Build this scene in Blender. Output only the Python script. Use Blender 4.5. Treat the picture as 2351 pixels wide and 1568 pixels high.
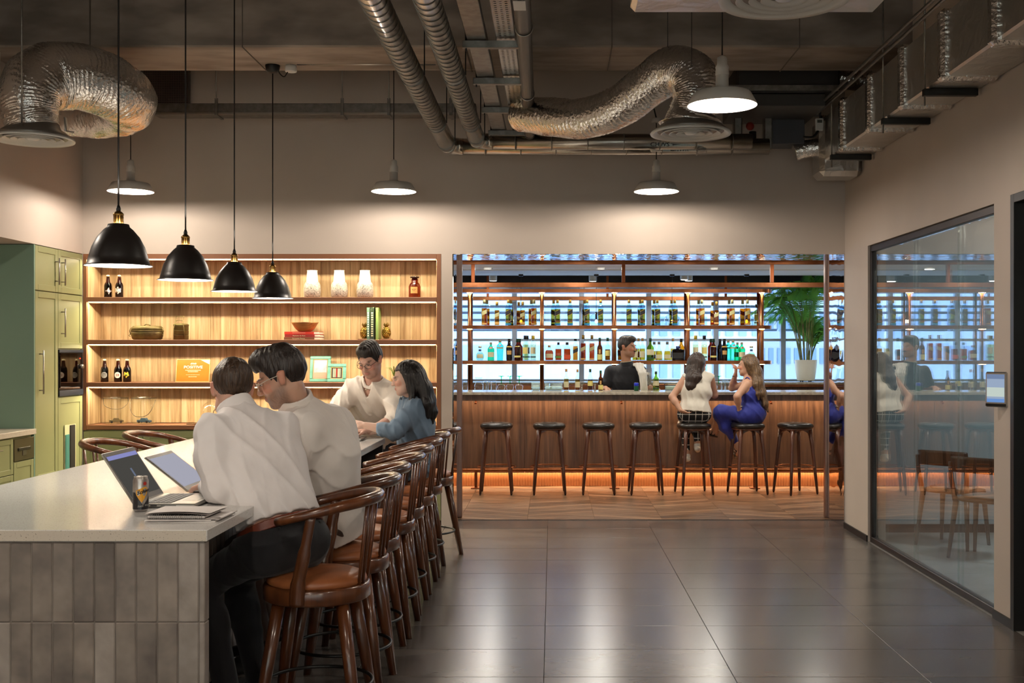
import bpy, bmesh, math, random
import numpy as np
from mathutils import Vector, Matrix, Euler

for _o in list(bpy.data.objects):
    bpy.data.objects.remove(_o, do_unlink=True)
SC = bpy.context.scene
COL = SC.collection
R = math.radians
rng = random.Random(7)

# ------------------------------------------------------------------ camera
F = 2600.0            # focal length in pixels of the 2351 px wide frame
CX, CY, H = 1268.0, 807.0, 1.54
cam_d = bpy.data.cameras.new('camera')
cam_d.sensor_width = 36.0
cam_d.lens = F / 2351 * 36.0
cam_d.shift_x = -(CX - 1175.5) / 2351
cam_d.shift_y = (CY - 784.0) / 2351
cam_d.clip_end = 600
cam = bpy.data.objects.new('camera', cam_d)
cam.location = (0, 0, H)
cam.rotation_euler = (R(90), 0, 0)
COL.objects.link(cam)
SC.camera = cam

# ------------------------------------------------------------------ world / exposure
w = bpy.data.worlds.new('sky')
SC.world = w
w.use_nodes = True
_bg = w.node_tree.nodes['Background']
_bg.inputs[0].default_value = (0.66, 0.82, 1.0, 1)
_bg.inputs[1].default_value = 5.2
SC.view_settings.view_transform = 'Standard'
SC.view_settings.look = 'None'
SC.view_settings.exposure = 0.35
SC.view_settings.gamma = 1.0
SC.view_settings.use_curve_mapping = False
try:
    SC.cycles.transparent_max_bounces = 16
    SC.cycles.max_bounces = 6
    SC.cycles.adaptive_threshold = .08
    SC.cycles.diffuse_bounces = 3
    SC.cycles.glossy_bounces = 4
    SC.cycles.sample_clamp_indirect = 4.0
    SC.cycles.caustics_reflective = False
    SC.cycles.caustics_refractive = False
except Exception:
    pass
LAMP = 29.0            # watts of one pendant bulb
LEDW = 17.0            # watts of one shelf light strip


def P(px, py, Y):
    """world point at depth Y seen at picture position (px, py)"""
    return Vector(((px - CX) * Y / F, Y, H - (py - CY) * Y / F))


def pxm(Y):
    return F / Y


# ------------------------------------------------------------------ mesh builder
class MB:
    def __init__(s):
        s.v, s.f, s.m, s.s = [], [], [], []
        s.M = None
        s.mi = 0

    def add(s, vs, fs, smooth=False, mat=None):
        b = len(s.v)
        if s.M is not None:
            vs = [s.M @ Vector(p) for p in vs]
        s.v.extend([tuple(p) for p in vs])
        s.f.extend([tuple(i + b for i in f) for f in fs])
        s.m.extend([s.mi if mat is None else mat] * len(fs))
        s.s.extend([smooth] * len(fs))
        return s

    def box(s, x0, x1, y0, y1, z0, z1, c=0.0, mat=None):
        if x0 > x1: x0, x1 = x1, x0
        if y0 > y1: y0, y1 = y1, y0
        if z0 > z1: z0, z1 = z1, z0
        c = min(c, (x1 - x0) * .45, (y1 - y0) * .45, (z1 - z0) * .45)
        if c <= 0:
            vs = [(x, y, z) for z in (z0, z1) for y in (y0, y1) for x in (x0, x1)]
            return s.add(vs, [(0, 2, 3, 1), (4, 5, 7, 6), (0, 1, 5, 4), (2, 6, 7, 3), (0, 4, 6, 2), (1, 3, 7, 5)], mat=mat)
        X, Y, Z = (x0, x1), (y0, y1), (z0, z1)
        vs, ix = [], {}
        for a in (0, 1):
            for b in (0, 1):
                for d in (0, 1):
                    sx, sy, sz = (c if a == 0 else -c), (c if b == 0 else -c), (c if d == 0 else -c)
                    for k, p in enumerate(((X[a], Y[b] + sy, Z[d] + sz), (X[a] + sx, Y[b], Z[d] + sz), (X[a] + sx, Y[b] + sy, Z[d]))):
                        ix[a, b, d, k] = len(vs)
                        vs.append(p)
        I = ix
        fs = []
        for a in (0, 1):
            q = [I[a, 0, 0, 0], I[a, 0, 1, 0], I[a, 1, 1, 0], I[a, 1, 0, 0]]
            fs.append(q if a == 0 else q[::-1])
            q = [I[0, a, 0, 1], I[1, a, 0, 1], I[1, a, 1, 1], I[0, a, 1, 1]]
            fs.append(q if a == 0 else q[::-1])
            q = [I[0, 0, a, 2], I[0, 1, a, 2], I[1, 1, a, 2], I[1, 0, a, 2]]
            fs.append(q if a == 0 else q[::-1])
        for a in (0, 1):
            for b in (0, 1):
                fs.append([I[a, b, 0, 0], I[a, b, 1, 0], I[a, b, 1, 1], I[a, b, 0, 1]])
                fs.append([I[a, 0, b, 0], I[a, 1, b, 0], I[a, 1, b, 2], I[a, 0, b, 2]])
                fs.append([I[0, a, b, 1], I[1, a, b, 1], I[1, a, b, 2], I[0, a, b, 2]])
        for a in (0, 1):
            for b in (0, 1):
                for d in (0, 1):
                    fs.append([I[a, b, d, 0], I[a, b, d, 1], I[a, b, d, 2]])
        # orient outwards
        cen = Vector(((x0 + x1) / 2, (y0 + y1) / 2, (z0 + z1) / 2))
        out = []
        for f in fs:
            p = [Vector(vs[i]) for i in f]
            n = (p[1] - p[0]).cross(p[2] - p[0])
            out.append(f if n.dot(sum(p, Vector()) / len(p) - cen) > 0 else f[::-1])
        return s.add(vs, out, mat=mat)

    def rings(s, rings, closed=False, cap=True, smooth=True, mat=None):
        n = len(rings[0])
        vs = [p for r in rings for p in r]
        fs = []
        m = len(rings)
        for i in range(m if closed else m - 1):
            a, b = i * n, ((i + 1) % m) * n
            for j in range(n):
                k = (j + 1) % n
                fs.append((a + j, a + k, b + k, b + j))
        s.add(vs, fs, smooth, mat)
        if cap and not closed:
            b0 = len(s.v) - len(vs)
            for f in (tuple(range(n))[::-1], tuple(range((m - 1) * n, m * n))):
                s.f.append(tuple(i + b0 for i in f))
                s.m.append(s.mi if mat is None else mat)
                s.s.append(False)
        return s

    def cyl(s, a, b, r, r2=None, n=16, cap=True, smooth=True, mat=None):
        return s.tube([a, b], [r, r if r2 is None else r2], n, cap=cap, smooth=smooth, mat=mat)

    def tube(s, pts, r, n=8, closed=False, cap=True, flat=1.0, up=None, smooth=True, mat=None):
        pts = [Vector(p) for p in pts]
        m = len(pts)
        rr = r if isinstance(r, (list, tuple)) else [r] * m
        T = []
        for i in range(m):
            if closed:
                t = pts[(i + 1) % m] - pts[i - 1]
            else:
                t = pts[min(i + 1, m - 1)] - pts[max(i - 1, 0)]
            T.append(t.normalized() if t.length > 1e-9 else Vector((0, 0, 1)))
        u = Vector(up) if up is not None else (Vector((0, 0, 1)) if abs(T[0].z) < .9 else Vector((1, 0, 0)))
        rings = []
        for i in range(m):
            if up is not None:
                u = Vector(up)
            u = (u - T[i] * u.dot(T[i]))
            u = u.normalized() if u.length > 1e-6 else T[i].orthogonal().normalized()
            v = T[i].cross(u)
            rings.append([pts[i] + (u * math.cos(2 * math.pi * j / n) * flat + v * math.sin(2 * math.pi * j / n)) * rr[i] for j in range(n)])
        return s.rings(rings, closed, cap, smooth, mat)

    def lathe(s, prof, n=24, c=(0, 0, 0), smooth=True, cap=True, mat=None):
        rings = [[(c[0] + r * math.cos(2 * math.pi * j / n), c[1] + r * math.sin(2 * math.pi * j / n), c[2] + z) for j in range(n)] for r, z in prof]
        return s.rings(rings, False, cap, smooth, mat)

    def loft(s, prof, n=20, c=(0, 0, 0), smooth=True, cap=True, mat=None):
        """prof: (z, rx, ry, exponent) superellipse sections"""
        rings = []
        for z, rx, ry, e in prof:
            rings.append([(c[0] + rx * sgnp(math.cos(2 * math.pi * (j + .5) / n), 2 / e), c[1] + ry * sgnp(math.sin(2 * math.pi * (j + .5) / n), 2 / e), c[2] + z) for j in range(n)])
        return s.rings(rings, False, cap, smooth, mat)

    def ball(s, c, r, nu=16, nv=10, mat=None):
        r = r if isinstance(r, (tuple, list)) else (r, r, r)
        prof = [(max(1e-4, math.sin(math.pi * i / nv)), -math.cos(math.pi * i / nv)) for i in range(nv + 1)]
        rings = [[(c[0] + p * r[0] * math.cos(2 * math.pi * j / nu), c[1] + p * r[1] * math.sin(2 * math.pi * j / nu), c[2] + z * r[2]) for j in range(nu)] for p, z in prof]
        return s.rings(rings, False, True, True, mat)

    def grid(s, fn, nu, nv, smooth=True, mat=None):
        vs = [fn(i / nu, j / nv) for i in range(nu + 1) for j in range(nv + 1)]
        fs = [(i * (nv + 1) + j, (i + 1) * (nv + 1) + j, (i + 1) * (nv + 1) + j + 1, i * (nv + 1) + j + 1) for i in range(nu) for j in range(nv)]
        return s.add(vs, fs, smooth, mat)

    def prism(s, poly, a, b, axis='z', mat=None, smooth=False):
        """extrude a 2d polygon; axis z: (x,y), axis y: (x,z), axis x: (y,z)"""
        def p3(p, t):
            return {'z': (p[0], p[1], t), 'y': (p[0], t, p[1]), 'x': (t, p[0], p[1])}[axis]
        n = len(poly)
        vs = [p3(p, a) for p in poly] + [p3(p, b) for p in poly]
        fs = [tuple(range(n))[::-1], tuple(range(n, 2 * n))] + [(i, (i + 1) % n, (i + 1) % n + n, i + n) for i in range(n)]
        s.add(vs, fs[:2], False, mat)
        base = len(s.v) - 2 * n
        for f in fs[2:]:
            s.f.append(tuple(i + base for i in f))
            s.m.append(s.mi if mat is None else mat)
            s.s.append(smooth)
        return s


def sgnp(x, e):
    return math.copysign(abs(x) ** e, x)


def mesh(name, mb):
    me = bpy.data.meshes.new(name)
    me.from_pydata(mb.v, [], mb.f)
    me.polygons.foreach_set('material_index', mb.m)
    me.polygons.foreach_set('use_smooth', mb.s)
    me.update()
    bm = bmesh.new()
    bm.from_mesh(me)
    bmesh.ops.recalc_face_normals(bm, faces=bm.faces)
    bm.to_mesh(me)
    bm.free()
    return me


def obj(name, mb, mats, parent=None, loc=(0, 0, 0), rot=(0, 0, 0), label=None, cat=None, group=None, kind=None, scale=None):
    me = mb if isinstance(mb, bpy.types.Mesh) else mesh(name, mb)
    if not isinstance(mats, (list, tuple)):
        mats = [mats]
    if not me.materials:
        for m in mats:
            me.materials.append(m)
    o = bpy.data.objects.new(name, me)
    COL.objects.link(o)
    o.location = loc
    o.rotation_euler = rot
    if scale is not None:
        o.scale = scale
    if parent is not None:
        o.parent = parent
    return tag(o, label, cat, group, kind)


def tag(o, label=None, cat=None, group=None, kind=None):
    if label: o['label'] = label
    if cat: o['category'] = cat
    if group: o['group'] = group
    if kind: o['kind'] = kind
    return o


def thing(name, label, cat, loc=(0, 0, 0), rotz=0.0, group=None, rot=None):
    o = bpy.data.objects.new(name, None)
    COL.objects.link(o)
    o.empty_display_size = .05
    o.location = loc
    o.rotation_euler = rot if rot else (0, 0, rotz)
    return tag(o, label, cat, group)


def copy_tree(o, parent=None):
    c = o.copy()
    COL.objects.link(c)
    c.parent = parent
    for ch in list(o.children):
        copy_tree(ch, c)
    return c


def dup(src, label, loc, rotz=0.0, group=None):
    c = copy_tree(src)
    c.location = loc
    c.rotation_euler = (0, 0, rotz)
    c['label'] = label
    if group: c['group'] = group
    return c


def boxobj(name, b, mats, parent=None, c=.003, **k):
    return obj(name, MB().box(*b, c=c), mats, parent, **k)


def glow_point(parent, loc, watts, col, r=.03):
    d = bpy.data.lights.new('bulb_light', 'POINT')
    d.energy = watts
    d.color = col
    d.shadow_soft_size = r
    o = bpy.data.objects.new('bulb_light', d)
    COL.objects.link(o)
    o.parent = parent
    o.location = loc
    return o


def glow_area(parent, loc, sx_, sy_, watts, col, rot=(0, 0, 0), disk=False):
    """area lamp shining towards its local -z"""
    d = bpy.data.lights.new('strip_light', 'AREA')
    d.shape = 'DISK' if disk else 'RECTANGLE'
    d.size = sx_
    d.size_y = sy_
    d.energy = watts
    d.color = col
    o = bpy.data.objects.new('strip_light', d)
    COL.objects.link(o)
    o.parent = parent
    o.location = loc
    o.rotation_euler = rot
    return o


def bulb_mat(name, col, strength):
    """clear lit bulb: lets its own lamp shine through"""
    m, nt, out = newmat(name)
    e = nd(nt, 'Emission', {'Color': tuple(col[:3]) + (1,), 'Strength': strength})
    t = nd(nt, 'BsdfTransparent')
    a = nd(nt, 'AddShader', {0: e.outputs[0], 1: t.outputs[0]})
    nt.links.new(a.outputs[0], out.inputs[0])
    return m


def smoothpath(pts, n=8, closed=False):
    """Catmull-Rom through the points"""
    pts = [Vector(p) for p in pts]
    m = len(pts)
    out = []
    for i in range(m if closed else m - 1):
        if closed:
            p0, p1, p2, p3 = pts[i - 1], pts[i], pts[(i + 1) % m], pts[(i + 2) % m]
        else:
            p0, p1, p2, p3 = pts[max(i - 1, 0)], pts[i], pts[i + 1], pts[min(i + 2, m - 1)]
        for k in range(n):
            t = k / n
            out.append(.5 * ((2 * p1) + (p2 - p0) * t + (2 * p0 - 5 * p1 + 4 * p2 - p3) * t * t + (3 * p1 - p0 - 3 * p2 + p3) * t ** 3))
    if not closed:
        out.append(pts[-1])
    return out


def text_mb(s, size, depth=.0004, font_shear=0.0, align='CENTER', bold=0.0, fn=None, width=None):
    """built-in font letters as a mesh in the xz plane facing -y"""
    cu = bpy.data.curves.new('t', 'FONT')
    cu.body = s
    cu.size = size
    cu.align_x = align
    cu.align_y = 'CENTER'
    cu.shear = font_shear
    cu.offset = bold
    cu.resolution_u = 3
    cu.extrude = depth
    o = bpy.data.objects.new('t', cu)
    COL.objects.link(o)
    dg = bpy.context.evaluated_depsgraph_get()
    me = bpy.data.meshes.new_from_object(o.evaluated_get(dg))
    mb = MB()
    vs = [(v.co.x, -v.co.z, v.co.y) for v in me.vertices]
    if width and vs:
        xs = [v[0] for v in vs]
        k = width / max(1e-6, max(xs) - min(xs))
        vs = [(v[0] * k, v[1], v[2]) for v in vs]
    if fn:
        vs = [fn(*v) for v in vs]
    mb.add(vs, [tuple(p.vertices) for p in me.polygons])
    bpy.data.objects.remove(o, do_unlink=True)
    bpy.data.curves.remove(cu)
    bpy.data.meshes.remove(me)
    return mb


# ------------------------------------------------------------------ materials
def lin(c):
    if isinstance(c, str):
        c = c.lstrip('#')
        c = [int(c[i:i + 2], 16) / 255 for i in (0, 2, 4)]
    return tuple(x / 12.92 if x <= .04045 else ((x + .055) / 1.055) ** 2.4 for x in c[:3]) + (1.0,)


def newmat(name):
    m = bpy.data.materials.new(name)
    m.use_nodes = True
    nt = m.node_tree
    nt.nodes.clear()
    out = nt.nodes.new('ShaderNodeOutputMaterial')
    return m, nt, out


def nd(nt, t, ins=None, **props):
    n = nt.nodes.new('ShaderNode' + t)
    for k, v in props.items():
        setattr(n, k, v)
    for k, v in (ins or {}).items():
        sock = n.inputs[k]
        if isinstance(v, bpy.types.NodeSocket):
            nt.links.new(v, sock)
        else:
            sock.default_value = v
    return n


def coords(nt, scale=(1, 1, 1), rand=False, rot=(0, 0, 0), gen='Object'):
    tc = nd(nt, 'TexCoord')
    v = tc.outputs[gen]
    if rand:
        oi = nd(nt, 'ObjectInfo')
        mul = nd(nt, 'Math', {0: oi.outputs['Random'], 1: 37.0}, operation='MULTIPLY')
        add = nd(nt, 'VectorMath', {0: v, 1: mul.outputs[0]}, operation='ADD')
        v = add.outputs[0]
    mp = nd(nt, 'Mapping', {'Vector': v, 'Scale': scale, 'Rotation': rot})
    return mp.outputs[0]


def ramp(nt, fac, stops):
    r = nd(nt, 'ValToRGB', {'Fac': fac})
    e = r.color_ramp.elements
    while len(e) < len(stops):
        e.new(0.5)
    for i, (p, c) in enumerate(stops):
        e[i].position = p
        e[i].color = c
    return r.outputs[0]


def pbr(name, col, rough=.5, metal=0.0, bump=None, var=None, rand=0.0, coat=0.0, spec=.5, scale=(1, 1, 1), roughvar=0.0, sheen=0.0):
    """bump (scale, strength[, distance]); var (scale, colour2[, lo, hi]); rand: per-object brightness spread"""
    m, nt, out = newmat(name)
    b = nd(nt, 'BsdfPrincipled', {'Roughness': rough, 'Metallic': metal})
    b.inputs['Specular IOR Level'].default_value = spec
    if coat:
        b.inputs['Coat Weight'].default_value = coat
        b.inputs['Coat Roughness'].default_value = .08
    if sheen:
        b.inputs['Sheen Weight'].default_value = sheen
    c = lin(col)
    csock = None
    co = coords(nt, scale, rand=rand > 0) if (bump or var or roughvar) else None
    if var:
        n = nd(nt, 'TexNoise', {'Vector': co, 'Scale': var[0], 'Detail': 3.0, 'Roughness': .55})
        lo, hi = (var[2], var[3]) if len(var) > 3 else (.35, .65)
        csock = ramp(nt, n.outputs[0], [(lo, c), (hi, lin(var[1]))])
    if rand:
        oi = nd(nt, 'ObjectInfo')
        v = nd(nt, 'MapRange', {0: oi.outputs['Random'], 3: 1 - rand, 4: 1 + rand})
        hsv = nd(nt, 'HueSaturation', {'Value': v.outputs[0]})
        if csock is None:
            hsv.inputs['Color'].default_value = c
        else:
            nt.links.new(csock, hsv.inputs['Color'])
        csock = hsv.outputs[0]
    if csock is not None:
        nt.links.new(csock, b.inputs['Base Color'])
    else:
        b.inputs['Base Color'].default_value = c
    if roughvar:
        n = nd(nt, 'TexNoise', {'Vector': co, 'Scale': 6.0, 'Detail': 4.0})
        mr = nd(nt, 'MapRange', {0: n.outputs[0], 1: .3, 2: .7, 3: max(.02, rough - roughvar), 4: rough + roughvar})
        nt.links.new(mr.outputs[0], b.inputs['Roughness'])
    if bump:
        n = nd(nt, 'TexNoise', {'Vector': co, 'Scale': bump[0], 'Detail': 4.0})
        bp = nd(nt, 'Bump', {'Height': n.outputs[0], 'Strength': bump[1], 'Distance': bump[2] if len(bump) > 2 else .01})
        nt.links.new(bp.outputs[0], b.inputs['Normal'])
    nt.links.new(b.outputs[0], out.inputs[0])
    return m


def wood(name, c1, c2, c3=None, axis='z', rough=.4, sc=1.0, rand=True, bump=.15, coat=0.0, spread=.12):
    m, nt, out = newmat(name)
    k = {'x': (1.2, 22, 22), 'y': (22, 1.2, 22), 'z': (22, 22, 1.2)}[axis]
    co = coords(nt, tuple(i * sc for i in k), rand=rand)
    n = nd(nt, 'TexNoise', {'Vector': co, 'Scale': 1.0, 'Detail': 7.0, 'Roughness': .62, 'Distortion': .6})
    stops = [(.32, lin(c1)), (.62, lin(c2))] if c3 is None else [(.3, lin(c1)), (.5, lin(c2)), (.68, lin(c3))]
    c = ramp(nt, n.outputs[0], stops)
    oi = nd(nt, 'ObjectInfo')
    v = nd(nt, 'MapRange', {0: oi.outputs['Random'], 3: 1 - spread, 4: 1 + spread})
    hsv = nd(nt, 'HueSaturation', {'Value': v.outputs[0], 'Color': c})
    b = nd(nt, 'BsdfPrincipled', {'Base Color': hsv.outputs[0], 'Roughness': rough})
    if coat:
        b.inputs['Coat Weight'].default_value = coat
        b.inputs['Coat Roughness'].default_value = .12
    if bump:
        bp = nd(nt, 'Bump', {'Height': n.outputs[0], 'Strength': bump, 'Distance': .004})
        nt.links.new(bp.outputs[0], b.inputs['Normal'])
    nt.links.new(b.outputs[0], out.inputs[0])
    return m


def glassy(name, tint, refl_rough=.02, ior=1.5, boost=1.0, alpha=0.0):
    """see-through glass: tinted straight transmission plus Fresnel reflection"""
    m, nt, out = newmat(name)
    t = nd(nt, 'BsdfTransparent', {'Color': tuple(tint) + (1,) if len(tint) == 3 else tint})
    g = nd(nt, 'BsdfGlossy', {'Roughness': refl_rough, 'Color': (1, 1, 1, 1)})
    ge = nd(nt, 'NewGeometry')
    io = nd(nt, 'MapRange', {0: ge.outputs['Backfacing'], 3: ior, 4: 1 / ior})
    fr = nd(nt, 'Fresnel', {'IOR': io.outputs[0]})
    fac = fr.outputs[0]
    if boost != 1.0:
        fac = nd(nt, 'Math', {0: fac, 1: boost}, operation='MULTIPLY', use_clamp=True).outputs[0]
    mx = nd(nt, 'MixShader', {0: fac, 1: t.outputs[0], 2: g.outputs[0]})
    nt.links.new(mx.outputs[0], out.inputs[0])
    return m


def emit(name, col, strength):
    m, nt, out = newmat(name)
    e = nd(nt, 'Emission', {'Color': tuple(col[:3]) + (1,), 'Strength': strength})
    nt.links.new(e.outputs[0], out.inputs[0])
    return m


def foil(name, base='#b9b4ac', rough=.22, scale=26.0, strength=.9, stretch=(1, 1, 1), dist=.02, second=True):
    m, nt, out = newmat(name)
    co = coords(nt, stretch)
    n1 = nd(nt, 'TexNoise', {'Vector': co, 'Scale': scale, 'Detail': 3.0, 'Distortion': 1.2})
    vor = nd(nt, 'TexVoronoi', {'Vector': co, 'Scale': scale * .8}, feature='F1')
    mixv = nd(nt, 'Math', {0: n1.outputs[0], 1: vor.outputs[0]}, operation='ADD')
    bp = nd(nt, 'Bump', {'Height': mixv.outputs[0], 'Strength': strength, 'Distance': dist})
    b = nd(nt, 'BsdfPrincipled', {'Base Color': lin(base), 'Metallic': 1.0, 'Roughness': rough, 'Normal': bp.outputs[0]})
    nt.links.new(b.outputs[0], out.inputs[0])
    return m
M = {}
M['wall'] = pbr('greige_paint', '#c9bcb0', .75, bump=(90, .03), var=(1.2, '#c3b6aa'))
M['wall_bar'] = pbr('bar_white_paint', '#ece8e0', .7)
M['concrete'] = pbr('raw_concrete', '#8f857c', .8, bump=(30, .25, .01), var=(2.2, '#6f655d', .3, .7), scale=(1, 1, 1))
M['beam'] = pbr('beam_concrete', '#a4978b', .85, bump=(14, .3, .01), var=(5, '#7d7268', .38, .66), scale=(.35, 1, 1))
M['tile_grey'] = pbr('stone_floor_tile', '#6c645d', .23, var=(2.6, '#554e49', .3, .7), rand=.03, scale=(.7, 1.6, 1), spec=.8)
M['grout'] = pbr('grout', '#4a4541', .8)
M['grey_floor'] = pbr('grey_floor_room', '#a9a7a2', .3, var=(3, '#8f8d88'))
M['plank'] = wood('floor_oak', '#4e3a2c', '#7d6048', '#94755a', axis='x', rough=.38, sc=.9, spread=.42)
M['black'] = pbr('black_metal', '#0d0c0b', .45)
M['blackgloss'] = pbr('black_gloss', '#0b0a0a', .12)
M['frame_dark'] = pbr('dark_bronze_frame', '#2c2523', .35, metal=.6)
M['trim_brown'] = pbr('brown_metal_trim', '#8a6c60', .3, metal=.8)
M['pane'] = glassy('partition_glass', (.88, .93, .92), 0.0, 1.5, 1.55)
M['winpane'] = glassy('window_glass', (.86, .93, .97), 0.0, 1.45)
M['alu'] = pbr('grey_mullion', '#8a94a4', .4, metal=.2)
M['louver'] = pbr('blue_grey_louver', '#9db6da', .5)
M['green'] = pbr('sage_green_lacquer', '#93966a', .42, var=(1.5, '#8d9065'))
M['green_teal'] = pbr('teal_green_lacquer', '#7f9c88', .45)
M['walnut_frame'] = pbr('brown_veneer_edge', '#8a5a3c', .5, bump=(60, .03))
M['board'] = wood('ash_veneer', '#98774f', '#caac80', '#e0c8a0', axis='z', rough=.5, sc=1.0, spread=.10, bump=.03)
M['steel'] = pbr('brushed_steel', '#a8a29a', .3, metal=1.0)
M['galv'] = pbr('galvanised_steel', '#8d8a84', .36, metal=.9, var=(20, '#77736d'))
M['galv_shiny'] = pbr('spiral_duct_steel', '#b0aca4', .25, metal=1.0, bump=(40, .06))
M['foil'] = foil('crinkled_foil', '#e9e7e3', .13, 60, .4, dist=.008)
M['foil_flat'] = foil('duct_foil', '#cfccc6', .36, 9, .4, dist=.02)
M['white_plastic'] = pbr('white_enamel', '#dcdad4', .35)
M['lamp_white'] = pbr('lamp_white_enamel', '#d3cdc4', .4)
M['lamp_black'] = pbr('lamp_black_enamel', '#1d1917', .38)
M['lamp_inner'] = pbr('lamp_inner_white', '#f4efe6', .5)
M['brass'] = pbr('aged_brass', '#8e6b38', .32, metal=1.0)
M['copper'] = pbr('brushed_copper', '#9c6544', .32, metal=1.0, bump=(35, .05), var=(6, '#7d4c30'))
M['copper_dark'] = pbr('dark_copper', '#7d4527', .35, metal=.85)
M['cord'] = pbr('black_cord', '#17120f', .6)
M['bulb'] = bulb_mat('bulb_glow', (1.0, .85, .69), 6.0)
M['bulb_isl'] = bulb_mat('island_bulb_glow', (1.0, .88, .70), 6.0)
M['led'] = emit('shelf_led', (1.0, .86, .62), 6.0)
M['led_bar'] = emit('bar_led', (1.0, .64, .34), 4.0)
M['downlight'] = emit('downlight_glow', (1.0, .93, .82), 6.0)
M['spotglow'] = emit('post_spot_glow', (1.0, .80, .42), 45.0)


def polished(name, base, sc, strength, rough=.03):
    m, nt, out = newmat(name)
    co = coords(nt, (1, 1, 1))
    n = nd(nt, 'TexNoise', {'Vector': co, 'Scale': sc, 'Detail': 1.0, 'Distortion': .8})
    bp = nd(nt, 'Bump', {'Height': n.outputs[0], 'Strength': strength, 'Distance': .02})
    b = nd(nt, 'BsdfPrincipled', {'Base Color': lin(base), 'Metallic': 1.0, 'Roughness': rough, 'Normal': bp.outputs[0]})
    nt.links.new(b.outputs[0], out.inputs[0])
    return m


M['mirror'] = polished('rippled_polished_steel', '#c9c6c6', 9.0, .22)

M['blind'], _nt, _out = newmat('light_warming_blind')  # cloth of the added blinds, tinted to warm the window light
_t1 = nd(_nt, 'BsdfTranslucent', {'Color': (.98, .84, .70, 1)})
_t2 = nd(_nt, 'BsdfDiffuse', {'Color': (.8, .74, .66, 1)})
_ms = nd(_nt, 'MixShader', {0: .15, 1: _t1.outputs[0], 2: _t2.outputs[0]})
_nt.links.new(_ms.outputs[0], _out.inputs[0])

XL, XR, YB, ZC = -4.10, 2.555, 9.89, 4.50
ZO = 2.392            # head height of shelves, opening and glass front


def struct(name, mb, mats, parent=None, **k):
    return obj(name, mb, mats, parent, kind='structure', **k)


# ---- floor
floor = struct('floor', MB().box(-5.2, 2.70, -3.2, 10.36, -.2, -.012), M['grout'])
_tm = mesh('floor_tile', MB().box(-.449, .449, -.249, .249, -.012, 0, c=.0015))
_tm.materials.append(M['tile_grey'])
for j in range(-12, 15):
    for i in range(-5, 2):
        x0 = -.04 + .9 * i
        yc = 3.36 + .5 * j - .25
        o = bpy.data.objects.new('floor_tile', _tm)
        COL.objects.link(o)
        o.parent = floor
        o.location = (x0 + .45, yc, 0)
        o.rotation_euler = (rng.uniform(-1, 1) * .0006, rng.uniform(-1, 1) * .0006, 0)
_tm2 = mesh('floor_tile', MB().box(1.761, 2.554, -.249, .249, -.012, 0, c=.0015))
_tm2.materials.append(M['tile_grey'])
for j in range(-12, 15):
    o = bpy.data.objects.new('floor_tile', _tm2)
    COL.objects.link(o)
    o.parent = floor
    o.location = (0, 3.36 + .5 * j - .25, 0)
bfloor = struct('floor_bar', MB().box(-3.2, 6.2, 10.36, 17.0, -.2, -.016), M['grout'])
cw, pit = .62, .125
for sgn in (1, -1):
    dz = cw * .42 * sgn
    me = mesh('floor_plank', MB().prism([(-cw / 2 + .001, -dz / 2 + .002), (cw / 2 - .001, dz / 2 + .002), (cw / 2 - .001, dz / 2 + pit - .003), (-cw / 2 + .001, -dz / 2 + pit - .003)], -.016, -.003))
    me.materials.append(M['plank'])
    for c in range(12):
        if (c % 2 == 0) != (sgn > 0):
            continue
        for r in range(24):
            o = bpy.data.objects.new('floor_plank', me)
            COL.objects.link(o)
            o.parent = bfloor
            o.location = (-2.4 + cw * c, 10.12 + pit * r, 0)
struct('trim_1', MB().box(-.90, 2.56, 10.345, 10.365, -.01, .003, c=.001), M['frame_dark'])

# ---- walls
wb = MB()
wb.box(-4.9, 2.70, YB, 10.30, ZO, ZC)
wb.box(-4.9, XL, YB, 10.30, 0, ZO)
wb.box(-.97, -.872, YB, 10.56, 0, ZO)
wb.box(-.97, 2.70, 10.30, 10.56, ZO + .006, ZC)
wb.box(-4.9, -.97, 10.26, 10.56, 0, ZC)
struct('wall_back', wb, M['wall'])
wr = MB()
wr.box(2.561, 2.70, 9.17, 10.56, 0, ZC)
wr.box(2.555, 2.561, 9.17, YB + .004, 0, ZC)
wr.box(2.555, 2.70, 6.55, 9.17, ZO + .003, ZC)
wr.box(2.555, 2.70, 6.285, 6.55, 0, ZC)
wr.box(2.555, 2.70, 5.25, 6.285, 2.41, ZC)
wr.box(2.555, 2.70, -3.2, 5.25, 0, ZC)
struct('wall_right', wr, M['wall'])
wl = MB()
wl.box(-4.9, XL, -3.2, YB, ZO, ZC)
wl.box(-4.95, -4.76, -3.2, YB, 0, ZO)
struct('wall_left', wl, M['wall'])
struct('wall_rear', MB().box(-4.9, 2.7, -3.35, -3.2, 0, .55).box(-4.9, 2.7, -3.35, -3.2, 3.1, ZC).box(-4.9, -3.6, -3.35, -3.2, .55, 3.1).box(2.3, 2.7, -3.35, -3.2, .55, 3.1), M['wall'])
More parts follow.
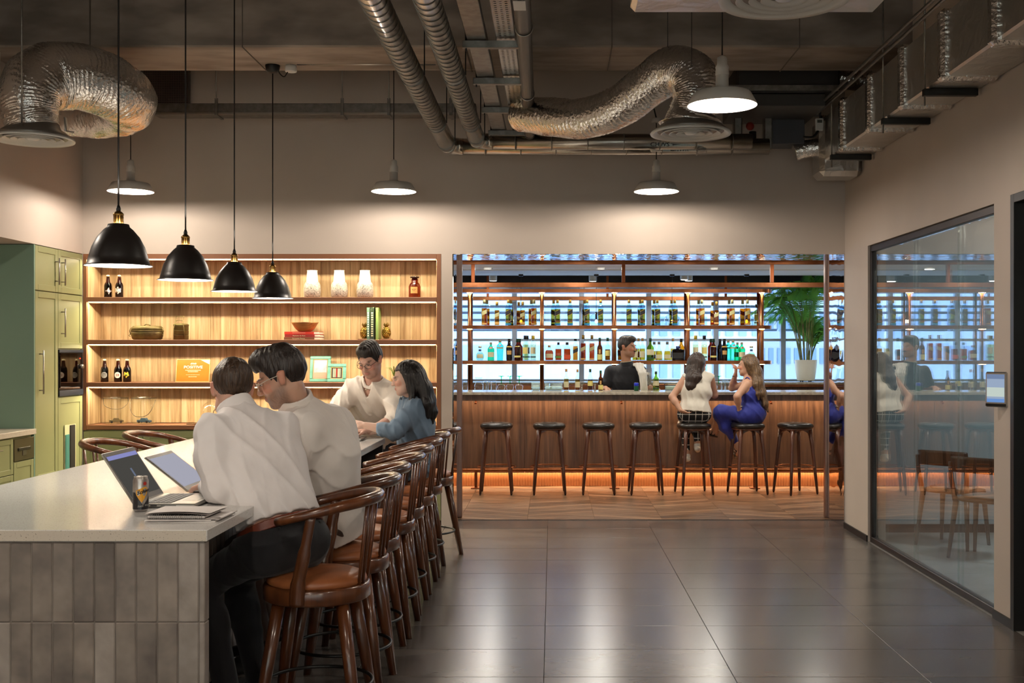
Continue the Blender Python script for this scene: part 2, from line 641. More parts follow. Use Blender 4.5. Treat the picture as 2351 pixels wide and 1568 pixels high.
for _i in range(5):  # unseen windows added behind the camera for fill light
    _x = -3.6 + 1.18 * _i
    _w = struct('window_%d' % (12 + _i), MB().box(_x, _x + .05, -3.33, -3.22, .55, 3.1, c=.004), M['alu'])
    obj('sill', MB().box(_x + .05, _x + 1.18, -3.33, -3.20, .55, .58, c=.003), M['alu'], _w)
    obj('transom', MB().box(_x + .05, _x + 1.18, -3.33, -3.22, 2.30, 2.36, c=.003), M['alu'], _w)
    obj('pane', MB().box(_x + .05, _x + 1.18, -3.28, -3.272, .58, 3.1), M['winpane'], _w)
    obj('added_blind', MB().box(_x + .02, _x + 1.16, -3.190, -3.188, .60, 3.08), M['blind'], _w)  # blind added to warm the daylight coming in
    obj('added_blind_tube', MB().cyl((_x + .02, -3.18, 3.10), (_x + 1.16, -3.18, 3.10), .025, n=12), M['white_plastic'], _w)
struct('ceiling', MB().box(-5.2, 2.9, -3.4, 10.6, ZC, ZC + .3), M['concrete'])
bm_ = struct('trim_2', MB().box(-4.9, 2.60, 8.03, 8.72, 3.70, ZC, c=.012), M['beam'])
tag(bm_, 'deep raw concrete beam spanning the room below the ceiling')
jb = MB()
for xx in (-3.28, -2.2, -.62, .42, 1.75):
    jb.box(xx, xx + .006, 8.024, 8.726, 3.694, ZC - .01)
obj('formwork_joint', jb, pbr('joint_line', '#6a6058', .9), bm_, kind='stuff')  # formwork joints drawn as thin darker strips

# baseboards
struct('baseboard_right', MB().box(2.543, 2.556, 9.172, YB, 0, .05).box(2.543, 2.556, 6.285, 6.548, 0, .05), M['black'])

# polished reveal of the bar opening
M['mirror_side'] = polished('soft_rippled_steel', '#c9c6c6', 3.2, .10)
struct('trim_3', MB().box(2.549, 2.561, YB + .004, 10.52, 0, ZO), M['mirror_side'], label='rippled polished steel lining on the side of the bar opening')
struct('trim_4', MB().box(-.872, -.862, YB + .002, 10.52, 0, ZO), M['mirror_side'])
struct('trim_5', MB().box(-.862, 2.549, YB + .002, 10.52, ZO - .004, ZO + .006), M['mirror'])
struct('trim_6', MB().box(2.530, 2.549, 10.50, 10.56, 0, ZO, c=.002), M['trim_brown'])
struct('trim_7', MB().box(-.872, -.838, 10.50, 10.56, 0, ZO, c=.002), M['trim_brown'])

# ---- bar room shell
M['bar_void'] = pbr('dark_ceiling_void', '#2b2a2c', .8)
bw = MB()
bw.box(-3.3, -3.2, 10.56, 16.1, 0, 3.6)
bw.box(6.2, 6.3, 10.56, 16.1, 0, 3.6)
bw.box(-3.3, -.97, 10.56, 10.66, 0, 3.6)
bw.box(2.70, 6.3, 10.56, 10.66, 0, 3.6)
bw.box(-3.3, 6.3, 10.56, 10.66, ZO + .1, 3.6)
struct('wall_bar', bw, M['wall_bar'])
struct('wall_window', MB().box(-3.3, 6.3, 15.98, 16.1, 0, 1.13), M['wall_bar'])
struct('wall_bulkhead', MB().box(-3.3, 6.3, 15.98, 16.1, 2.452, 3.6), M['bar_void'])
struct('ceiling_bar', MB().box(-3.3, 6.3, 10.57, 14.04, 2.555, 2.65).box(-3.3, 6.3, 14.03, 15.0, 2.545, 2.65).box(-3.3, 6.3, 14.96, 15.0, 2.545, 3.5), M['wall_bar'])
struct('ceiling_void', MB().box(-3.3, 6.3, 10.5, 16.1, 3.45, 3.6), M['bar_void'])

# ---- windows to the outside
def window(n, x0, x1):
    fr = MB()
    fr.box(x0 - .035, x0 + .035, 15.97, 16.06, 1.13, 2.45, c=.004)
    root = struct('window_%d' % n, fr, M['alu'])
    obj('transom', MB().box(x0 + .036, x1 - .036, 15.98, 16.05, 1.685, 1.722, c=.003), M['alu'], root)
    obj('sill', MB().box(x0 + .036, x1 - .036, 15.95, 16.05, 1.13, 1.15, c=.003), M['alu'], root)
    obj('head_rail', MB().box(x0 + .036, x1 - .036, 15.98, 16.05, 2.415, 2.45, c=.003), M['alu'], root)
    obj('pane', MB().box(x0 + .03, x1 - .03, 16.01, 16.018, 1.15, 2.44), M['winpane'], root)
    for z in (1.845, 1.99, 2.095, 2.185, 2.30):
        obj('louver', MB().box(x0 + .02, x1 - .02, 16.33, 16.45, z - .012, z + .022, c=.004), M['louver'], root)
    return root


xs = [-3.38 + .9485 * i for i in range(0, 11)]
for i in range(10):
    window(i + 1, xs[i], xs[i + 1])

# ---- the glazed meeting room at the right
room = MB()
room.box(2.7, 7.2, 9.65, 9.75, 0, 3.2)
room.box(7.1, 7.2, 4.2, 9.7, 0, 3.2)
room.box(2.7, 7.2, 4.1, 4.2, 0, 3.2)
M['room_wall'] = pbr('blue_grey_wall', '#a3adb2', .7)
struct('wall_meeting', room, M['room_wall'])
struct('floor_meeting', MB().box(2.70, 7.2, 4.1, 9.7, -.2, 0), M['grey_floor'])
struct('floor_sill', MB().box(2.555, 2.70, 5.2, 9.2, -.2, 0), M['grey_floor'])
struct('ceiling_meeting', MB().box(2.7, 7.2, 4.1, 9.75, 2.95, 3.1), M['wall_bar'])
struct('baseboard_meeting', MB().box(2.7, 7.1, 9.635, 9.65, 0, .07), M['black'])
# glass front: frame + panes
M['seal'] = glassy('seal', (.93, .95, .95), .1)
gf = struct('window_11', MB().box(2.572, 2.624, 6.552, 9.168, 2.345, 2.393, c=.003), M['frame_dark'], label='full height glass partition of the meeting room')
obj('bottom_rail', MB().box(2.572, 2.624, 6.552, 9.168, 0, .045, c=.003), M['frame_dark'], gf)
obj('stile', MB().box(2.572, 2.624, 9.125, 9.168, .045, 2.345, c=.003), M['frame_dark'], gf)
obj('stile', MB().box(2.575, 2.66, 6.552, 6.566, .045, 2.335, c=.002), M['frame_dark'], gf)
yy = [6.566, 7.24, 8.12, 9.125]
for a, b in zip(yy[:-1], yy[1:]):
    obj('pane', MB().box(2.592, 2.604, a + .002, b - .002, .04, 2.34), M['pane'], gf)
for y in (7.24, 8.12):
    obj('pane_seal', MB().box(2.591, 2.605, y - .002, y + .002, .046, 2.344), M['seal'], gf)
    obj('pane_seal', MB().box(2.591, 2.605, y - .075, y - .072, .046, 2.344), M['seal'], gf)
# dark door at the picture's edge
dr = struct('door_1', MB().box(2.60, 2.64, 5.30, 6.235, .01, 2.36, c=.002), M['blackgloss'], label='black framed dark door beside the wall tablet')
obj('door_frame', MB().box(2.54, 2.66, 6.235, 6.283, 0, 2.408, c=.002).box(2.54, 2.66, 5.252, 5.30, 0, 2.408, c=.002).box(2.54, 2.66, 5.30, 6.235, 2.36, 2.408, c=.002), M['black'], dr)

# ---- the city outside
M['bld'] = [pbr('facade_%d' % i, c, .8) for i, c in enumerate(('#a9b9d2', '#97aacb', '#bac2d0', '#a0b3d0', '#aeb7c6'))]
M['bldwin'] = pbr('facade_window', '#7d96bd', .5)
def tower(x0, x1, y, z1, k, label, nx, hz, bands=False):
    t = thing('tower_block', label, 'building', ((x0 + x1) / 2, y, -30), group='towers outside the bar windows')
    hw = (x1 - x0) / 2
    obj('facade', MB().box(-hw, hw, 0, 14, 0, z1 + 30, c=.1), M['bld'][k], t)
    wmb = MB()
    step = 2 * hw / nx
    nz = int((z1 + 26 - 12) / hz)
    for r in range(nz):
        z = 14 + r * hz
        if bands:
            wmb.box(-hw * .96, hw * .96, -.12, .1, z, z + hz * .38)
            continue
        for c in range(nx):
            xx = -hw + step * (c + .5)
            wmb.box(xx - step * .28, xx + step * .28, -.12, .1, z, z + hz * .45)
    obj('windows', wmb, M['bldwin'], t, kind='stuff')
    return t
tower(-13.5, -5.0, 60, 34, 2, 'pale tower block with window grid seen behind the lowest bottles at the opening edge', 9, 2.6)
tower(-4.6, 4.6, 54, 22, 3, 'long blue-white block with banded windows behind the beginning of the copper shelves', 8, 1.9, True)
tower(5.0, 11.5, 62, 40, 2, 'white apartment tower with square windows behind the bartender', 9, 2.3)
tower(12.2, 18.5, 70, 44, 2, 'tall white tower with many small windows between the two seated women', 12, 2.1)
tower(18.9, 24.5, 58, 30, 0, 'light blue tower block beyond the palm pot', 8, 2.2)
tower(25.2, 36.0, 66, 38, 1, 'blue-grey tower block behind the palm fronds', 12, 2.4, True)
tower(-27, -14.5, 72, 30, 0, 'wide hazy blue block at the outer edge of the skyline', 12, 2.4)
struct('ground', MB().box(-150, 150, 18, 200, -30.5, -30), pbr('city_ground', '#9aa6b4', .9))
# ================================================================ shelving wall
XS0, XS1 = -4.10, -.97
sh = thing('wall_shelving', 'long lit wooden wall shelving with four bays above green cupboards', 'shelving', (0, YB, 0))
D = .33
fr = M['walnut_frame']
obj('side_panel', MB().box(XS0 + .002, XS0 + .032, 0, D, .852, ZO, c=.002), fr, sh)
obj('side_panel', MB().box(XS1 - .040, XS1 - .002, 0, D, .852, ZO, c=.002), fr, sh)
x0, x1 = XS0 + .032, XS1 - .040
obj('top_panel', MB().box(x0, x1, 0, D, 2.350, ZO, c=.002), fr, sh)
SHELF = [.897, 1.270, 1.643, 2.015]
for z in SHELF:
    obj('shelf', MB().box(x0, x1, 0, D, z - .040, z, c=.002), fr, sh)
for z in SHELF[1:] + [2.390]:
    zu = z - .040
    obj('light_strip', MB().box(x0 + .01, x1 - .01, .012, .0165, zu - .0030, zu - .0005), M['led'], sh)
    glow_area(sh, ((x0 + x1) / 2, .01425, zu - .0034), x1 - x0 - .02, .0045, LEDW * 1.15, (1.0, .84, .58))
    obj('light_baffle', MB().box(x0, x1, .034, .038, zu - .0112, zu), fr, sh)
nb = 34
bwid = (x1 - x0) / nb
_bme = mesh('back_board', MB().box(-bwid / 2 + .0006, bwid / 2 - .0006, 0, .012, .90, 2.35, c=.001))
_bme.materials.append(M['board'])
for i in range(nb):
    o = bpy.data.objects.new('back_board', _bme)
    COL.objects.link(o)
    o.parent = sh
    o.location = (x0 + bwid * (i + .5), D - .014 + rng.uniform(0, .001), 0)
for xx, s in ((x0, 1), (x1, -1)):
    for i in range(2):
        obj('side_board', MB().box(xx, xx + s * .004, .025 + i * .14, .025 + i * .14 + .138, .90, 2.345, c=.0008), M['board'], sh)
# green cupboards below
cab = thing('base_cupboard', 'row of sage green panelled cupboards under the lit shelving', 'cabinet', (0, YB, 0))
obj('carcass', MB().box(XS0 + .002, XS1 - .002, .02, .32, .06, .850), M['green'], cab)
obj('plinth', MB().box(XS0 + .002, XS1 - .002, .04, .32, 0, .06), M['black'], cab)


def shaker(w, h, t=.02, rail=.055):
    """a framed cupboard door in x/z, face at y=0 looking to -y"""
    m = MB()
    m.box(0, w, .006, t, 0, h)
    m.box(0, rail, 0, .007, 0, h, c=.002).box(w - rail, w, 0, .007, 0, h, c=.002)
    m.box(rail, w - rail, 0, .007, 0, rail, c=.002).box(rail, w - rail, 0, .007, h - rail, h, c=.002)
    return m


nd_ = 6
dw = (XS1 - XS0 - .004) / nd_
for i in range(nd_):
    obj('door', shaker(dw - .006, .775), M['green'], cab, loc=(XS0 + .002 + dw * i + .003, -.001, .066))

# ================================================================ tall kitchen cabinets on the left
def handle(parent, x, y, z0, z1):
    """bar handle standing off a face looking to +x"""
    m = MB()
    m.cyl((x + .035, y, z0), (x + .035, y, z1), .006, n=10)
    for z in (z0 + .03, z1 - .03):
        m.cyl((x, y, z), (x + .035, y, z), .005, n=8)
    return obj('handle', m, M['steel'], parent)


def shaker_x(y0, y1, z0, z1, t=.02, rail=.05):
    """framed door facing +x, its face at x=0"""
    m = MB()
    m.box(-t, -.006, y0, y1, z0, z1)
    m.box(-.007, 0, y0, y0 + rail, z0, z1, c=.002).box(-.007, 0, y1 - rail, y1, z0, z1, c=.002)
    m.box(-.007, 0, y0 + rail, y1 - rail, z0, z0 + rail, c=.002).box(-.007, 0, y0 + rail, y1 - rail, z1 - rail, z1, c=.002)
    return m


def pyx(px):      # depth of a point of the plane x = XL seen at picture column px
    return F * XL / (px - CX)


def pz(py, Y):
    return H - (py - CY) * Y / F


YA, YM, YE = 8.96, 9.395, YB - .004
tc = thing('tall_cabinet', 'tall sage green pantry cabinet with one long door and bar handle', 'cabinet', (XL, 0, 0))
obj('carcass', MB().box(-.62, -.022, YA + .02, YM, .0, ZO - .003), M['green'], tc)
obj('side_panel', MB().box(-.64, 0, YA, YA + .018, .0, ZO - .003, c=.002), M['green_teal'], tc)
for (a, b, nm) in ((2.03, ZO - .006, 'door'), (.505, 2.022, 'door'), (.06, .497, 'drawer')):
    d = obj(nm, shaker_x(YA + .021, YM - .002, a, b), M['green'], tc)
    if a == 2.03:
        handle(d, 0, YM - .055, 2.09, 2.31)
    elif a == .505:
        handle(d, 0, YA + .09, 1.20, 1.55)
tc2 = thing('oven_tower', 'tall green cabinet with built-in oven next to the wooden shelving', 'cabinet', (XL, 0, 0))
obj('carcass', MB().box(-.62, -.022, YM + .002, YE, .0, ZO - .003), M['green'], tc2)
for (a, b) in ((2.03, ZO - .006), (1.565, 2.022), (.06, 1.155)):
    m = shaker_x(YM + .004, YE - .004, a, b)
    d = obj('door', m, M['green'], tc2)
    if a == 2.03:
        handle(d, 0, YM + .06, 2.09, 2.31)
    elif a == 1.565:
        handle(d, 0, YM + .06, 1.66, 1.90)
    else:
        obj('towel_niche', MB().box(.0005, .004, YM + .12, YM + .34, .50, .92), pbr('niche_inside', '#c9c39a', .6), d)
        obj('towel', MB().box(.003, .012, YM + .125, YM + .20, .53, .84, c=.004), pbr('teal_towel', '#3f7a6e', .9), d)
        obj('bin_bag', MB().box(.003, .014, YM + .215, YM + .31, .515, .915, c=.004), pbr('black_slot', '#221d18', .7), d)
ov = thing('built_in_oven', 'black glass built-in oven with silver knob in the green tower', 'oven', (XL, 0, 0))
obj('body', MB().box(-.018, .004, YM + .006, YE - .006, 1.165, 1.555, c=.003), M['blackgloss'], ov)
obj('glass_door', MB().box(.004, .012, YM + .02, YM + .36, 1.235, 1.525, c=.003), polished('oven_glass', '#3a3430', 3, .0, .04), ov)
_st = pbr('steel_blue_trim', '#3d4656', .3, metal=.7)
obj('lower_trim', MB().box(.004, .010, YM + .006, YE - .006, 1.165, 1.215, c=.002), _st, ov)
obj('upper_trim', MB().box(.004, .010, YM + .006, YE - .006, 1.53, 1.555, c=.002), _st, ov)
obj('knob', MB().cyl((.006, YE - .06, 1.41), (.034, YE - .06, 1.41), .020, .017, n=20), M['steel'], ov)
obj('clock_light', MB().box(.004, .0065, YE - .075, YE - .055, 1.475, 1.485), emit('red_led', (1, .05, .02), 2.0), ov)

# low run with worktop and dishwasher
low = thing('base_cabinet', 'sage green drawer cabinet below the speckled worktop', 'cabinet', (XL, 0, 0))
obj('carcass', MB().box(-.62, -.022, 7.0, YA - .34, .0, .885), M['green'], low)
for k, (a, b) in enumerate(((.06, .33), (.336, .60), (.606, .875))):
    d = obj('drawer', shaker_x(YA - .345 - .6, YA - .345, a, b, rail=.04), M['green'], low)
    obj('handle', MB().cyl((.03, YA - .72, b - .07), (.03, YA - .57, b - .07), .005, n=8).cyl((0, YA - .70, b - .07), (.03, YA - .70, b - .07), .004, n=6).cyl((0, YA - .59, b - .07), (.03, YA - .59, b - .07), .004, n=6), M['steel'], d)
dwm = thing('dishwasher', 'built-in dishwasher with bronze control panel and green door', 'dishwasher', (XL, 0, 0))
obj('body', MB().box(-.60, -.022, YA - .335, YA - .004, .0, .885), M['green'], dwm)
obj('control_panel', MB().box(-.02, .004, YA - .335, YA - .006, .70, .868, c=.003), pbr('bronze_panel', '#6a6248', .35, metal=.6), dwm)
obj('grip', MB().box(.004, .012, YA - .28, YA - .08, .775, .80, c=.003), pbr('grip_dark', '#3b372a', .4, metal=.4), dwm)
obj('display', MB().box(.004, .009, YA - .205, YA - .145, .735, .80, c=.002), M['steel'], dwm)
obj('door', shaker_x(YA - .335, YA - .006, .06, .692, rail=.045), M['green'], dwm)
M['quartz'] = pbr('white_quartz', '#e2e0dc', .14, var=(220, '#b9b2a6', .60, .66), bump=(30, .01), spec=.6)
M['quartz_edge'] = pbr('speckled_quartz', '#cfc4b4', .3, var=(160, '#6f6250', .62, .68))
obj('worktop', MB().box(XL - .64, XL + .02, 7.0, YA - .002, .888, .93, c=.003), M['quartz_edge'], label='speckled beige quartz worktop over the dishwasher', cat='worktop')

# ================================================================ island
IX0, IX1, IY0, IY1, IZ = -2.526, -1.18, 3.87, 8.0, .93
isl = thing('kitchen_island', 'long island table with white quartz top and grey tiled end', 'table', (0, 0, 0))
top = obj('tabletop', MB().box(IX0, IX1, IY0, IY1, IZ - .04, IZ, c=.0025), [M['quartz']], isl)
_ew = MB().box(IX0 + .003, IX1 - .003, IY0 - .0012, IY0 + .002, IZ - .0375, IZ - .0025)
obj('front_edge', _ew, M['quartz_edge'], top)
endp = obj('end_panel', MB().box(IX0 + .004, IX1 - .012, IY0 + .0105, IY0 + .055, 0, IZ - .041), pbr('tile_grout', '#7f766e', .85), isl)
M['tile'] = pbr('glazed_grey_tile', '#968a80', .42, var=(7, '#6d645e', .32, .68), bump=(40, .16, .004), rand=.22, roughvar=.08)
M['tile_light'] = pbr('light_grey_tile', '#a69c94', .42, var=(9, '#8a8078', .3, .7), bump=(60, .2, .004), rand=.10)
pitx, pitz = .0717, .2755
_tl = mesh('tile', MB().box(-.0343, .0343, -.010, 0, -.1362, .1362, c=.003))
_tl.materials.append(M['tile'])
_tl2 = _tl.copy()
_tl2.materials[0] = M['tile_light']
for r in range(4):
    for c in range(19):
        x = IX1 - .012 - .018 - pitx * (c + .5)
        if x < IX0 + .02:
            continue
        z = IZ - .043 - .137 - pitz * r
        if z < .05:
            continue
        o = bpy.data.objects.new('tile', _tl2 if (c == 0 or rng.random() < .18) else _tl)
        COL.objects.link(o)
        o.parent = endp
        o.location = (x, IY0 + .017 + rng.uniform(-.0012, .0008), z)
        o.rotation_euler = (rng.uniform(-.004, .004), rng.uniform(-.003, .003), 0)
    z = IZ - .043 - .137 - pitz * r
    if z > .05:
        obj('corner_tile', MB().box(IX1 - .029, IX1 - .010, IY0 + .007, IY0 + .058, z - .1362, z + .1362, c=.003), M['tile_light'], endp)
obj('end_panel_far', MB().box(IX0 + .004, IX1 - .012, IY1 - .06, IY1 - .02, 0, IZ - .041), M['grout'], isl)
cx0, cx1 = IX0 + .36, IX1 - .36
core = obj('core', MB().box(cx0, cx1, IY0 + .055, IY1 - .06, .06, IZ - .041), pbr('core_dark', '#3b3532', .7), isl)
M['slat'] = pbr('pale_grey_slat', '#9b938f', .55, rand=.08)
_sl = mesh('slat', MB().box(0, .012, -.029, .029, .06, IZ - .045, c=.004))
_sl.materials.append(M['slat'])
k = 0
yv = IY0 + .10
while yv < IY1 - .1:
    for xx, rz in ((cx1, 0), (cx0, math.pi)):
        o = bpy.data.objects.new('slat', _sl)
        COL.objects.link(o)
        o.parent = core
        o.location = (xx, yv, 0)
        o.rotation_euler = (0, 0, rz)
    yv += .064

# ================================================================ island stools
M['stool_wood'] = wood('walnut_stool', '#341a0d', '#582f17', '#6f3f20', axis='z', rough=.28, sc=.6, coat=.4, bump=.05)
M['leather'] = pbr('cognac_leather', '#a5643a', .38, bump=(120, .12, .003), var=(8, '#8f5431'))
M['leather_blk'] = pbr('black_leather', '#1c1815', .33, bump=(140, .15, .003))


def island_stool():
    """seat centre over the origin, backrest towards +x, front towards -x"""
    t = thing('counter_stool', 'x', 'stool')
    obj('cushion', MB().lathe([(.02, .605), (.19, .605), (.202, .618), (.196, .636), (.16, .650), (.09, .657), (.001, .659)], 40), M['leather'], t)
    obj('seat_ring', MB().lathe([(.10, .545), (.205, .545), (.214, .552), (.214, .602), (.207, .610), (.19, .6105), (.10, .609)], 40), M['stool_wood'], t)
    for sx in (1, -1):
        for sy in (1, -1):
            obj('leg', MB().tube([(sx * .125, sy * .125, .548), (sx * .165, sy * .165, .28), (sx * .205, sy * .205, 0.0)], [.027, .025, .018], 14), M['stool_wood'], t)
    ring = [(.168 * 1.38 * math.cos(a) * .78, .168 * 1.38 * math.sin(a) * .78, .205) for a in [2 * math.pi * i / 40 for i in range(40)]]
    obj('foot_ring', MB().tube([(math.cos(a) * .222, math.sin(a) * .222, .20) for a in [2 * math.pi * i / 40 for i in range(40)]], .0075, 8, closed=True), M['black'], t)
    # bent rail
    pts = []
    for i in range(31):
        a = R(-118 + 236 * i / 30)
        rr = .245
        x, y = rr * math.cos(a) + .005, .255 * math.sin(a)
        z = .955 - .075 * ((1 - math.cos(a)) / 1.47) ** 1.3
        pts.append((x, y, z))
    rad = [.0165 + .007 * max(0, math.cos(R(-118 + 236 * i / 30))) for i in range(31)]
    obj('back_rail', MB().tube(pts, rad, 12, flat=1.05, up=(0, 0, 1)), M['stool_wood'], t)
    for sy in (1, -1):
        a = R(88)
        z1 = .955 - .075 * ((1 - math.cos(a)) / 1.47) ** 1.3
        p = [(-.035, sy * .213, .552), (-.028, sy * .222, .64), (.000, sy * .240, .76), (.028, sy * .250, z1 - .006)]
        obj('arm_post', MB().tube(smoothpath(p, 5), [.030] * 6 + [.026] * 5 + [.020] * 5, 10, flat=.42, up=(0, 1, 0)), M['stool_wood'], t)
        for da in (16, 24):
            a2 = R(da) * sy
            obj('spindle', MB().tube([(.200 * math.cos(a2), .200 * math.sin(a2), .60), (.243 * math.cos(a2), .252 * math.sin(a2), .952)], .0075, 8), M['stool_wood'], t)
    return t


_is = island_stool()
spots = [(-.955, 4.60, 0, 'brown leather counter stool nearest the camera, under the man leaning on the island'),
         (-.965, 5.20, 0, 'brown leather counter stool under the bespectacled man at the island'),
         (-.985, 5.72, 0, 'third brown leather counter stool along the aisle side of the island'),
         (-.975, 6.28, 0, 'fourth brown leather counter stool along the aisle side of the island'),
         (-.985, 6.82, 0, 'fifth brown leather counter stool along the aisle side of the island'),
         (-.985, 7.38, 0, 'sixth brown leather counter stool along the aisle side of the island'),
         (-.985, 7.93, 0, 'brown leather counter stool under the woman in the denim shirt'),
         (-.955, 8.48, -.35, 'brown leather counter stool pulled out past the far end of the island'),
         (-2.76, 7.30, math.pi, 'nearer of two brown counter stools on the cabinet side of the island'),
         (-2.76, 8.02, math.pi, 'farther of two brown counter stools on the cabinet side of the island')]
for i, (x, y, rz, lb) in enumerate(spots):
    if i == 0:
        _is.location = (x, y, 0); _is['label'] = lb; _is['group'] = 'stools around the island'; _is.rotation_euler = (0, 0, rz)
    else:
        dup(_is, lb, (x, y, 0), rz, 'stools around the island')

# ================================================================ bar counter and stools
BF, BT = 12.90, 1.086
M['bar_wood'] = wood('walnut_bar_front', '#3a2417', '#583c29', '#6b4b34', axis='z', rough=.38, sc=1.2, bump=.06, rand=False)
M['bar_top'] = pbr('pale_stone_top', '#b5ab98', .2, var=(30, '#968c7c'))
M['flute'] = pbr('copper_flute', '#b4754a', .35, metal=.6)
bar = thing('bar_counter', 'long walnut bar counter with glowing underside and copper kick panel', 'bar', (0, 0, 0))
BX0, BX1 = -2.6, 5.4
for i in range(7):
    w_ = (BX1 - BX0) / 7
    obj('front_panel', MB().box(BX0 + w_ * i + .0008, BX0 + w_ * (i + 1) - .0008, BF, BF + .02, .16, BT - .062, c=.001), M['bar_wood'], bar)
obj('countertop', MB().box(BX0, BX1, 12.66, 13.40, BT - .032, BT, c=.003), M['bar_top'], bar)
obj('apron', MB().box(BX0, BX1, 12.70, 12.74, BT - .10, BT - .033, c=.002), M['bar_wood'], bar)
obj('soffit', MB().box(BX0, BX1, 12.74, BF + .05, BT - .06, BT - .033), M['bar_wood'], bar)
obj('back_panel', MB().box(BX0, BX1, 13.34, 13.38, 0, BT - .034), M['bar_wood'], bar)
obj('top_light_strip', MB().box(BX0 + .05, BX1 - .05, 12.790, 12.805, BT - .064, BT - .0605), M['led_bar'], bar)
glow_area(bar, ((BX0 + BX1) / 2, 12.7975, BT - .0645), BX1 - BX0 - .1, .015, 36.0, (1.0, .72, .45))
obj('kick_light_strip', MB().box(BX0 + .05, BX1 - .05, BF + .024, BF + .036, .166, .170), M['led_bar'], bar)
glow_area(bar, ((BX0 + BX1) / 2, BF + .030, .1655), BX1 - BX0 - .1, .012, 26.0, (1.0, .68, .40))
fl = MB()
n = 260
pp = []
for i in range(n * 2 + 1):
    xx = BX0 + (BX1 - BX0) * i / (n * 2)
    pp.append((xx, BF + .062 + (.006 if i % 2 else -.002)))
fl.prism(pp + [(BX1, BF + .10), (BX0, BF + .10)], .0, .19)
obj('kick_panel', fl, M['flute'], bar, kind='stuff')
rail = obj('foot_rail', MB().cyl((BX0, 12.76, .205), (BX1, 12.76, .205), .019, n=16), M['copper'], bar)
for x in (-.86, .70, 2.28, 3.9):
    obj('rail_post', MB().box(x - .016, x + .016, 12.745, 12.775, 0, .188, c=.002).box(x - .055, x + .055, 12.71, 12.81, -.002, .008, c=.002), M['copper_dark'], bar)
for x in (-.865, .78, 2.47, 4.0):
    obj('bag_hook', MB().box(x - .010, x + .010, 12.80, 12.83, BT - .135, BT - .06, c=.002).box(x - .012, x + .012, 12.77, 12.805, BT - .14, BT - .118, c=.002), M['copper_dark'], bar)

M['bstool_wood'] = wood('dark_walnut_legs', '#331a10', '#4f2a1a', '#613621', axis='z', rough=.32, sc=.6, coat=.2, bump=.03)


def bar_stool():
    t = thing('bar_stool', 'x', 'stool')
    m = MB()
    m.loft([(.712, .155, .155, 2.6), (.716, .172, .172, 2.8), (.735, .178, .178, 2.9), (.755, .174, .174, 2.8), (.766, .150, .150, 2.6), (.770, .10, .10, 2.3), (.771, .001, .001, 2)], 36)
    c = obj('cushion', m, M['leather_blk'], t)
    tf = MB()
    for k in range(4):
        a = R(45 + 90 * k)
        tf.tube([(.0, .0, .7705), (.09 * math.cos(a), .09 * math.sin(a), .7715), (.165 * math.cos(a), .165 * math.sin(a), .762)], .0022, 5)
    tf.ball((0, 0, .771), (.008, .008, .003), 10, 6)
    obj('tufting', tf, M['leather_blk'], c)
    obj('seat_frame', MB().loft([(.692, .150, .150, 2.8), (.700, .163, .163, 2.8), (.711, .165, .165, 2.8)], 36), M['bstool_wood'], t)
    for sx in (1, -1):
        for sy in (1, -1):
            obj('leg', MB().tube([(sx * .112, sy * .112, .70), (sx * .126, sy * .126, .55), (sx * .150, sy * .150, .25), (sx * .168, sy * .168, .012)], [.026, .020, .0185, .0125], 12), M['bstool_wood'], t)
            obj('foot_glide', MB().cyl((sx * .168, sy * .168, 0), (sx * .168, sy * .168, .013), .009, n=10), M['blackgloss'], t)
    for k in range(4):
        a = R(90 * k)
        arc = []
        for i in range(13):
            u = -1 + 2 * i / 12
            arc.append((u * .108, .110, .66 + .030 * (abs(u) ** 2 * -1.6 + 1) - (.04 if abs(u) > .95 else 0)))
        mm = MB()
        poly = [(p[0], p[2]) for p in arc] + [(.108, .694), (-.108, .694)]
        mm.M = Matrix.Rotation(a, 4, 'Z')
        mm.prism(poly, .102, .122, axis='y')
        obj('apron', mm, M['bstool_wood'], t)
    obj('foot_ring', MB().tube([(math.cos(a) * .208, math.sin(a) * .208, .295) for a in [2 * math.pi * i / 36 for i in range(36)]], .0065, 8, closed=True), M['copper'], t)
    return t


_bs = bar_stool()
names = ['first empty bar stool next to the narrow edge of the opening', 'second bar stool in the row before the walnut bar', 'third bar stool in the row, left of the bartender',
         'fourth bar stool, just in front of the bartender', 'bar stool under the woman in the white top', 'bar stool under the woman in the blue dress', 'empty bar stool beside the woman in blue, below the palm']
rots = [0, .03, -.02, .02, .14, .17, .38]
for i, px in enumerate((1140, 1261, 1374, 1482, 1593, 1716, 1826)):
    loc = ((px - CX) * 12.32 / F, 12.32, -.003)
    if i == 0:
        _bs.location = loc; _bs['label'] = names[0]; _bs['group'] = 'black topped stools at the bar'
    else:
        dup(_bs, names[i], loc, rots[i], 'black topped stools at the bar')

# ================================================================ copper bar shelving
BSY, BSD = 14.0, .27
bs = thing('bottle_shelving', 'copper back-bar shelving with pipe posts and three long shelves', 'shelving', (0, BSY, 0))
SA, SB_, ST = 1.863, 1.427, 2.272
xr = 2.60
for z in (SA, SB_, ST + .042):
    m = MB()
    poly = [(-2.4, 0), (xr, 0)] + [(xr + .135 * math.sin(R(a)), .135 - .135 * math.cos(R(a))) for a in range(10, 181, 10)] + [(-2.4, BSD)]
    m.prism(poly, z - .044, z)
    obj('shelf', m, M['copper'], bs)
px_posts = (1078, 1244, 1411, 1580, 1750)
PX = [(p - CX) * BSY / F for p in px_posts]
for x in [-1.93] + PX:
    for yy in (.025, BSD - .03):
        obj('post', MB().cyl((x, yy, 1.0), (x, yy, ST), .0245, n=16), M['copper'], bs)
obj('base_counter', MB().box(-2.4, 4.6, .0 + .02, .62, 0, .985, c=.004), M['bar_wood'], bs)
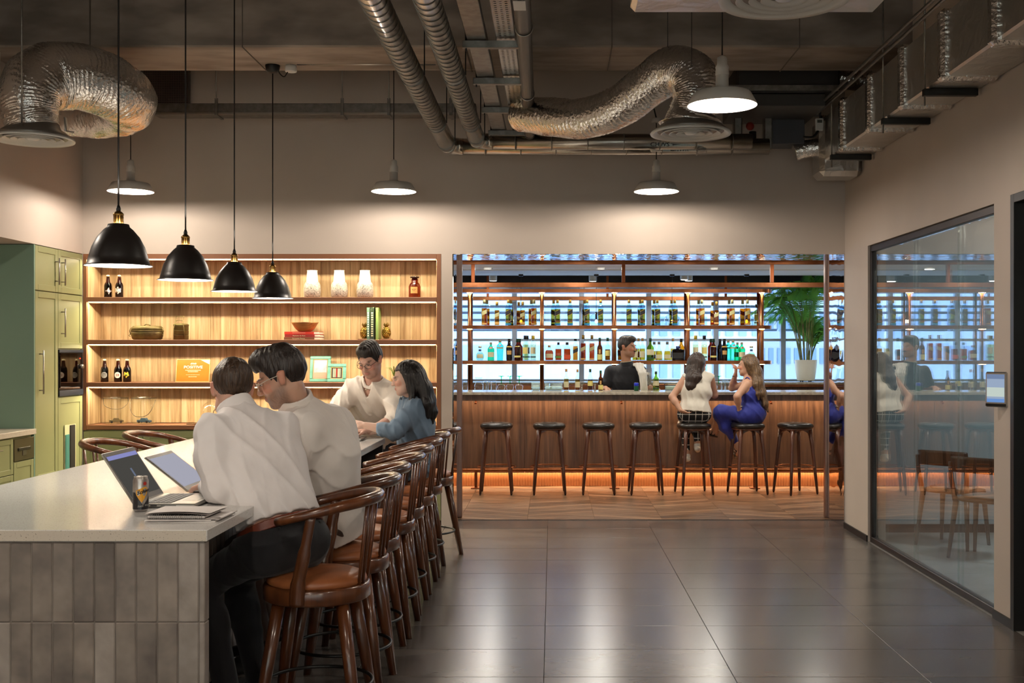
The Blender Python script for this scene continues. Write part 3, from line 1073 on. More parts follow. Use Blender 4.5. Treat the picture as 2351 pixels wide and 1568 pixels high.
obj('base_top', MB().box(-2.4, 4.6, .0, .64, .985, 1.012, c=.003), M['bar_top'], bs)
obj('splash_back', MB().box(-2.4, xr, BSD + .28, BSD + .30, 1.012, 1.10, c=.002), M['copper'], bs)
for z in (SA - .044, SB_ - .044, ST - .002):
    for x in [-1.93] + PX:
        obj('ring_light', MB().lathe([(.026, z - .005), (.034, z - .005), (.034, z - .001), (.026, z - .001)], 18, c=(x, .025, 0), cap=False), M['spotglow'], bs)

# window ledge with copper rail
lg = thing('window_ledge', 'long ledge with copper rail below the bar windows', 'ledge', (0, 0, 0))
obj('ledge_top', MB().box(-3.2, 6.2, 15.25, 15.95, 1.085, 1.125, c=.003), M['bar_top'], lg)
obj('ledge_front', MB().box(-3.2, 6.2, 15.27, 15.31, 0, 1.085), M['bar_wood'], lg)
obj('ledge_rail', MB().box(-3.2, 6.2, 15.235, 15.255, 1.060, 1.10, c=.003), M['copper'], lg)

# suspended copper canopy frame
cf = thing('copper_canopy', 'rectangular copper frame hung from the ceiling over the bar', 'frame', (0, 0, 0))
for y in (12.58, 15.80):
    obj('beam', MB().box(-2.8, 5.6, y - .02, y + .02, 2.252, 2.307, c=.003), M['copper'], cf)
obj('ceiling_beam', MB().box(-2.8, 5.6, 12.56, 12.60, 2.505, 2.553, c=.003), M['copper'], cf)
for x in (-2.5, -.88, .79, 2.44, 4.1):
    obj('hanger', MB().box(x - .020, x + .020, 12.565, 12.595, 2.30, 2.51, c=.002), M['copper_dark'], cf)
    obj('hanger', MB().box(x - .017 - .02, x + .017 - .02, 15.79, 15.81, 2.30, 3.44, c=.002), M['copper_dark'], cf)
ORDW = ['first', 'second', 'third', 'fourth', 'fifth', 'sixth']
# ================================================================ pendant lamps
def white_lamp(label, X, Y, zr, top, r=.18):
    t = thing('pendant_lamp', label, 'lamp', (X, Y, 0), group='white enamel pendants')
    s = r / .18
    prof = [(.18, 0), (.182, .004), (.150, .062), (.142, .070), (.05, .084), (.034, .094), (.033, .160)]
    prof_in = [(.030, .155), (.030, .098), (.047, .080), (.137, .066), (.146, .058), (.177, .004), (.18, 0)]
    obj('shade', MB().lathe([(a * s, zr + b * s) for a, b in prof], 40, cap=False).lathe([(a * s, zr + b * s) for a, b in prof_in[::-1]], 40, cap=False, mat=1), [M['lamp_white'], M['lamp_inner']], t)
    obj('socket', MB().lathe([(.034 * s, zr + .158 * s), (.036 * s, zr + .165 * s), (.033 * s, zr + .19 * s), (.036 * s, zr + .2 * s), (.028 * s, zr + .215 * s), (.026 * s, zr + .25 * s), (.006, zr + .262 * s)], 24), M['lamp_white'], t)
    obj('bulb', MB().lathe([(.004, zr - .012), (.024, zr - .006), (.036, zr + .014), (.034, zr + .034), (.020, zr + .06), (.014, zr + .078)], 20), M['bulb'], t)
    glow_point(t, (0, 0, zr + .022), LAMP, (1.0, .875, .745), .028)
    obj('cord', MB().cyl((0, 0, zr + .258 * s), (0, 0, top), .0042, n=8), M['cord'], t)
    obj('ceiling_cap', MB().lathe([(.045, top - .022), (.05, top - .012), (.05, top)], 20), M['lamp_white'], t)
    return t


zr = 2.835
white_lamp('small white enamel pendant above the sage cupboards beside the foil duct', (300 - CX) * 9.18 / F, 9.18, zr, ZC)
white_lamp('small white enamel pendant before the middle of the back wall', (904 - CX) * 9.18 / F, 9.18, zr, ZC)
white_lamp('small white enamel pendant above the bar opening', (1507 - CX) * 9.18 / F, 9.18, zr, 3.18)
white_lamp('large near white enamel pendant in front of the bent foil duct', (1658 - CX) * 5.9 / F, 5.9, 2.82, ZC)
white_lamp('added unseen white enamel pendant behind the photographer over the aisle', .884, 2.4, 2.82, ZC)  # unseen pendants added from here down to brighten the room
white_lamp('added unseen white enamel pendant behind the photographer near the island', -1.28, 2.4, 2.82, ZC)
white_lamp('added unseen white enamel pendant beyond the edge over the worktop run', -3.42, 5.9, 2.82, ZC)  # added out of frame for more bounced light
white_lamp('added unseen white enamel pendant behind the photographer over the worktop run', -3.42, 2.4, 2.82, ZC)
white_lamp('added unseen white enamel pendant by the added rear window on the aisle side', .884, -.9, 2.82, ZC)
white_lamp('added unseen white enamel pendant by the added rear window in the middle', -1.28, -.9, 2.82, ZC)
white_lamp('added unseen white enamel pendant by the added rear window on the worktop side', -3.42, -.9, 2.82, ZC)


def black_lamp(label, X, Y, top):
    t = thing('dome_pendant', label, 'lamp', (X, Y, 0), group='black dome pendants over the island')
    z = 1.94
    out_ = [(.153, 0), (.154, .003), (.140, .010), (.133, .040), (.118, .090), (.095, .135), (.066, .170), (.050, .184), (.047, .196), (.026, .200)]
    in_ = [(.151, .001), (.137, .012), (.130, .040), (.115, .088), (.092, .132), (.064, .166), (.030, .182)]
    obj('shade', MB().lathe([(a, z + b) for a, b in out_], 48, cap=False).lathe([(a, z + b) for a, b in in_], 48, cap=False, mat=1), [M['lamp_black'], M['lamp_inner']], t)
    m = MB()
    m.lathe([(.020, z + .198), (.020, z + .235), (.024, z + .238), (.024, z + .246), (.016, z + .254), (.010, z + .258)], 20)
    for k in range(10):
        a = 2 * math.pi * k / 10
        m.cyl((.020 * math.cos(a), .020 * math.sin(a), z + .199), (.020 * math.cos(a), .020 * math.sin(a), z + .235), .0032, n=6)
    obj('socket', m, M['brass'], t)
    obj('bulb', MB().ball((0, 0, z + .10), (.03, .03, .038), 16, 10), M['bulb_isl'], t)
    glow_point(t, (0, 0, z + .10), LAMP * .95, (1.0, .90, .77), .026)
    obj('cord_grip', MB().lathe([(.010, z + .256), (.011, z + .27), (.006, z + .285)], 12), M['black'], t)
    obj('cord', MB().cyl((0, 0, z + .28), (0, 0, top), .0045, n=8), M['cord'], t)
    obj('ceiling_cap', MB().lathe([(.012, top - .062), (.03, top - .056), (.05, top - .035), (.055, top - .006), (.055, top)], 24), M['black'], t)
    return t


black_lamp('largest, nearest black dome pendant over the island', (272 - CX) * 5.31 / F, 5.31, ZC)
black_lamp('second black dome pendant over the island counting from the camera', (426 - CX) * 6.37 / F, 6.37, ZC)
black_lamp('third black dome pendant over the island counting from the camera', (538 - CX) * 7.58 / F, 7.58, ZC)
black_lamp('smallest, farthest black dome pendant hanging from the beam', (626 - CX) * 8.55 / F, 8.55, 3.70)

# surface box and conduit on the beam
jbx = thing('junction_box', 'small round white junction box on the beam beside the pendant cap', 'junction box', P(668, 147, 8.55))
jbx.location.z = 3.70
obj('box_body', MB().lathe([(.040, -.05), (.044, -.045), (.044, -.02), (.04, 0)], 20), M['white_plastic'], jbx)
obj('loop_cable', MB().tube(smoothpath([(-.02, 0, -.04), (-.05, 0, -.085), (-.085, 0, -.06), (-.10, 0, -.02)], 6), .004, 6), M['cord'], jbx)
cd = thing('conduit', 'thin steel conduit clipped along the underside of the beam', 'conduit', (0, 0, 0))
obj('conduit_pipe', MB().cyl(tuple(P(682, 147, 8.52)), tuple(P(1000, 147, 8.52)), .010, n=10), M['steel'], cd)
for px in (714, 900):
    q = P(px, 145, 8.52)
    obj('clip', MB().box(q.x - .012, q.x + .012, q.y - .016, q.y + .016, q.z - .014, 3.70, c=.002), M['galv'], cd)

# ================================================================ cable trunking on the back wall
tr = thing('cable_trunking', 'long galvanised cable trunking hung along the back wall', 'cable trunking', (0, 9.35, 0))
za, zb_ = pz(237, 9.35), pz(263, 9.35)
xa, xb = (352 - CX) * 9.35 / F, (1092 - CX) * 9.35 / F
obj('channel', MB().box(xa, xb, 0, .16, zb_, za, c=.003), M['galv'], tr)
obj('lip', MB().box(xa, xb, -.004, 0, zb_, zb_ + .018, c=.001), M['steel'], tr)
for px in (497, 786, 893, 1035):
    x = (px - CX) * 9.35 / F
    b = obj('bracket', MB().box(x - .013, x + .013, -.012, -.004, zb_ - .004, za + .04, c=.002).box(x - .013, x + .013, -.012, .17, zb_ - .008, zb_ - .002, c=.001), M['galv'], tr)
    obj('rod', MB().cyl((x, -.008, za + .03), (x, -.008, ZC), .005, n=6), M['galv'], b)
vg = thing('air_grille', 'dark mesh air grille high on the back wall behind the foil duct', 'vent', (0, 9.88, 0))
gx0, gx1, gz0, gz1 = (330 - CX) * 9.88 / F, (433 - CX) * 9.88 / F, pz(240, 9.88), pz(160, 9.88)
obj('backing', MB().box(gx0, gx1, -.012, .004, gz0, gz1), pbr('grille_dark', '#2a221e', .8), vg)
obj('frame', MB().box(gx0 - .02, gx1 + .02, -.022, 0, gz0 - .02, gz0, c=.002).box(gx1, gx1 + .02, -.022, 0, gz0, gz1, c=.002).box(gx0 - .02, gx0, -.022, 0, gz0, gz1, c=.002), M['galv'], vg)
gm = MB()
for i in range(26):
    x = gx0 + (gx1 - gx0) * (i + .5) / 26
    gm.box(x - .0025, x + .0025, -.018, -.012, gz0, gz1)
for i in range(20):
    z = gz0 + (gz1 - gz0) * (i + .5) / 20
    gm.box(gx0, gx1, -.020, -.014, z - .0025, z + .0025)
obj('mesh_wires', gm, pbr('grille_wire', '#5b4c44', .6), vg, kind='stuff')

# ================================================================ spiral ducts
def spiral_duct(label, X, ye, z, x2, r, y0=1.0):
    t = thing('spiral_duct', label, 'duct', (0, 0, 0), group='round steel ducts')
    straight = ye - .10
    obj('duct_run', MB().cyl((X, y0, z), (X, straight, z), r, n=28), M['galv_shiny'], t)
    sp = MB()
    y = y0
    while y < 8.2:
        sp.tube([(X + (r + .001) * math.cos(a), y + .09 * a / (2 * math.pi), z + (r + .001) * math.sin(a)) for a in [2 * math.pi * i / 24 for i in range(25)]], .0028, 5, cap=False)
        y += .09
    obj('spiral_seam', sp, M['galv'], t, kind='stuff')
    m = MB()
    a0, a1 = Vector((X, straight, z)), Vector((X + .10, ye, z))
    m.tube([a0 - Vector((0, .02, 0)), a0, (a0 + Vector((X, ye, z)) * 1) / 2 + Vector((.02, 0, 0)), a1, a1 + Vector((.02, 0, 0))], r * 1.02, 28)
    obj('elbow', m, M['galv_shiny'], t)
    obj('duct_run', MB().cyl((X + .10, ye, z), (x2, ye, z), r, n=28), M['galv_shiny'], t)
    for yb in (6.9, 8.35, ye - .25):
        b = obj('band', MB().cyl((X, yb, z), (X, yb + .012, z), r + .005, n=28), M['galv'], t)
        obj('hanger_rod', MB().cyl((X + r + .008, yb, z), (X + r + .008, yb, ZC), .004, n=6), M['black'], b)
    sj = MB()
    x = X + .3
    while x < x2 - .1:
        sj.cyl((x, ye, z), (x + .008, ye, z), r + .0025, n=24)
        x += .29
    obj('joint_bead', sj, M['galv'], t, kind='stuff')
    return t


d1 = spiral_duct('round steel duct bending along the wall, farther and lower of the pair', -.855, 9.32, 3.225, 1.78, .068)
d2 = spiral_duct('round steel duct bending along the wall, nearer the cable trays', -.60, 9.10, 3.225, 1.60, .064)
for d_, x, y, s in ((d2, .86, 9.10, 'CHWS'), (d1, 1.04, 9.32, 'CHWR')):
    r_ = .0655 if d_ is d2 else .0695
    obj('pipe_marking', text_mb(s, .05, .0002, width=.15, fn=lambda a, b, c, x=x, y=y, r_=r_: (x + a, y - r_ * math.cos((c - .035) / r_), 3.225 + r_ * math.sin((c - .035) / r_))), M['black'], d_)
    obj('flow_arrow', MB().add([(x + (.10 if d_ is d2 else -.10), y - r_, 3.185), (x + (.17 if d_ is d2 else -.17), y - r_ - .0005, 3.190), (x + (.10 if d_ is d2 else -.10), y - r_, 3.195)], [(0, 1, 2)]), M['black'], d_)

# ================================================================ cable trays along the room
ct = thing('cable_tray', 'plain galvanised cable trunking running overhead toward the wall', 'cable tray', (-.425, 0, 0))
obj('tray', MB().box(-.055, .055, 1.0, 9.2, 3.29, 3.34, c=.003), M['galv'], ct)
pt = thing('perforated_tray', 'perforated cable tray running overhead beside the trunking', 'cable tray', (-.262, 0, 0))
pm = MB()
# perforated bottom: strips with real holes
cols = (-.050, -.030, -.022, -.006, .006, .022, .030, .050)
yv = 4.6
while yv < 9.15:
    pm.box(-.052, .052, yv, yv + .022, 3.296, 3.299)
    for a, b in ((-.052, -.036), (-.022, -.006), (.006, .022), (.036, .052)):
        pm.box(a, b, yv + .022, yv + .034, 3.296, 3.299)
    yv += .034
obj('tray_bottom', pm, M['galv_shiny'], pt, kind='stuff')
obj('tray_side', MB().box(-.054, -.051, 1.0, 9.2, 3.296, 3.34), M['galv'], pt)
obj('tray_side', MB().box(.051, .054, 1.0, 9.2, 3.296, 3.34), M['galv'], pt)
obj('tray_bottom_near', MB().box(-.051, .051, 1.0, 4.6, 3.296, 3.299), M['galv'], pt)
obj('cable', MB().tube([(.02, 1.0, 3.312), (.022, 5, 3.312), (.015, 9.1, 3.312)], .012, 8), M['cord'], pt)
obj('cable', MB().tube([(-.02, 1.0, 3.312), (-.022, 5, 3.312), (-.025, 9.1, 3.312)], .012, 8), M['cord'], pt)
for k, (py, lb) in enumerate(((95, 'nearest strut channel carrying the overhead cable trays'), (180, 'strut channel carrying the cable trays just past the beam'), (247, 'strut channel carrying the cable trays level with the wall trunking'), (300, 'farthest strut channel carrying the cable trays'))):
    Y = (3.285 - H) * F / (CY - py)
    t = thing('strut_channel', lb, 'bracket', (-.345, Y, 0), group='cable tray supports')
    obj('channel', MB().box(-.16, .20, -.02, .02, 3.245, 3.286, c=.002), M['galv'], t)
    for x in (-.14, .18):
        obj('rod', MB().cyl((x, 0, 3.23), (x, 0, 3.70 if 8.03 < Y < 8.72 else ZC), .005, n=6), M['black'], t)
pv = thing('drain_pipe', 'dark grey plastic pipe running overhead with ring clamps', 'pipe', (0, 0, 0))
obj('pipe_run', MB().cyl((-.105, 1, 3.27), (-.18, 9.0, 3.27), .043, n=20), pbr('dark_grey_pvc', '#4b4744', .35), pv)
for Y in (6.05, 7.6, 8.6):
    x = -.105 - .075 * (Y - 1) / 8
    b = obj('clamp', MB().tube([(x + .047 * math.cos(a), Y, 3.27 + .047 * math.sin(a)) for a in [2 * math.pi * i / 24 for i in range(24)]], .004, 6, closed=True), M['steel'], pv)
    obj('rod', MB().cyl((x, Y, 3.317), (x, Y, 3.70 if 8.03 < Y < 8.72 else ZC), .004, n=6), M['black'], b)
obj('sticker', MB().box(-.190, -.130, 5.45, 5.60, 3.2255, 3.227), M['white_plastic'], pv)
obj('pipe_end', MB().tube(smoothpath([(-.18, 8.95, 3.27), (-.18, 9.08, 3.27), (-.17, 9.12, 3.20)], 5), .045, 16), M['black'], pv)

# ================================================================ flexible foil ducts and round diffusers
def crinkled(path, rad, n=40, seed=1, amp=.03, ringf=60):
    """a tube with crushed longitudinal pleats"""
    rnd = random.Random(seed)
    ph = [rnd.uniform(0, 6.28) for _ in range(12)]
    mb = MB()
    pts = [Vector(p) for p in path]
    m = len(pts)
    u = None
    rings = []
    for i in range(m):
        t = (pts[min(i + 1, m - 1)] - pts[max(i - 1, 0)]).normalized()
        if u is None:
            u = t.orthogonal().normalized()
        u = (u - t * u.dot(t)).normalized()
        v = t.cross(u)
        curv = 0.0
        cdir = Vector((0, 0, 0))
        if 0 < i < m - 1:
            cdir = (pts[i + 1] + pts[i - 1] - 2 * pts[i])
            curv = min(1.0, cdir.length / ((pts[i + 1] - pts[i - 1]).length + 1e-6) * 7)
            cdir = cdir.normalized() if cdir.length > 1e-6 else cdir
        ring = []
        for j in range(n):
            a = 2 * math.pi * j / n
            d = u * math.cos(a) + v * math.sin(a)
            inner = max(0.0, d.dot(cdir)) * curv
            f = amp * .10 * math.sin(2 * a + .05 * i + ph[0]) * math.sin(.11 * i + ph[1])
            w = 1.2 * math.sin(3 * a + ph[2] + .07 * i) + .8 * math.sin(7 * a + ph[3])
            f += amp * .20 * math.sin(i * 1.9 + w * 1.6 + ph[4]) * (.5 + .5 * math.sin(5 * a + .23 * i + ph[5]))
            f += amp * .55 * inner * math.sin(i * .9 + 2 * w + ph[6])
            f += rnd.uniform(-1, 1) * amp * (.05 + .16 * inner)
            ring.append(pts[i] + d * rad[i] * (1 + f / .2))
        rings.append(ring)
    return mb.rings(rings)


def diffuser(label, X, Y, z, r=.25, top=None):
    t = thing('ceiling_diffuser', label, 'diffuser', (X, Y, z), group='round air diffusers')
    obj('rim', MB().lathe([(r * .80, .030), (r * .97, .012), (r, .002), (r * .985, -.006), (r * .90, .0), (r * .80, .018)], 56, cap=False), M['white_plastic'], t)
    for k, (rr, zz) in enumerate(((.74, .012), (.54, .010), (.36, .008))):
        obj('cone', MB().lathe([(r * (rr - .17), .035), (r * (rr - .06), .012), (r * rr, -.004 + zz * .2), (r * (rr - .012), -.006 + zz * .2), (r * (rr - .08), .010), (r * (rr - .17), .030)], 48, cap=False), M['white_plastic'], t)
    obj('centre_disc', MB().lathe([(.001, -.002), (r * .12, -.002), (r * .17, .010), (r * .10, .02)], 32), M['white_plastic'], t)
    obj('back_pan', MB().lathe([(r * .96, .014), (r * .82, .04), (r * .66, .07), (r * .62, .10)], 48), pbr('pan_foil', '#8f8a83', .4, metal=.7), t)
    return t


zd = 2.885
LX, LY = -3.30, 7.20
diffuser('round white ceiling diffuser under the coiled foil duct', LX, LY, zd)
diffuser('round white ceiling diffuser below the arched foil duct', .855, 7.0, zd)
diffuser('largest round white diffuser cut by the top of the picture', .887, 4.33, zd)


def flex(label, pts, rad, seed, extra=None):
    t = thing('flexible_duct', label, 'duct', (0, 0, 0), group='crinkled foil ducts')
    path = smoothpath(pts, 30)
    rr = []
    m = len(path)
    kn = len(rad) - 1
    for i in range(m):
        f = i / (m - 1) * kn
        k = min(int(f), kn - 1)
        rr.append(rad[k] + (rad[k + 1] - rad[k]) * (f - k))
    obj('duct_skin', crinkled(path, rr, 72, seed), M['foil'], t)
    return t


t = flex('large coiled foil duct above the green cabinets', [(LX, LY, zd + .07), (LX - .02, LY, zd + .17), (LX - .02, LY + .02, zd + .32), P(112, 178, 7.35), P(190, 178, 7.5), P(262, 206, 7.7), P(292, 236, 8.0), P(255, 258, 8.25), P(180, 262, 8.45), P(60, 250, 8.6), P(-80, 240, 8.6)],
         [.16, .165, .19, .215, .215, .21, .20, .18, .17, .16, .16], 3)
# trimmed strap hanging below
obj('foil_strap', MB().tube([P(150, 270, 7.3), P(152, 300, 7.3), P(170, 304, 7.32)], [.02, .022, .012], 6, flat=.3), M['foil_flat'], t)
t = flex('arched foil duct rising to the diffuser in the middle of the room', [P(1195, 262, 8.1), P(1260, 268, 7.9), P(1340, 272, 7.7), P(1420, 245, 7.5), P(1490, 195, 7.3), P(1545, 160, 7.15), P(1590, 175, 7.05), P(1600, 225, 7.0), (.86, 7.0, zd + .12), (.855, 7.0, zd + .06)],
         [.12, .13, .135, .14, .14, .145, .15, .145, .14, .20], 5)
for (px, py, Y, ang) in ((1455, 215, 7.4, 0),):
    pass
for px, Y in ((1533, 7.1), (1588, 6.9)):
    x = (px - CX) * Y / F
    obj('hanger_wire', MB().cyl((x, Y, 2.95 if px == 1588 else 3.36), (x, Y, ZC), .0025, n=5), M['black'], t)
q = P(50, 200, 7.0)
obj('hanger_wire', MB().cyl((q.x, 7.0, zd + .05), (q.x, 7.0, ZC), .006, n=6), M['galv'], bpy.data.objects['flexible_duct'])
# short box ducts
pb = thing('plenum_duct', 'flat foil wrapped duct above the largest diffuser', 'duct', (0, 0, 0))
obj('duct_box', MB().box((1452 - CX) * 4.6 / F, (2035 - CX) * 4.6 / F, 4.15, 4.75, pz(31, 4.75), pz(31, 4.75) + .2, c=.02), M['foil_flat'], pb)
obj('neck', crinkled(smoothpath([(.887, 4.33, zd + .05), (.887, 4.33, zd + .10), (.80, 4.38, zd + .20)], 4), [.16] * 9, 32, 8), M['foil'], pb)
lb_ = thing('stub_duct', 'foil wrapped square duct entering at the edge above the cabinets', 'duct', (0, 0, 0))
obj('duct_box', MB().box(-4.08, (28 - CX) * 8.0 / F, 7.3, 7.85, pz(268, 8.0), pz(120, 7.9), c=.02), M['foil_flat'], lb_)

# ================================================================ wrapped rectangular duct on the right wall
rd = thing('wall_duct', 'foil wrapped rectangular duct running along the top of the right wall', 'duct', (0, 0, 0))
DX0, DX1, DZ0, DZ1 = 2.24, 2.553, 3.105, 3.475
ysec = [9.42, 8.75, 8.0, 7.25, 6.5, 5.75, 5.0, 4.25, 3.5]
for a, b in zip(ysec[1:], ysec[:-1]):
    obj('duct_section', MB().box(DX0, DX1, a + .03, b - .03, DZ0, DZ1, c=.012), M['foil_flat'], rd)
    obj('flange_wrap', MB().box(DX0 - .030, DX1, b - .07, b + .02, DZ0 - .022, DZ1 + .02, c=.02), M['foil'], rd)
obj('duct_drop', MB().box(2.20, DX1, 9.30, 9.62, 2.985, DZ1, c=.04), M['foil_flat'], rd)
obj('duct_branch', MB().tube(smoothpath([(2.25, 9.42, 3.24), (2.12, 9.44, 3.23), (2.02, 9.45, 3.20)], 5), .075, 20), M['foil'], rd)
for Y, lb in ((9.0, ''), (7.6, ''), (6.75, '')):
    b = obj('support_channel', MB().box(DX0 - .03, DX1 - .02, Y - .02, Y + .02, DZ0 - .042, DZ0 - .001, c=.002), M['black'], rd)
    obj('rod', MB().cyl((DX0 - .02, Y, DZ0 - .10), (DX0 - .02, Y, ZC), .006, n=6), M['galv'], b)
cp = thing('steel_conduits', 'pair of thin steel conduits above the wall duct', 'conduit', (0, 0, 0))
for i, x in enumerate((2.17, 2.125)):
    obj('conduit_pipe', MB().cyl((x, 2.5, 3.49 + .012 * i), (x, 9.35, 3.49 + .012 * i), .011, n=8), M['galv'], cp)

# ================================================================ fan coil unit behind the beam
fc = thing('fan_coil_unit', 'dark ceiling fan coil unit with metal rails behind the beam', 'air conditioner', (0, 0, 0))
dk = pbr('unit_dark', '#26221f', .5)
dg_ = pbr('unit_grey', '#3a3835', .45)
obj('casing', MB().box(P(1682, 0, 9.0).x, P(1915, 0, 9.0).x, 8.80, 9.6, pz(215, 8.85), pz(150, 8.85), c=.02), dk, fc)
obj('underside', MB().box(P(1690, 0, 8.85).x, P(1895, 0, 8.85).x, 8.84, 9.55, pz(238, 8.85) - .02, pz(216, 8.85), c=.004), dg_, fc)
obj('rail', MB().box(P(1672, 0, 8.8).x, P(1928, 0, 8.8).x, 8.78, 8.82, pz(209, 8.8), pz(196, 8.8), c=.002), M['galv'], fc)
obj('rail', MB().box(P(1690, 0, 9.3).x, P(1880, 0, 9.3).x, 9.28, 9.32, pz(268, 9.3), pz(256, 9.3), c=.002), M['galv'], fc)
obj('side_box', MB().box(P(1766, 0, 9.4).x, P(1845, 0, 9.4).x, 9.36, 9.6, pz(332, 9.4), pz(270, 9.4), c=.004), pbr('blue_grey_box', '#4a4b50', .45, metal=.5), fc)
vv = obj('valve', MB().ball(tuple(P(1722, 290, 9.35)), (.035, .03, .035), 14, 8), pbr('red_valve', '#a03222', .5), fc)
q = P(1728, 308, 9.35)
obj('valve_body', MB().cyl((q.x, q.y, q.z - .08), (q.x, q.y, q.z + .02), .03, n=14), M['black'], fc)
for px in (1693, 1762):
    a = P(px, 270, 9.34); b = P(px, 345, 9.34)
    obj('down_pipe', MB().box(a.x - .035, a.x + .035, 9.30, 9.38, b.z, a.z, c=.01), M['galv'], fc)
obj('foil_sleeve', crinkled([P(1893, 175, 9.1) + Vector((i * .035, 0, -.004 * i)) for i in range(12)], [.085] * 12, 28, 11), M['foil'], fc)
th = thing('duct_thermostat', 'small white thermostat box hanging beside the fan coil unit', 'thermostat', P(1881, 286, 9.25))
obj('casing', MB().box(-.032, .032, -.015, .015, -.05, .05, c=.005), M['white_plastic'], th)
obj('screen', MB().box(-.020, .020, -.017, -.015, .012, .036, c=.001), pbr('lcd', '#5c625a', .3), th)
obj('cable', MB().tube(smoothpath([(-.01, 0, -.05), (-.05, 0, -.10), (-.13, .01, -.10)], 6), .010, 8), M['cord'], th)
obj('bracket', MB().box(.005, .02, .015, .03, .04, .28, c=.002), M['black'], th)
sn = thing('smoke_detector', 'small clear dome sensor under the long round ducts', 'sensor', P(1611, 343, 9.1))
obj('dome', MB().lathe([(.001, -.035), (.025, -.032), (.042, -.018), (.044, 0)], 24), glassy('clear_dome', (.8, .8, .8), .05), sn)
obj('base', MB().lathe([(.044, 0), (.040, .02), (.026, .045), (.006, .06)], 24), M['galv'], sn)
bx = thing('ceiling_box', 'round white box on a cord between the foil duct and the wall', 'junction box', P(1507, 277, 9.18))
obj('box_body', MB().lathe([(.035, -.018), (.04, -.012), (.04, .012), (.035, .018)], 20), M['white_plastic'], bx)
obj('cord', MB().tube([(-.0, 0, .018), (-.03, 0, .14), (-.05, 0, .32)], .006, 6), M['cord'], bx)
obj('cord', MB().cyl((0, 0, -.018), (0, 0, -.11), .0042, n=6), M['cord'], bx)

# ================================================================ bar room ceiling fittings
dl = mesh('downlight', MB().lathe([(.001, .0), (.045, .0), (.046, .004)], 20))
dl.materials.append(M['downlight'])
for i, px in enumerate((1120, 1380, 1640)):
    t = thing('downlight', ('first', 'middle', 'last')[i] + ' small round downlight in the white bar ceiling counted along the bar', 'downlight', ((px - CX) * 13.8 / F, 13.8, 2.548), group='downlights over the bar')
    obj('lens', dl, M['downlight'], t)
    glow_area(t, (0, 0, -.006), .09, .09, 13.0, (1.0, .93, .82), disk=True)
    obj('trim_ring', MB().lathe([(.046, .006), (.060, .004), (.062, -.002), (.047, -.004)], 24, cap=False), M['white_plastic'], t)
for i, (x, y) in enumerate(((-.9, 11.6), (.3, 11.6), (1.5, 11.6), (2.7, 11.6), (3.9, 13.8), (-1.9, 13.8))):  # unseen downlights added to brighten the bar room
    t = thing('downlight', ORDW[i] + ' added downlight of the bar ceiling, unseen behind the head of the opening', 'downlight', (x, y, 2.548), group='downlights over the bar')
    obj('lens', dl, M['downlight'], t)
    glow_area(t, (0, 0, -.006), .09, .09, 13.0, (1.0, .93, .82), disk=True)
    obj('trim_ring', MB().lathe([(.046, .006), (.060, .004), (.062, -.002), (.047, -.004)], 24, cap=False), M['white_plastic'], t)
for i, (px, Y) in enumerate(((1132, 15.4), (1361, 15.5), (1581, 15.4), (1571, 15.15))):
    t = thing('cylinder_spot', ('white cylinder spotlight above the copper frame behind the first posts', 'white cylinder spotlight above the copper frame over the bartender', 'white cylinder spotlight above the woman in the white top, the farther one', 'white cylinder spotlight above the woman in the white top, the nearer one')[i], 'spotlight', ((px - CX) * Y / F, Y, 2.50), group='cylinder spotlights')
    obj('can', MB().cyl((0, 0, .0), (0, 0, .30), .055, n=24), M['white_plastic'], t)
    obj('lens', MB().cyl((0, 0, -.002), (0, 0, .001), .045, n=24), M['downlight'], t)
    glow_area(t, (0, 0, -.004), .09, .09, 5.0, (1.0, .93, .82), disk=True)
    obj('stem', MB().cyl((0, 0, .30), (0, 0, .95), .008, n=6), M['black'], t)
globe_glass = glassy('pendant_globe_glass', (.80, .86, .87), .02, 1.5)
for i, px in enumerate((1196, 1369, 1543, 1714)):
    Y = 14.75
    t = thing('globe_pendant', ('first', 'second', 'third', 'fourth')[i] + ' clear glass globe pendant behind the copper shelves, counted from the jamb', 'lamp', ((px - CX) * Y / F, Y, 0), group='glass globe pendants')
    zc_ = pz(738, Y)
    obj('globe', MB().ball((0, 0, zc_), .107, 28, 18), globe_glass, t)
    obj('bulb', MB().ball((0, 0, zc_ + .0), (.016, .016, .022), 12, 8), emit('globe_bulb', (1, .85, .6), 30), t)
    obj('socket', MB().cyl((0, 0, zc_ + .03), (0, 0, zc_ + .12), .014, n=10), M['black'], t)
    obj('cord', MB().cyl((0, 0, zc_ + .12), (0, 0, 2.53), .003, n=6), M['cord'], t)
    obj('ceiling_cap', MB().box(-.03, .03, -.03, .03, 2.52, 2.545, c=.003), M['black'], t)
# foil ducts in the dark void
for k, (xa_, xb_, Y, z, lb) in enumerate(((1.05, 2.0, 15.5, 2.74, 'crumpled foil duct in the dark void between the two seated women'), (3.0, 4.2, 15.5, 2.72, 'crumpled foil duct in the void behind the palm'), (-.1, .5, 15.6, 2.74, 'short foil duct in the void above the bartender'))):
    t = thing('void_duct', lb, 'duct', (0, 0, 0))
    obj('duct_skin', crinkled(smoothpath([(xa_, Y, z + .06), (xa_ + (xb_ - xa_) * .3, Y, z), (xa_ + (xb_ - xa_) * .65, Y - .05, z + .05), (xb_, Y, z)], 6), [.14] * 19, 28, 20 + k), M['foil'], t)
# ================================================================ bottles
G = {}
def gl(key, tint, boost=1.0):
    if key not in G:
        G[key] = glassy('glass_' + key, tint, .015, 1.48, boost)
    return G[key]


def lq(key, tint):
    return gl('liquid_' + key, tint, .25)


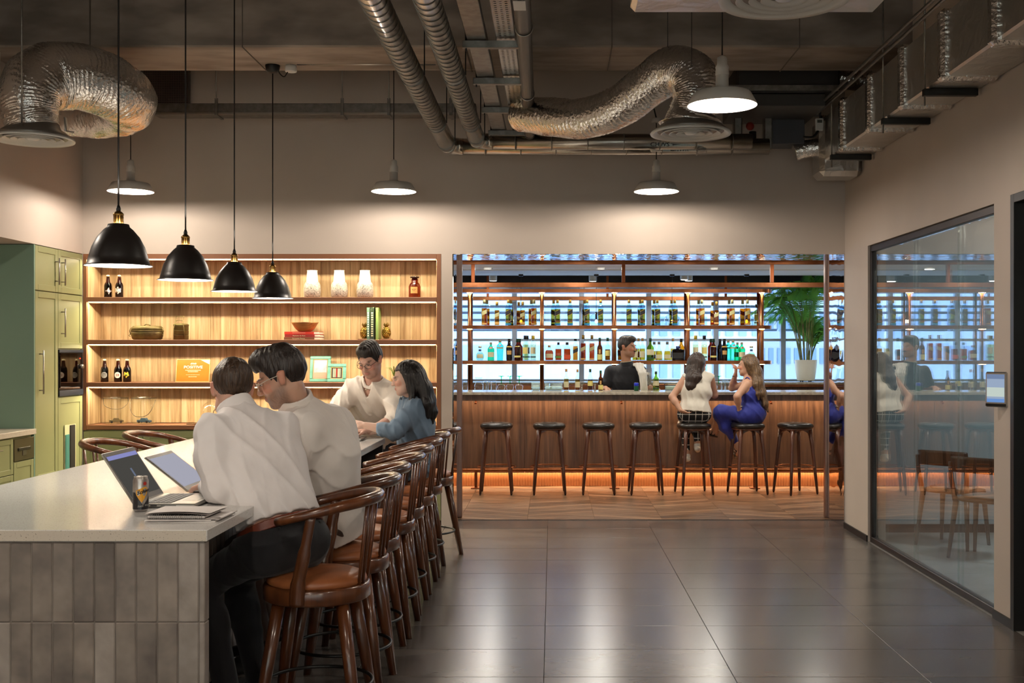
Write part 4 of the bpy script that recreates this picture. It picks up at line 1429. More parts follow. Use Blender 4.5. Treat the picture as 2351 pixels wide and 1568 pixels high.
PT = {k: pbr('print_' + k, c, .45, metal=mt) for k, c, mt in (
    ('cream', '#cfc6a0', 0), ('olive', '#9a9468', 0), ('black', '#161415', 0), ('gold', '#b89445', .6), ('white', '#dedbd0', 0), ('yellow', '#d8bb3c', 0),
    ('red', '#a3261b', 0), ('green', '#5d7a2c', 0), ('orange', '#c5491f', 0), ('brown', '#6d4a25', 0), ('blue', '#2b7fa8', 0), ('navy', '#3a4878', 0), ('paleyellow', '#ddcf7a', 0), ('darkgreen', '#1d4a2c', 0), ('tan', '#c99a5a', 0), ('grey', '#8f8f8a', 0))}


def sect(prof, z):
    for a, b in zip(prof[:-1], prof[1:]):
        if a[0] <= z <= b[0]:
            t = (z - a[0]) / max(1e-6, b[0] - a[0])
            return [a[i] + (b[i] - a[i]) * t for i in range(1, 4)]
    return list(prof[-1][1:])


def label_strip(prof, z0, z1, span, slope=0.0, off=.0012, n=12, a0=-90):
    def fn(u, v):
        a = R(a0 - span + 2 * span * u)
        zc = z0 + (z1 - z0) * v
        rx, ry, e = sect(prof, zc)
        x = (rx + off) * sgnp(math.cos(a), 2 / e)
        y = (ry + off) * sgnp(math.sin(a), 2 / e)
        return (x, y, zc + slope * x)
    return MB().grid(fn, n, 3)


def scaled(prof, s, zmax, z0=.006):
    out = []
    for z, rx, ry, e in prof:
        if z > zmax:
            r3 = sect(prof, zmax)
            out.append((zmax, r3[0] * s, r3[1] * s, r3[2]))
            break
        out.append((max(z, z0), rx * s, ry * s, e))
    return out


def bottle(name, prof, glass, liquid, fill, cap, capz, labels, capr=None, shoulder=None):
    """labels: (z0, z1, half span, slope, colour)"""
    t = thing(name, 'x', 'bottle')
    obj('glass_body', MB().loft(prof, 24), glass, t)
    if liquid:
        obj('liquid', MB().loft(scaled(prof, .90, fill), 20), liquid, t)
    rc = capr or (sect(prof, capz[0])[0] + .002)
    obj('cap', MB().loft([(capz[0], rc, rc, 2), (capz[1] - .003, rc, rc, 2), (capz[1], rc * .9, rc * .9, 2)], 16), PT[cap], t)
    for (z0, z1, sp, sl, c) in labels:
        obj('label', label_strip(prof, z0, z1, sp, sl), PT[c], t)
    return t


def sq(h, w, neck, zs, e=5, d=None, nr=.0135):
    d = d or w
    return [(0, w * .93, d * .93, e), (.006, w, d, e), (zs, w, d, e), (zs + .018, w * .80, d * .80, 3), (zs + .034, nr * 1.15, nr * 1.15, 2), (h - .004, nr, nr, 2), (h, nr * .9, nr * .9, 2)]


def rd_(h, w, zs, sh=.05, nr=.0135, taper=1.0):
    return [(0, w * .9 * taper, w * .9 * taper, 2), (.006, w * taper, w * taper, 2), (zs, w, w, 2), (zs + sh * .35, w * .90, w * .90, 2), (zs + sh * .75, w * .52, w * .52, 2), (zs + sh, nr * 1.2, nr * 1.2, 2), (h - .003, nr, nr, 2), (h, nr * .9, nr * .9, 2)]


clear, amber, blueg = gl('clear', (.90, .94, .95)), lq('amber', (.85, .38, .045)), gl('bluish', (.70, .84, .93))
redl, palel, goldl = lq('red', (.72, .17, .03)), lq('pale', (.86, .82, .55)), lq('gold', (.80, .55, .10))
darkg, greeng, browng = gl('dark', (.06, .05, .04)), gl('green', (.10, .70, .38)), gl('brown', (.34, .10, .02))
greenl = lq('green', (.35, .9, .55))
BK = {
    'slant_gold': (lambda: bottle('whisky_bottle', sq(.322, .035, .02, .235), clear, amber, .215, 'olive', (.272, .322), [(.135, .185, 55, .45, 'olive'), (.012, .03, 50, 0, 'tan')]), 'amber whisky bottle with slanted cream label'),
    'slant_small': (lambda: bottle('whisky_bottle', sq(.297, .031, .02, .205), clear, amber, .19, 'gold', (.250, .297), [(.11, .155, 55, .45, 'olive'), (.018, .04, 50, 0, 'tan')]), 'smaller amber whisky bottle with gold cap'),
    'slant_blue': (lambda: bottle('whisky_bottle', sq(.320, .034, .02, .228), blueg, goldl, .205, 'gold', (.278, .320), [(.135, .185, 60, .5, 'black'), (.186, .190, 60, .5, 'gold'), (.130, .134, 60, .5, 'gold'), (.040, .062, 55, 0, 'brown'), (.003, .028, 89, 0, 'blue')]), 'blue-footed whisky bottle with slanted black label'),
    'jw_black': (lambda: bottle('whisky_bottle', sq(.270, .032, .02, .195), clear, amber, .18, 'black', (.245, .27), [(.10, .145, 60, .5, 'black')], capr=.019), 'square whisky bottle with black cap'),
    'jw_red': (lambda: bottle('whisky_bottle', sq(.318, .034, .02, .232), clear, redl, .215, 'gold', (.268, .318), [(.125, .170, 60, .45, 'olive'), (.012, .03, 50, 0, 'tan')]), 'tall red-amber whisky bottle with slanted cream label'),
    'gin': (lambda: bottle('gin_bottle', [(0, .038, .038, 2), (.006, .042, .042, 2), (.10, .043, .043, 2), (.135, .045, .045, 2), (.150, .040, .040, 2), (.172, .024, .024, 2), (.185, .014, .014, 2), (.228, .0125, .0125, 2)], greeng, None, 0, 'cream', (.200, .228), [(.045, .105, 62, 0, 'cream'), (.150, .168, 30, 0, 'red')]), 'green gin bottle with cream label and red seal'),
    'gin_tall': (lambda: bottle('gin_bottle', [(0, .035, .035, 2), (.006, .037, .037, 2), (.13, .043, .043, 2), (.165, .046, .046, 2), (.185, .042, .042, 2), (.205, .024, .024, 2), (.215, .015, .015, 2), (.256, .0145, .0145, 2)], gl('mint', (.30, .80, .62)), None, 0, 'cream', (.225, .256), [(.150, .165, 60, 0, 'tan'), (.185, .197, 22, 0, 'red')]), 'tall fluted mint-green gin bottle'),
    'liqueur': (lambda: bottle('liqueur_bottle', rd_(.270, .041, .145, .075, .016, .88), darkg, None, 0, 'black', (.215, .270), [(.075, .125, 42, 0, 'tan'), (.165, .178, 60, 0, 'gold')], capr=.0185), 'black liqueur bottle with oval tan label'),
    'rum': (lambda: bottle('rum_bottle', rd_(.272, .041, .155, .055), gl('rum', (.35, .07, .03)), None, 0, 'darkgreen', (.228, .272), [(.040, .062, 75, 0, 'paleyellow'), (.172, .178, 60, 0, 'gold')], capr=.018), 'dark red rum bottle with pale yellow band'),
    'vodka': (lambda: bottle('vodka_bottle', rd_(.312, .037, .205, .045, .018), clear, palel, .2, 'black', (.262, .312), [(.085, .165, 55, 0, 'paleyellow'), (.038, .052, 65, 0, 'black')], capr=.021), 'clear vodka bottle with pale label and black cap'),
    'vodka_y': (lambda: bottle('vodka_bottle', rd_(.312, .037, .205, .045, .018), clear, palel, .2, 'yellow', (.262, .312), [(.085, .165, 55, 0, 'cream'), (.038, .052, 65, 0, 'black')], capr=.021), 'clear vodka bottle with bright yellow cap'),
    'tequila': (lambda: bottle('tequila_bottle', [(0, .030, .022, 2.5), (.006, .040, .026, 2.5), (.045, .057, .030, 2.3), (.075, .053, .029, 2.2), (.098, .034, .024, 2), (.112, .017, .017, 2), (.18, .015, .015, 2)], clear, lq('tq', (.72, .84, .62)), .10, 'cream', (.158, .180), [(.032, .080, 40, 0, 'cream'), (.116, .140, 89, 0, 'navy')], capr=.021), 'squat round tequila bottle with pale green glow'),
    'crown': (lambda: bottle('whisky_bottle', [(0, .048, .028, 3), (.008, .052, .030, 3), (.09, .056, .031, 2.6), (.12, .050, .030, 2.4), (.142, .022, .02, 2), (.19, .014, .014, 2)], clear, redl, .13, 'tan', (.165, .19), [(.035, .085, 45, 0, 'cream')], capr=.017), 'squat amber whisky bottle with crest label'),
    'rect_g': (lambda: bottle('whisky_bottle', sq(.228, .041, .02, .150, 6, .028), clear, redl, .145, 'black', (.195, .228), [(.030, .060, 62, 0, 'green')], capr=.015), 'flat orange whisky bottle with green label'),
    'rect_o': (lambda: bottle('whisky_bottle', sq(.228, .043, .02, .150, 6, .028), clear, redl, .145, 'black', (.195, .228), [(.022, .072, 62, 0, 'orange')], capr=.018), 'flat orange whisky bottle with orange label'),
    'scotch_d': (lambda: bottle('whisky_bottle', rd_(.284, .034, .150, .06), browng, None, 0, 'darkgreen', (.240, .284), [(.012, .078, 75, 0, 'paleyellow'), (.086, .140, 20, 0, 'tan')], capr=.016), 'dark brown scotch bottle with yellow label'),
    'scotch_y': (lambda: bottle('whisky_bottle', rd_(.284, .034, .150, .06), clear, lq('dk', (.5, .20, .03)), .14, 'darkgreen', (.240, .284), [(.060, .125, 75, 0, 'paleyellow')], capr=.016), 'brown scotch bottle with large yellow label'),
    'scotch_p': (lambda: bottle('whisky_bottle', rd_(.280, .035, .145, .06), clear, goldl, .15, 'tan', (.240, .280), [(.040, .115, 65, 0, 'cream')], capr=.016), 'golden scotch bottle with tall cream label'),
    'scotch_g': (lambda: bottle('whisky_bottle', rd_(.278, .046, .150, .055), gl('gsc', (.45, .62, .14)), None, 0, 'darkgreen', (.236, .278), [(.070, .140, 70, 0, 'cream'), (.020, .040, 70, 0, 'darkgreen')], capr=.018), 'wide green-gold scotch bottle with cream label'),
    'scotch_r': (lambda: bottle('whisky_bottle', rd_(.236, .043, .085, .085), clear, goldl, .12, 'grey', (.200, .236), [(.025, .075, 60, 0, 'cream')], capr=.017), 'round-shouldered golden whisky bottle'),
    'big_amber': (lambda: bottle('brandy_bottle', rd_(.275, .050, .135, .075), gl('ba', (.80, .42, .06)), None, 0, 'black', (.232, .275), [(.04, .10, 60, 0, 'tan')], capr=.018), 'big round amber brandy bottle with black cap'),
    'flask': (lambda: bottle('square_decanter', [(0, .072, .035, 6), (.006, .075, .037, 6), (.130, .075, .037, 6), (.140, .060, .030, 4), (.146, .026, .024, 2), (.178, .024, .024, 2)], gl('flask', (.025, .025, .07)), None, 0, 'navy', (.148, .180), [(.03, .10, 40, 0, 'black')], capr=.028), 'square dark blue-black decanter'),
}
PROTO, CNT = {}, {}
ORD = ['first', 'second', 'third', 'fourth', 'fifth', 'sixth', 'seventh', 'eighth', 'ninth', 'tenth', 'eleventh', 'twelfth', 'thirteenth', 'fourteenth', 'fifteenth', 'sixteenth']


def put(kind, px, Y, z, where, rz=0.0, s=1.0, grp=None):
    k = (kind, where)
    CNT[k] = CNT.get(k, 0) + 1
    lb = '%s, %s such %s' % (BK[kind][1], ORD[CNT[k] - 1], where)
    loc = ((px - CX) * Y / F, Y, z)
    if kind not in PROTO:
        o = BK[kind][0]()
        PROTO[kind] = o
        o.location = loc; o.rotation_euler = (0, 0, rz); o['label'] = lb
    else:
        o = dup(PROTO[kind], lb, loc, rz)
    o['group'] = grp or 'bottles ' + where
    o.scale = (s, s, s)
    return o


UP, LO = 'on the upper copper shelf', 'on the lower copper shelf'
YF, YR = 14.075, 14.195
for k, px in (('slant_gold', 1112), ('slant_small', 1141), ('slant_blue', 1167), ('slant_small', 1200), ('slant_gold', 1226), ('slant_blue', 1280), ('slant_blue', 1309), ('slant_blue', 1348), ('slant_blue', 1379),
              ('slant_blue', 1444), ('slant_blue', 1475), ('slant_blue', 1509), ('slant_blue', 1549), ('slant_gold', 1611), ('slant_small', 1645), ('slant_gold', 1681), ('slant_gold', 1716)):
    put(k, px, YF, SA, UP, rng.uniform(-.12, .12))
RU = 'at the upper shelf back'
for k, px in (('slant_gold', 1118), ('slant_blue', 1173), ('slant_small', 1191), ('slant_gold', 1220), ('slant_blue', 1271), ('slant_blue', 1342), ('slant_blue', 1470), ('slant_blue', 1502), ('slant_blue', 1542), ('slant_gold', 1604), ('slant_small', 1636), ('slant_gold', 1674), ('slant_gold', 1705), ('vodka', 1737)):
    put(k, px + 0, YR, SA, RU, math.pi + rng.uniform(-.2, .2), s=.86 if k == 'vodka' else 1)
for k, px in (('tequila', 1102), ('gin', 1127), ('gin_tall', 1148), ('liqueur', 1169), ('rum', 1188), ('vodka', 1206), ('vodka_y', 1224), ('crown', 1261), ('rect_g', 1282), ('rect_o', 1302), ('jw_black', 1321), ('jw_red', 1339), ('jw_red', 1359),
              ('scotch_d', 1377), ('scotch_y', 1395), ('scotch_p', 1458), ('scotch_p', 1475), ('scotch_g', 1493), ('scotch_r', 1513), ('scotch_r', 1532), ('scotch_p', 1545), ('flask', 1557),
              ('vodka_y', 1597), ('vodka', 1617), ('rum', 1638), ('liqueur', 1663), ('gin_tall', 1683), ('gin', 1703), ('tequila', 1725)):
    put(k, px, YF if k != 'scotch_p' or px < 1540 else YR, SB_, LO, rng.uniform(-.1, .1))
RL = 'at the lower shelf back'
for k, px in (('big_amber', 1564), ('rum', 1632), ('liqueur', 1653), ('gin_tall', 1672), ('gin', 1693), ('scotch_r', 1502), ('rum', 1193), ('vodka', 1210), ('scotch_p', 1466), ('scotch_y', 1424)):
    put(k, px, YR + .01, SB_, RL, math.pi + rng.uniform(-.2, .2))
OC = 'on the bar counter'
for k, px, s in (('scotch_p', 1300, .90), ('scotch_p', 1326, .88), ('scotch_y', 1355, .88), ('scotch_d', 1379, .82), ('scotch_g', 1506, .80)):
    put(k, px, 13.24, BT, OC, rng.uniform(-.1, .1), s)

# glassware on the bar counter
gclear = gl('ware', (.93, .96, .96), 1.6)
ggreen = gl('greenstem', (.16, .72, .38), 1.2)


def wine_glass(label, px, Y):
    """stands upside down: bowl below, green stem up"""
    t = thing('wine_glass', label, 'glass', ((px - CX) * Y / F, Y, BT), group='upturned glasses on the bar')
    obj('bowl', MB().lathe([(.034, 0), (.046, .03), (.047, .045), (.036, .066), (.006, .076)], 24, cap=False), gclear, t)
    obj('stem', MB().lathe([(.006, .074), (.005, .10), (.005, .155), (.012, .162)], 12), ggreen, t)
    obj('foot', MB().lathe([(.012, .161), (.036, .166), (.037, .168), (.01, .170)], 24), ggreen, t)


for i, px in enumerate((1151, 1171, 1192)):
    wine_glass(ORD[i] + ' upturned green-stemmed wine glass in the three by the jamb', px, 13.22)
for i, px in enumerate((1638, 1650)):
    wine_glass(ORD[i] + ' upturned green-stemmed wine glass between the two women', px, 13.22)


def tumbler(label, px, Y, r=.033, h=.11):
    t = thing('tumbler', label, 'glass', ((px - CX) * Y / F, Y, BT), group='tumblers on the bar')
    obj('glass_wall', MB().lathe([(r, 0), (r * .86, h), (r * .80, h), (r * .93, .004)], 20, cap=False), gclear, t)
    obj('glass_base', MB().lathe([(.001, h - .01), (r * .80, h - .01), (r * .84, h)], 20), gclear, t)


for i, px in enumerate((1056, 1068, 1115, 1122, 1134)):
    tumbler(ORD[i] + ' upturned tumbler on the bar counted from the jamb', px, 13.2 + .05 * (i % 2))
for i, px in enumerate((1661, 1669)):
    tumbler(ORD[i] + ' upturned tumbler beside the woman in blue', px, 13.24, .030, .12)
t = thing('glass_carafe', 'clear glass carafe with flared neck near the jamb', 'carafe', ((1099 - CX) * 13.2 / F, 13.2, BT))
obj('vessel', MB().lathe([(.045, 0), (.052, .03), (.047, .07), (.026, .105), (.028, .13), (.042, .15)], 28, cap=False), gclear, t)
obj('rim', MB().tube([(.042 * math.cos(a), .042 * math.sin(a), .15) for a in [2 * math.pi * i / 28 for i in range(28)]], .002, 6, closed=True), gclear, t)
for i, (px, w_, h, lb) in enumerate(((1230, .10, .095, 'small clear plastic garnish box on the bar'), (1271, .21, .085, 'long clear glass tray rack on the bar before the second post'), (1547, .22, .085, 'long clear tray rack on the bar beside the woman in white'))):
    t = thing('bar_tray', lb, 'tray', ((px - CX) * 13.22 / F, 13.22, BT))
    m = MB()
    hw = w_ / 2
    m.box(-hw, hw, -.06, -.056, 0, h).box(-hw, hw, .056, .06, 0, h).box(-hw, -hw + .004, -.056, .056, 0, h).box(hw - .004, hw, -.056, .056, 0, h)
    obj('walls', m, gl('tray', (.86, .92, .90), 2.0), t)
    obj('contents', MB().box(-hw + .008, hw - .008, -.05, .05, .004, h * .6, c=.01), pbr('frosted_ice', '#cfd6cc', .3, bump=(60, .6)), t)
t = thing('mixing_glass', 'stemmed mixing glass holding metal straws beside the bartender', 'glass', ((1494 - CX) * 13.12 / F, 13.12, BT))
obj('bowl', MB().lathe([(.008, .05), (.03, .075), (.042, .12), (.046, .17)], 24, cap=False), gclear, t)
obj('foot', MB().lathe([(.036, 0), (.034, .004), (.008, .02), (.008, .05)], 20), gclear, t)
for i in range(4):
    obj('straw', MB().cyl((.01 * i - .015, .005, .07), (.022 * i - .055, .01, .235 + .01 * i), .0035, n=6), M['steel'], t)
t = thing('drinks_can', 'blue and green drinks can on the bar in front of the bartender', 'can', ((1461 - CX) * 13.05 / F, 13.05, BT))
obj('can_body', MB().lathe([(.022, 0), (.027, .006), (.027, .055), (.027, .056)], 20), pbr('can_green', '#1f5a3c', .3, metal=.5), t)
obj('can_top_half', MB().lathe([(.027, .056), (.027, .085), (.022, .094)], 20), pbr('can_blue', '#2338c8', .3, metal=.4), t)
obj('can_lid', MB().lathe([(.022, .094), (.023, .097), (.02, .096)], 20), M['steel'], t)
for i, (px, Y) in enumerate(((1336, 13.1), (1366, 13.14))):
    t = thing('jigger', ('steel double jigger between the scotch bottles on the bar', 'small steel shaker next to the yellow-capped bottle')[i], 'bar tool', ((px - CX) * Y / F, Y, BT))
    obj('cup', MB().lathe([(.016, 0), (.007, .035), (.016, .08)], 16, cap=False), M['steel'], t)
    obj('waist', MB().lathe([(.008, .030), (.010, .035), (.008, .04)], 16), M['steel'], t)

# ================================================================ things on the lit wall shelves
YS = 10.03
def sx(px):
    return (px - CX) * YS / F


beerg = gl('beer', (.30, .12, .03))
beerprof = [(0, .031, .031, 2), (.005, .034, .034, 2), (.105, .034, .034, 2), (.125, .029, .029, 2), (.140, .019, .019, 2), (.185, .0135, .0135, 2), (.198, .0145, .0145, 2)]


def beer(label, px, z, lab, rz=0.0):
    t = thing('beer_bottle', label, 'bottle', (sx(px), YS, z), rz, group='beer bottles on the lit shelves')
    obj('glass_body', MB().loft(beerprof, 24), beerg, t)
    obj('beer', MB().loft(scaled(beerprof, .92, .13), 20), lq('beer', (.12, .03, .008)), t)
    obj('crown_cap', MB().lathe([(.0155, .188), (.0155, .197), (.011, .203), (.001, .204)], 20), PT['cream'], t)
    r = .0352
    def wrap(x, y, z_, r=r):
        a = x / r
        return (r * math.sin(a) + y * 0, -r * math.cos(a) + y, z_)
    def disc(rad, n, zc, mat, name, rr, squash=1.0, rot=0.0, point=None):
        pts = [(rad * math.cos(2 * math.pi * i / n + rot), zc + squash * rad * math.sin(2 * math.pi * i / n + rot)) for i in range(n)]
        vs = [wrap(x, 0, zz, rr) for x, zz in pts] + [wrap(0, 0, zc, rr)]
        # subdivide towards the centre so the label hugs the glass
        mid = [wrap(x * .5, 0, zc + (zz - zc) * .5, rr) for x, zz in pts]
        fs = [(i, (i + 1) % n, n + 1 + (i + 1) % n, n + 1 + i) for i in range(n)] + [(n + 1 + i, n + 1 + (i + 1) % n, n) for i in range(n)]
        return obj(name, MB().add(vs + mid, fs), mat, t)
    if lab == 'diamond':
        l = disc(.030, 4, .060, PT['white'], 'label', r)
        obj('label_print', MB().add([wrap(x, -.0008, z) for x, z in ((-.016, .056), (.016, .056), (.016, .068), (-.016, .068))], [(0, 1, 2, 3)]).add([wrap(x, -.0008, z) for x, z in ((-.008, .044), (.008, .044), (.008, .050), (-.008, .050))], [(0, 1, 2, 3)]), PT['navy'], l)
    elif lab == 'hex':
        l = disc(.029, 6, .065, PT['white'], 'label', r, 1.15, R(30))
        m_ = MB()
        for (xa, xb, za, zb) in ((-.014, -.003, .080, .085), (.002, .014, .081, .085), (-.014, .0, .073, .077), (-.015, .006, .066, .067), (-.014, -.007, .055, .061), (.006, .013, .052, .056), (-.003, .003, .046, .051)):
            m_.add([wrap(x, -.0008, z) for x, z in ((xa, za), (xb, za), (xb, zb), (xa, zb))], [(0, 1, 2, 3)])
        obj('label_print', m_, PT['black'], l)
    elif lab == 'grey':
        l = disc(.027, 24, .062, PT['grey'], 'label', r)
        m_ = MB()
        for (xa, xb, za, zb) in ((-.012, -.002, .072, .077), (.003, .012, .070, .076), (-.010, .012, .060, .065), (-.013, .013, .051, .056)):
            m_.add([wrap(x, -.0008, z) for x, z in ((xa, za), (xb, za + .002), (xb, zb + .002), (xa, zb))], [(0, 1, 2, 3)])
        obj('label_print', m_, PT['black'], l)
    elif lab == 'thirteen':
        l = disc(.027, 24, .062, PT['white'], 'label', r)
        obj('label_print', text_mb('13', .026, .0001, bold=.0008, fn=lambda a, b, c: wrap(a, -.0006, c + .062)), PT['red'], l)
    else:
        l = disc(.027, 5, .066, PT['yellow'], 'label', r, 1.1, R(-90))
        obj('label_print', MB().add([wrap(x, -.0008, zz) for x, zz in ((-.012, .060), (.0, .052), (.013, .060), (.004, .066), (-.006, .066))], [(0, 1, 2, 3, 4)]), PT['darkgreen'], l)


beer('brown beer bottle with turned blue-white diamond label on the top shelf', 248, SHELF[3], 'diamond', .55)
beer('brown beer bottle with white hexagon label on the top shelf', 274, SHELF[3], 'hex')
beer('dark beer bottle with round grey label on the third shelf down', 240, SHELF[1], 'grey', .25)
beer('dark beer bottle with round white label and red 13', 271, SHELF[1], 'thirteen', .2)
beer('dark beer bottle with yellow shield label on the third shelf down', 292, SHELF[1], 'shield', .1)

# marbled vases
def marble(name, seed):
    m, nt, out = newmat(name)
    co = coords(nt, (1, 1, 1))
    n = nd(nt, 'TexNoise', {'Vector': co, 'Scale': 34.0 + seed, 'Detail': 3.0, 'Distortion': 2.2})
    c = ramp(nt, n.outputs[0], [(.45, lin('#bdb5aa')), (.50, lin('#231f1d')), (.55, lin('#bdb5aa'))])
    tcn = nd(nt, 'TexCoord')
    sp = nd(nt, 'SeparateXYZ', {0: tcn.outputs['Object']})
    st = nd(nt, 'Math', {0: sp.outputs[2], 1: .138}, operation='LESS_THAN')
    mx = nd(nt, 'MixRGB', {0: st.outputs[0], 1: lin('#c9cbc2'), 2: c})
    b = nd(nt, 'BsdfPrincipled', {'Base Color': mx.outputs[0], 'Roughness': .3})
    nt.links.new(b.outputs[0], out.inputs[0])
    return m


for i, (px, lb) in enumerate(((717, 'first'), (779, 'middle'), (838, 'last'))):
    t = thing('marbled_vase', lb + ' of three white vases with black marbling, counted toward the amber jar', 'vase', (sx(px), YS, SHELF[3]), rng.uniform(0, 3), group='marbled vases')
    obj('vase_body', MB().lathe([(.062, 0), (.071, .012), (.075, .06), (.070, .115), (.060, .136), (.052, .142), (.049, .19), (.044, .236), (.046, .240)], 36, cap=True), marble('marbling_%d' % i, i * 1.7), t)
    obj('rim', MB().tube([(.045 * math.cos(a), .045 * math.sin(a), .240) for a in [2 * math.pi * k / 30 for k in range(30)]], .0025, 6, closed=True), M['white_plastic'], t)
t = thing('apothecary_jar', 'amber glass apothecary jar with shield label at the end of the top shelf', 'jar', (sx(952), YS, SHELF[3]))
jp = [(0, .048, .048, 2), (.006, .053, .053, 2), (.10, .053, .053, 2), (.125, .043, .043, 2), (.138, .029, .029, 2), (.165, .031, .031, 2)]
obj('jar_body', MB().loft(jp, 30), gl('apoth', (.55, .20, .03)), t)
obj('stopper', MB().lathe([(.026, .160), (.024, .172), (.042, .178), (.042, .186), (.02, .189)], 24), gl('stop', (.16, .06, .02)), t)
lab_ = obj('label', label_strip(jp, .038, .095, 34, 0), PT['tan'], t)
m_ = MB()
for (xa, xb, za, zb) in ((-.018, -.004, .070, .075), (.002, .017, .071, .075), (-.011, -.003, .060, .065), (.003, .008, .060, .066)):
    m_.add([(.0548 * math.sin(x / .0548), -.0552 * math.cos(x / .0548), z) for x, z in ((xa, za), (xb, za), (xb, zb), (xa, zb))], [(0, 1, 2, 3)])
obj('label_print', m_, PT['brown'], lab_)

oldm = pbr('old_brass', '#6d6236', .55, metal=.4, bump=(25, .4), var=(9, '#54401f'))
t = thing('lunch_tin', 'old brass oval lunch tin with latches on the second shelf', 'tin', (sx(338), YS, SHELF[2]))
tb_ = obj('tin_body', MB().loft([(0, .112, .075, 2.6), (.012, .128, .085, 2.6), (.05, .137, .09, 2.6), (.078, .138, .092, 2.6)], 36), oldm, t)
obj('tin_lid', MB().loft([(.080, .139, .093, 2.6), (.110, .132, .088, 2.6), (.122, .118, .078, 2.6), (.126, .05, .03, 2.6)], 36), oldm, t)
obj('seam_bead', MB().tube([(.139 * sgnp(math.cos(a), .77), .093 * sgnp(math.sin(a), .77), .079) for a in [2 * math.pi * (i + .5) / 40 for i in range(40)]], .003, 6, closed=True), oldm, t)
obj('lid_knob', MB().tube(smoothpath([(-.025, 0, .126), (-.01, -.005, .137), (.015, 0, .134), (.028, 0, .127)], 4), .005, 6), oldm, t)
for s in (1, -1):
    obj('latch', MB().tube([(s * .141, -.02, .05), (s * .148, -.02, .08), (s * .139, -.02, .108)], .004, 6).tube([(s * .141, -.02, .05), (s * .152, -.03, .04), (s * .145, -.02, .03)], .003, 6), oldm, t)
t = thing('tiffin_carrier', 'tall old brass tiffin carrier with wire handle on the second shelf', 'food carrier', (sx(416), YS, SHELF[2]))
for k in range(3):
    obj('tier', MB().loft([(k * .042 + .001, .054, .054, 4), (k * .042 + .004, .058, .058, 4), (k * .042 + .038, .058, .058, 4), (k * .042 + .0415, .061, .061, 4)], 28), oldm, t)
obj('lid', MB().loft([(.1265, .060, .060, 4), (.136, .060, .060, 4), (.142, .05, .05, 4), (.146, .02, .02, 2)], 28), oldm, t)
obj('carry_handle', MB().tube([(-.045, -.062, .0), (-.045, -.062, .10), (-.034, -.062, .15), (-.034, -.03, .208), (.034, -.03, .208), (.034, -.062, .15), (.045, -.062, .10), (.045, -.062, .0)], .0035, 8), oldm, t)
obj('clasp', MB().tube(smoothpath([(-.034, -.045, .165), (0, -.05, .175), (.034, -.045, .165)], 5), .006, 8, flat=.5), oldm, t)

# book stack + bowl
bcols = [('#7a4a30', 'brown', .10), ('#8e2320', 'dark red', .135), ('#c8321f', 'bright red', .135)]
zz = SHELF[2]
paper = pbr('paper', '#e4dfcf', .8)
for i, (c, cn, w_) in enumerate(bcols):
    th_ = .024
    wd = .318 - .004 * i
    t = thing('book', ('lowest, brown', 'middle, dark red', 'uppermost, bright red')[i] + ' book of the flat stack under the wooden bowl', 'book', (sx(697) + (.004 if i == 1 else 0), YS - .06, zz), group='flat stacked books')
    mt = pbr('cover_' + cn.replace(' ', '_'), c, .4)
    obj('cover', MB().box(-wd / 2, wd / 2 - .05, -.005, 0, 0, th_, c=.001).box(-wd / 2, wd / 2, 0, .18, 0, .003).box(-wd / 2, wd / 2, 0, .18, th_ - .003, th_), mt, t)
    obj('pages', MB().box(-wd / 2 + .004, wd / 2 - .004, .0005, .176, .0032, th_ - .0032), paper, t)
    if i < 2:
        obj('spine_title', text_mb(('Fernando Pessoa', 'Machado de Assis')[i], .017, .0002, width=.11, fn=lambda a, b, c: (a - .03, -.0056 + b, c + .012)), PT['cream'], t)
    else:
        obj('spine_title', MB().box(-.085, .03, -.0056, -.005, .010, .016), pbr('faded_title', '#d98a74', .5), t)
    zz += th_
t = thing('wooden_bowl', 'turned wooden bowl standing on the red books', 'bowl', (sx(700), YS + .0, zz))
bwood = wood('bowl_wood', '#6d4522', '#9a6a38', '#b07c45', axis='x', rough=.45, sc=1.5)
obj('bowl_shell', MB().lathe([(.045, 0), (.060, .006), (.09, .035), (.112, .072), (.121, .082), (.117, .083), (.105, .07), (.08, .034), (.05, .012), (.001, .010)], 40), bwood, t)
obj('foot_ring', MB().lathe([(.044, 0), (.047, .001), (.046, .006), (.040, .006)], 32), bwood, t)

# pineapples + green books
gold = pbr('dark_gold', '#9a7b3a', .28, metal=1.0)
for i, (px, lb) in enumerate(((837, 'gold pineapple bookend on the bowl side of the green books'), (887, 'gold pineapple bookend on the outer side of the green books'))):
    t = thing('pineapple_bookend', lb, 'bookend', (sx(px), YS, SHELF[2]), group='pineapple bookends')
    obj('base', MB().box(-.055, .05, -.04, .04, 0, .009, c=.002), pbr('bookend_wood', '#6b4526', .5), t)
    fr_ = MB()
    fr_.ball((0, 0, .062), (.036, .036, .053), 20, 14)
    body = obj('fruit', fr_, gold, t)
    sc_ = MB()
    for r in range(9):
        zc_ = .018 + r * .011
        q = max(.15, 1 - ((zc_ - .062) / .053) ** 2) ** .5 * .036
        nn = 12
        for k in range(nn):
            a = 2 * math.pi * (k + .5 * (r % 2)) / nn
            sc_.ball((q * math.cos(a), q * math.sin(a), zc_), (.0065, .0065, .0060), 6, 4)
    obj('scales', sc_, gold, body, kind='stuff')
    for k in range(14):
        a = k * 2.4
        lev = k / 14
        tip = (math.cos(a) * (.034 - .02 * lev), math.sin(a) * (.034 - .02 * lev), .135 + .025 * lev)
        obj('leaf', MB().tube(smoothpath([(math.cos(a) * .006, math.sin(a) * .006, .108), (math.cos(a) * .018, math.sin(a) * .018, .126), tip], 4), [.006] * 5 + [.005, .004, .003, .0008], 6, flat=.45), gold, t)
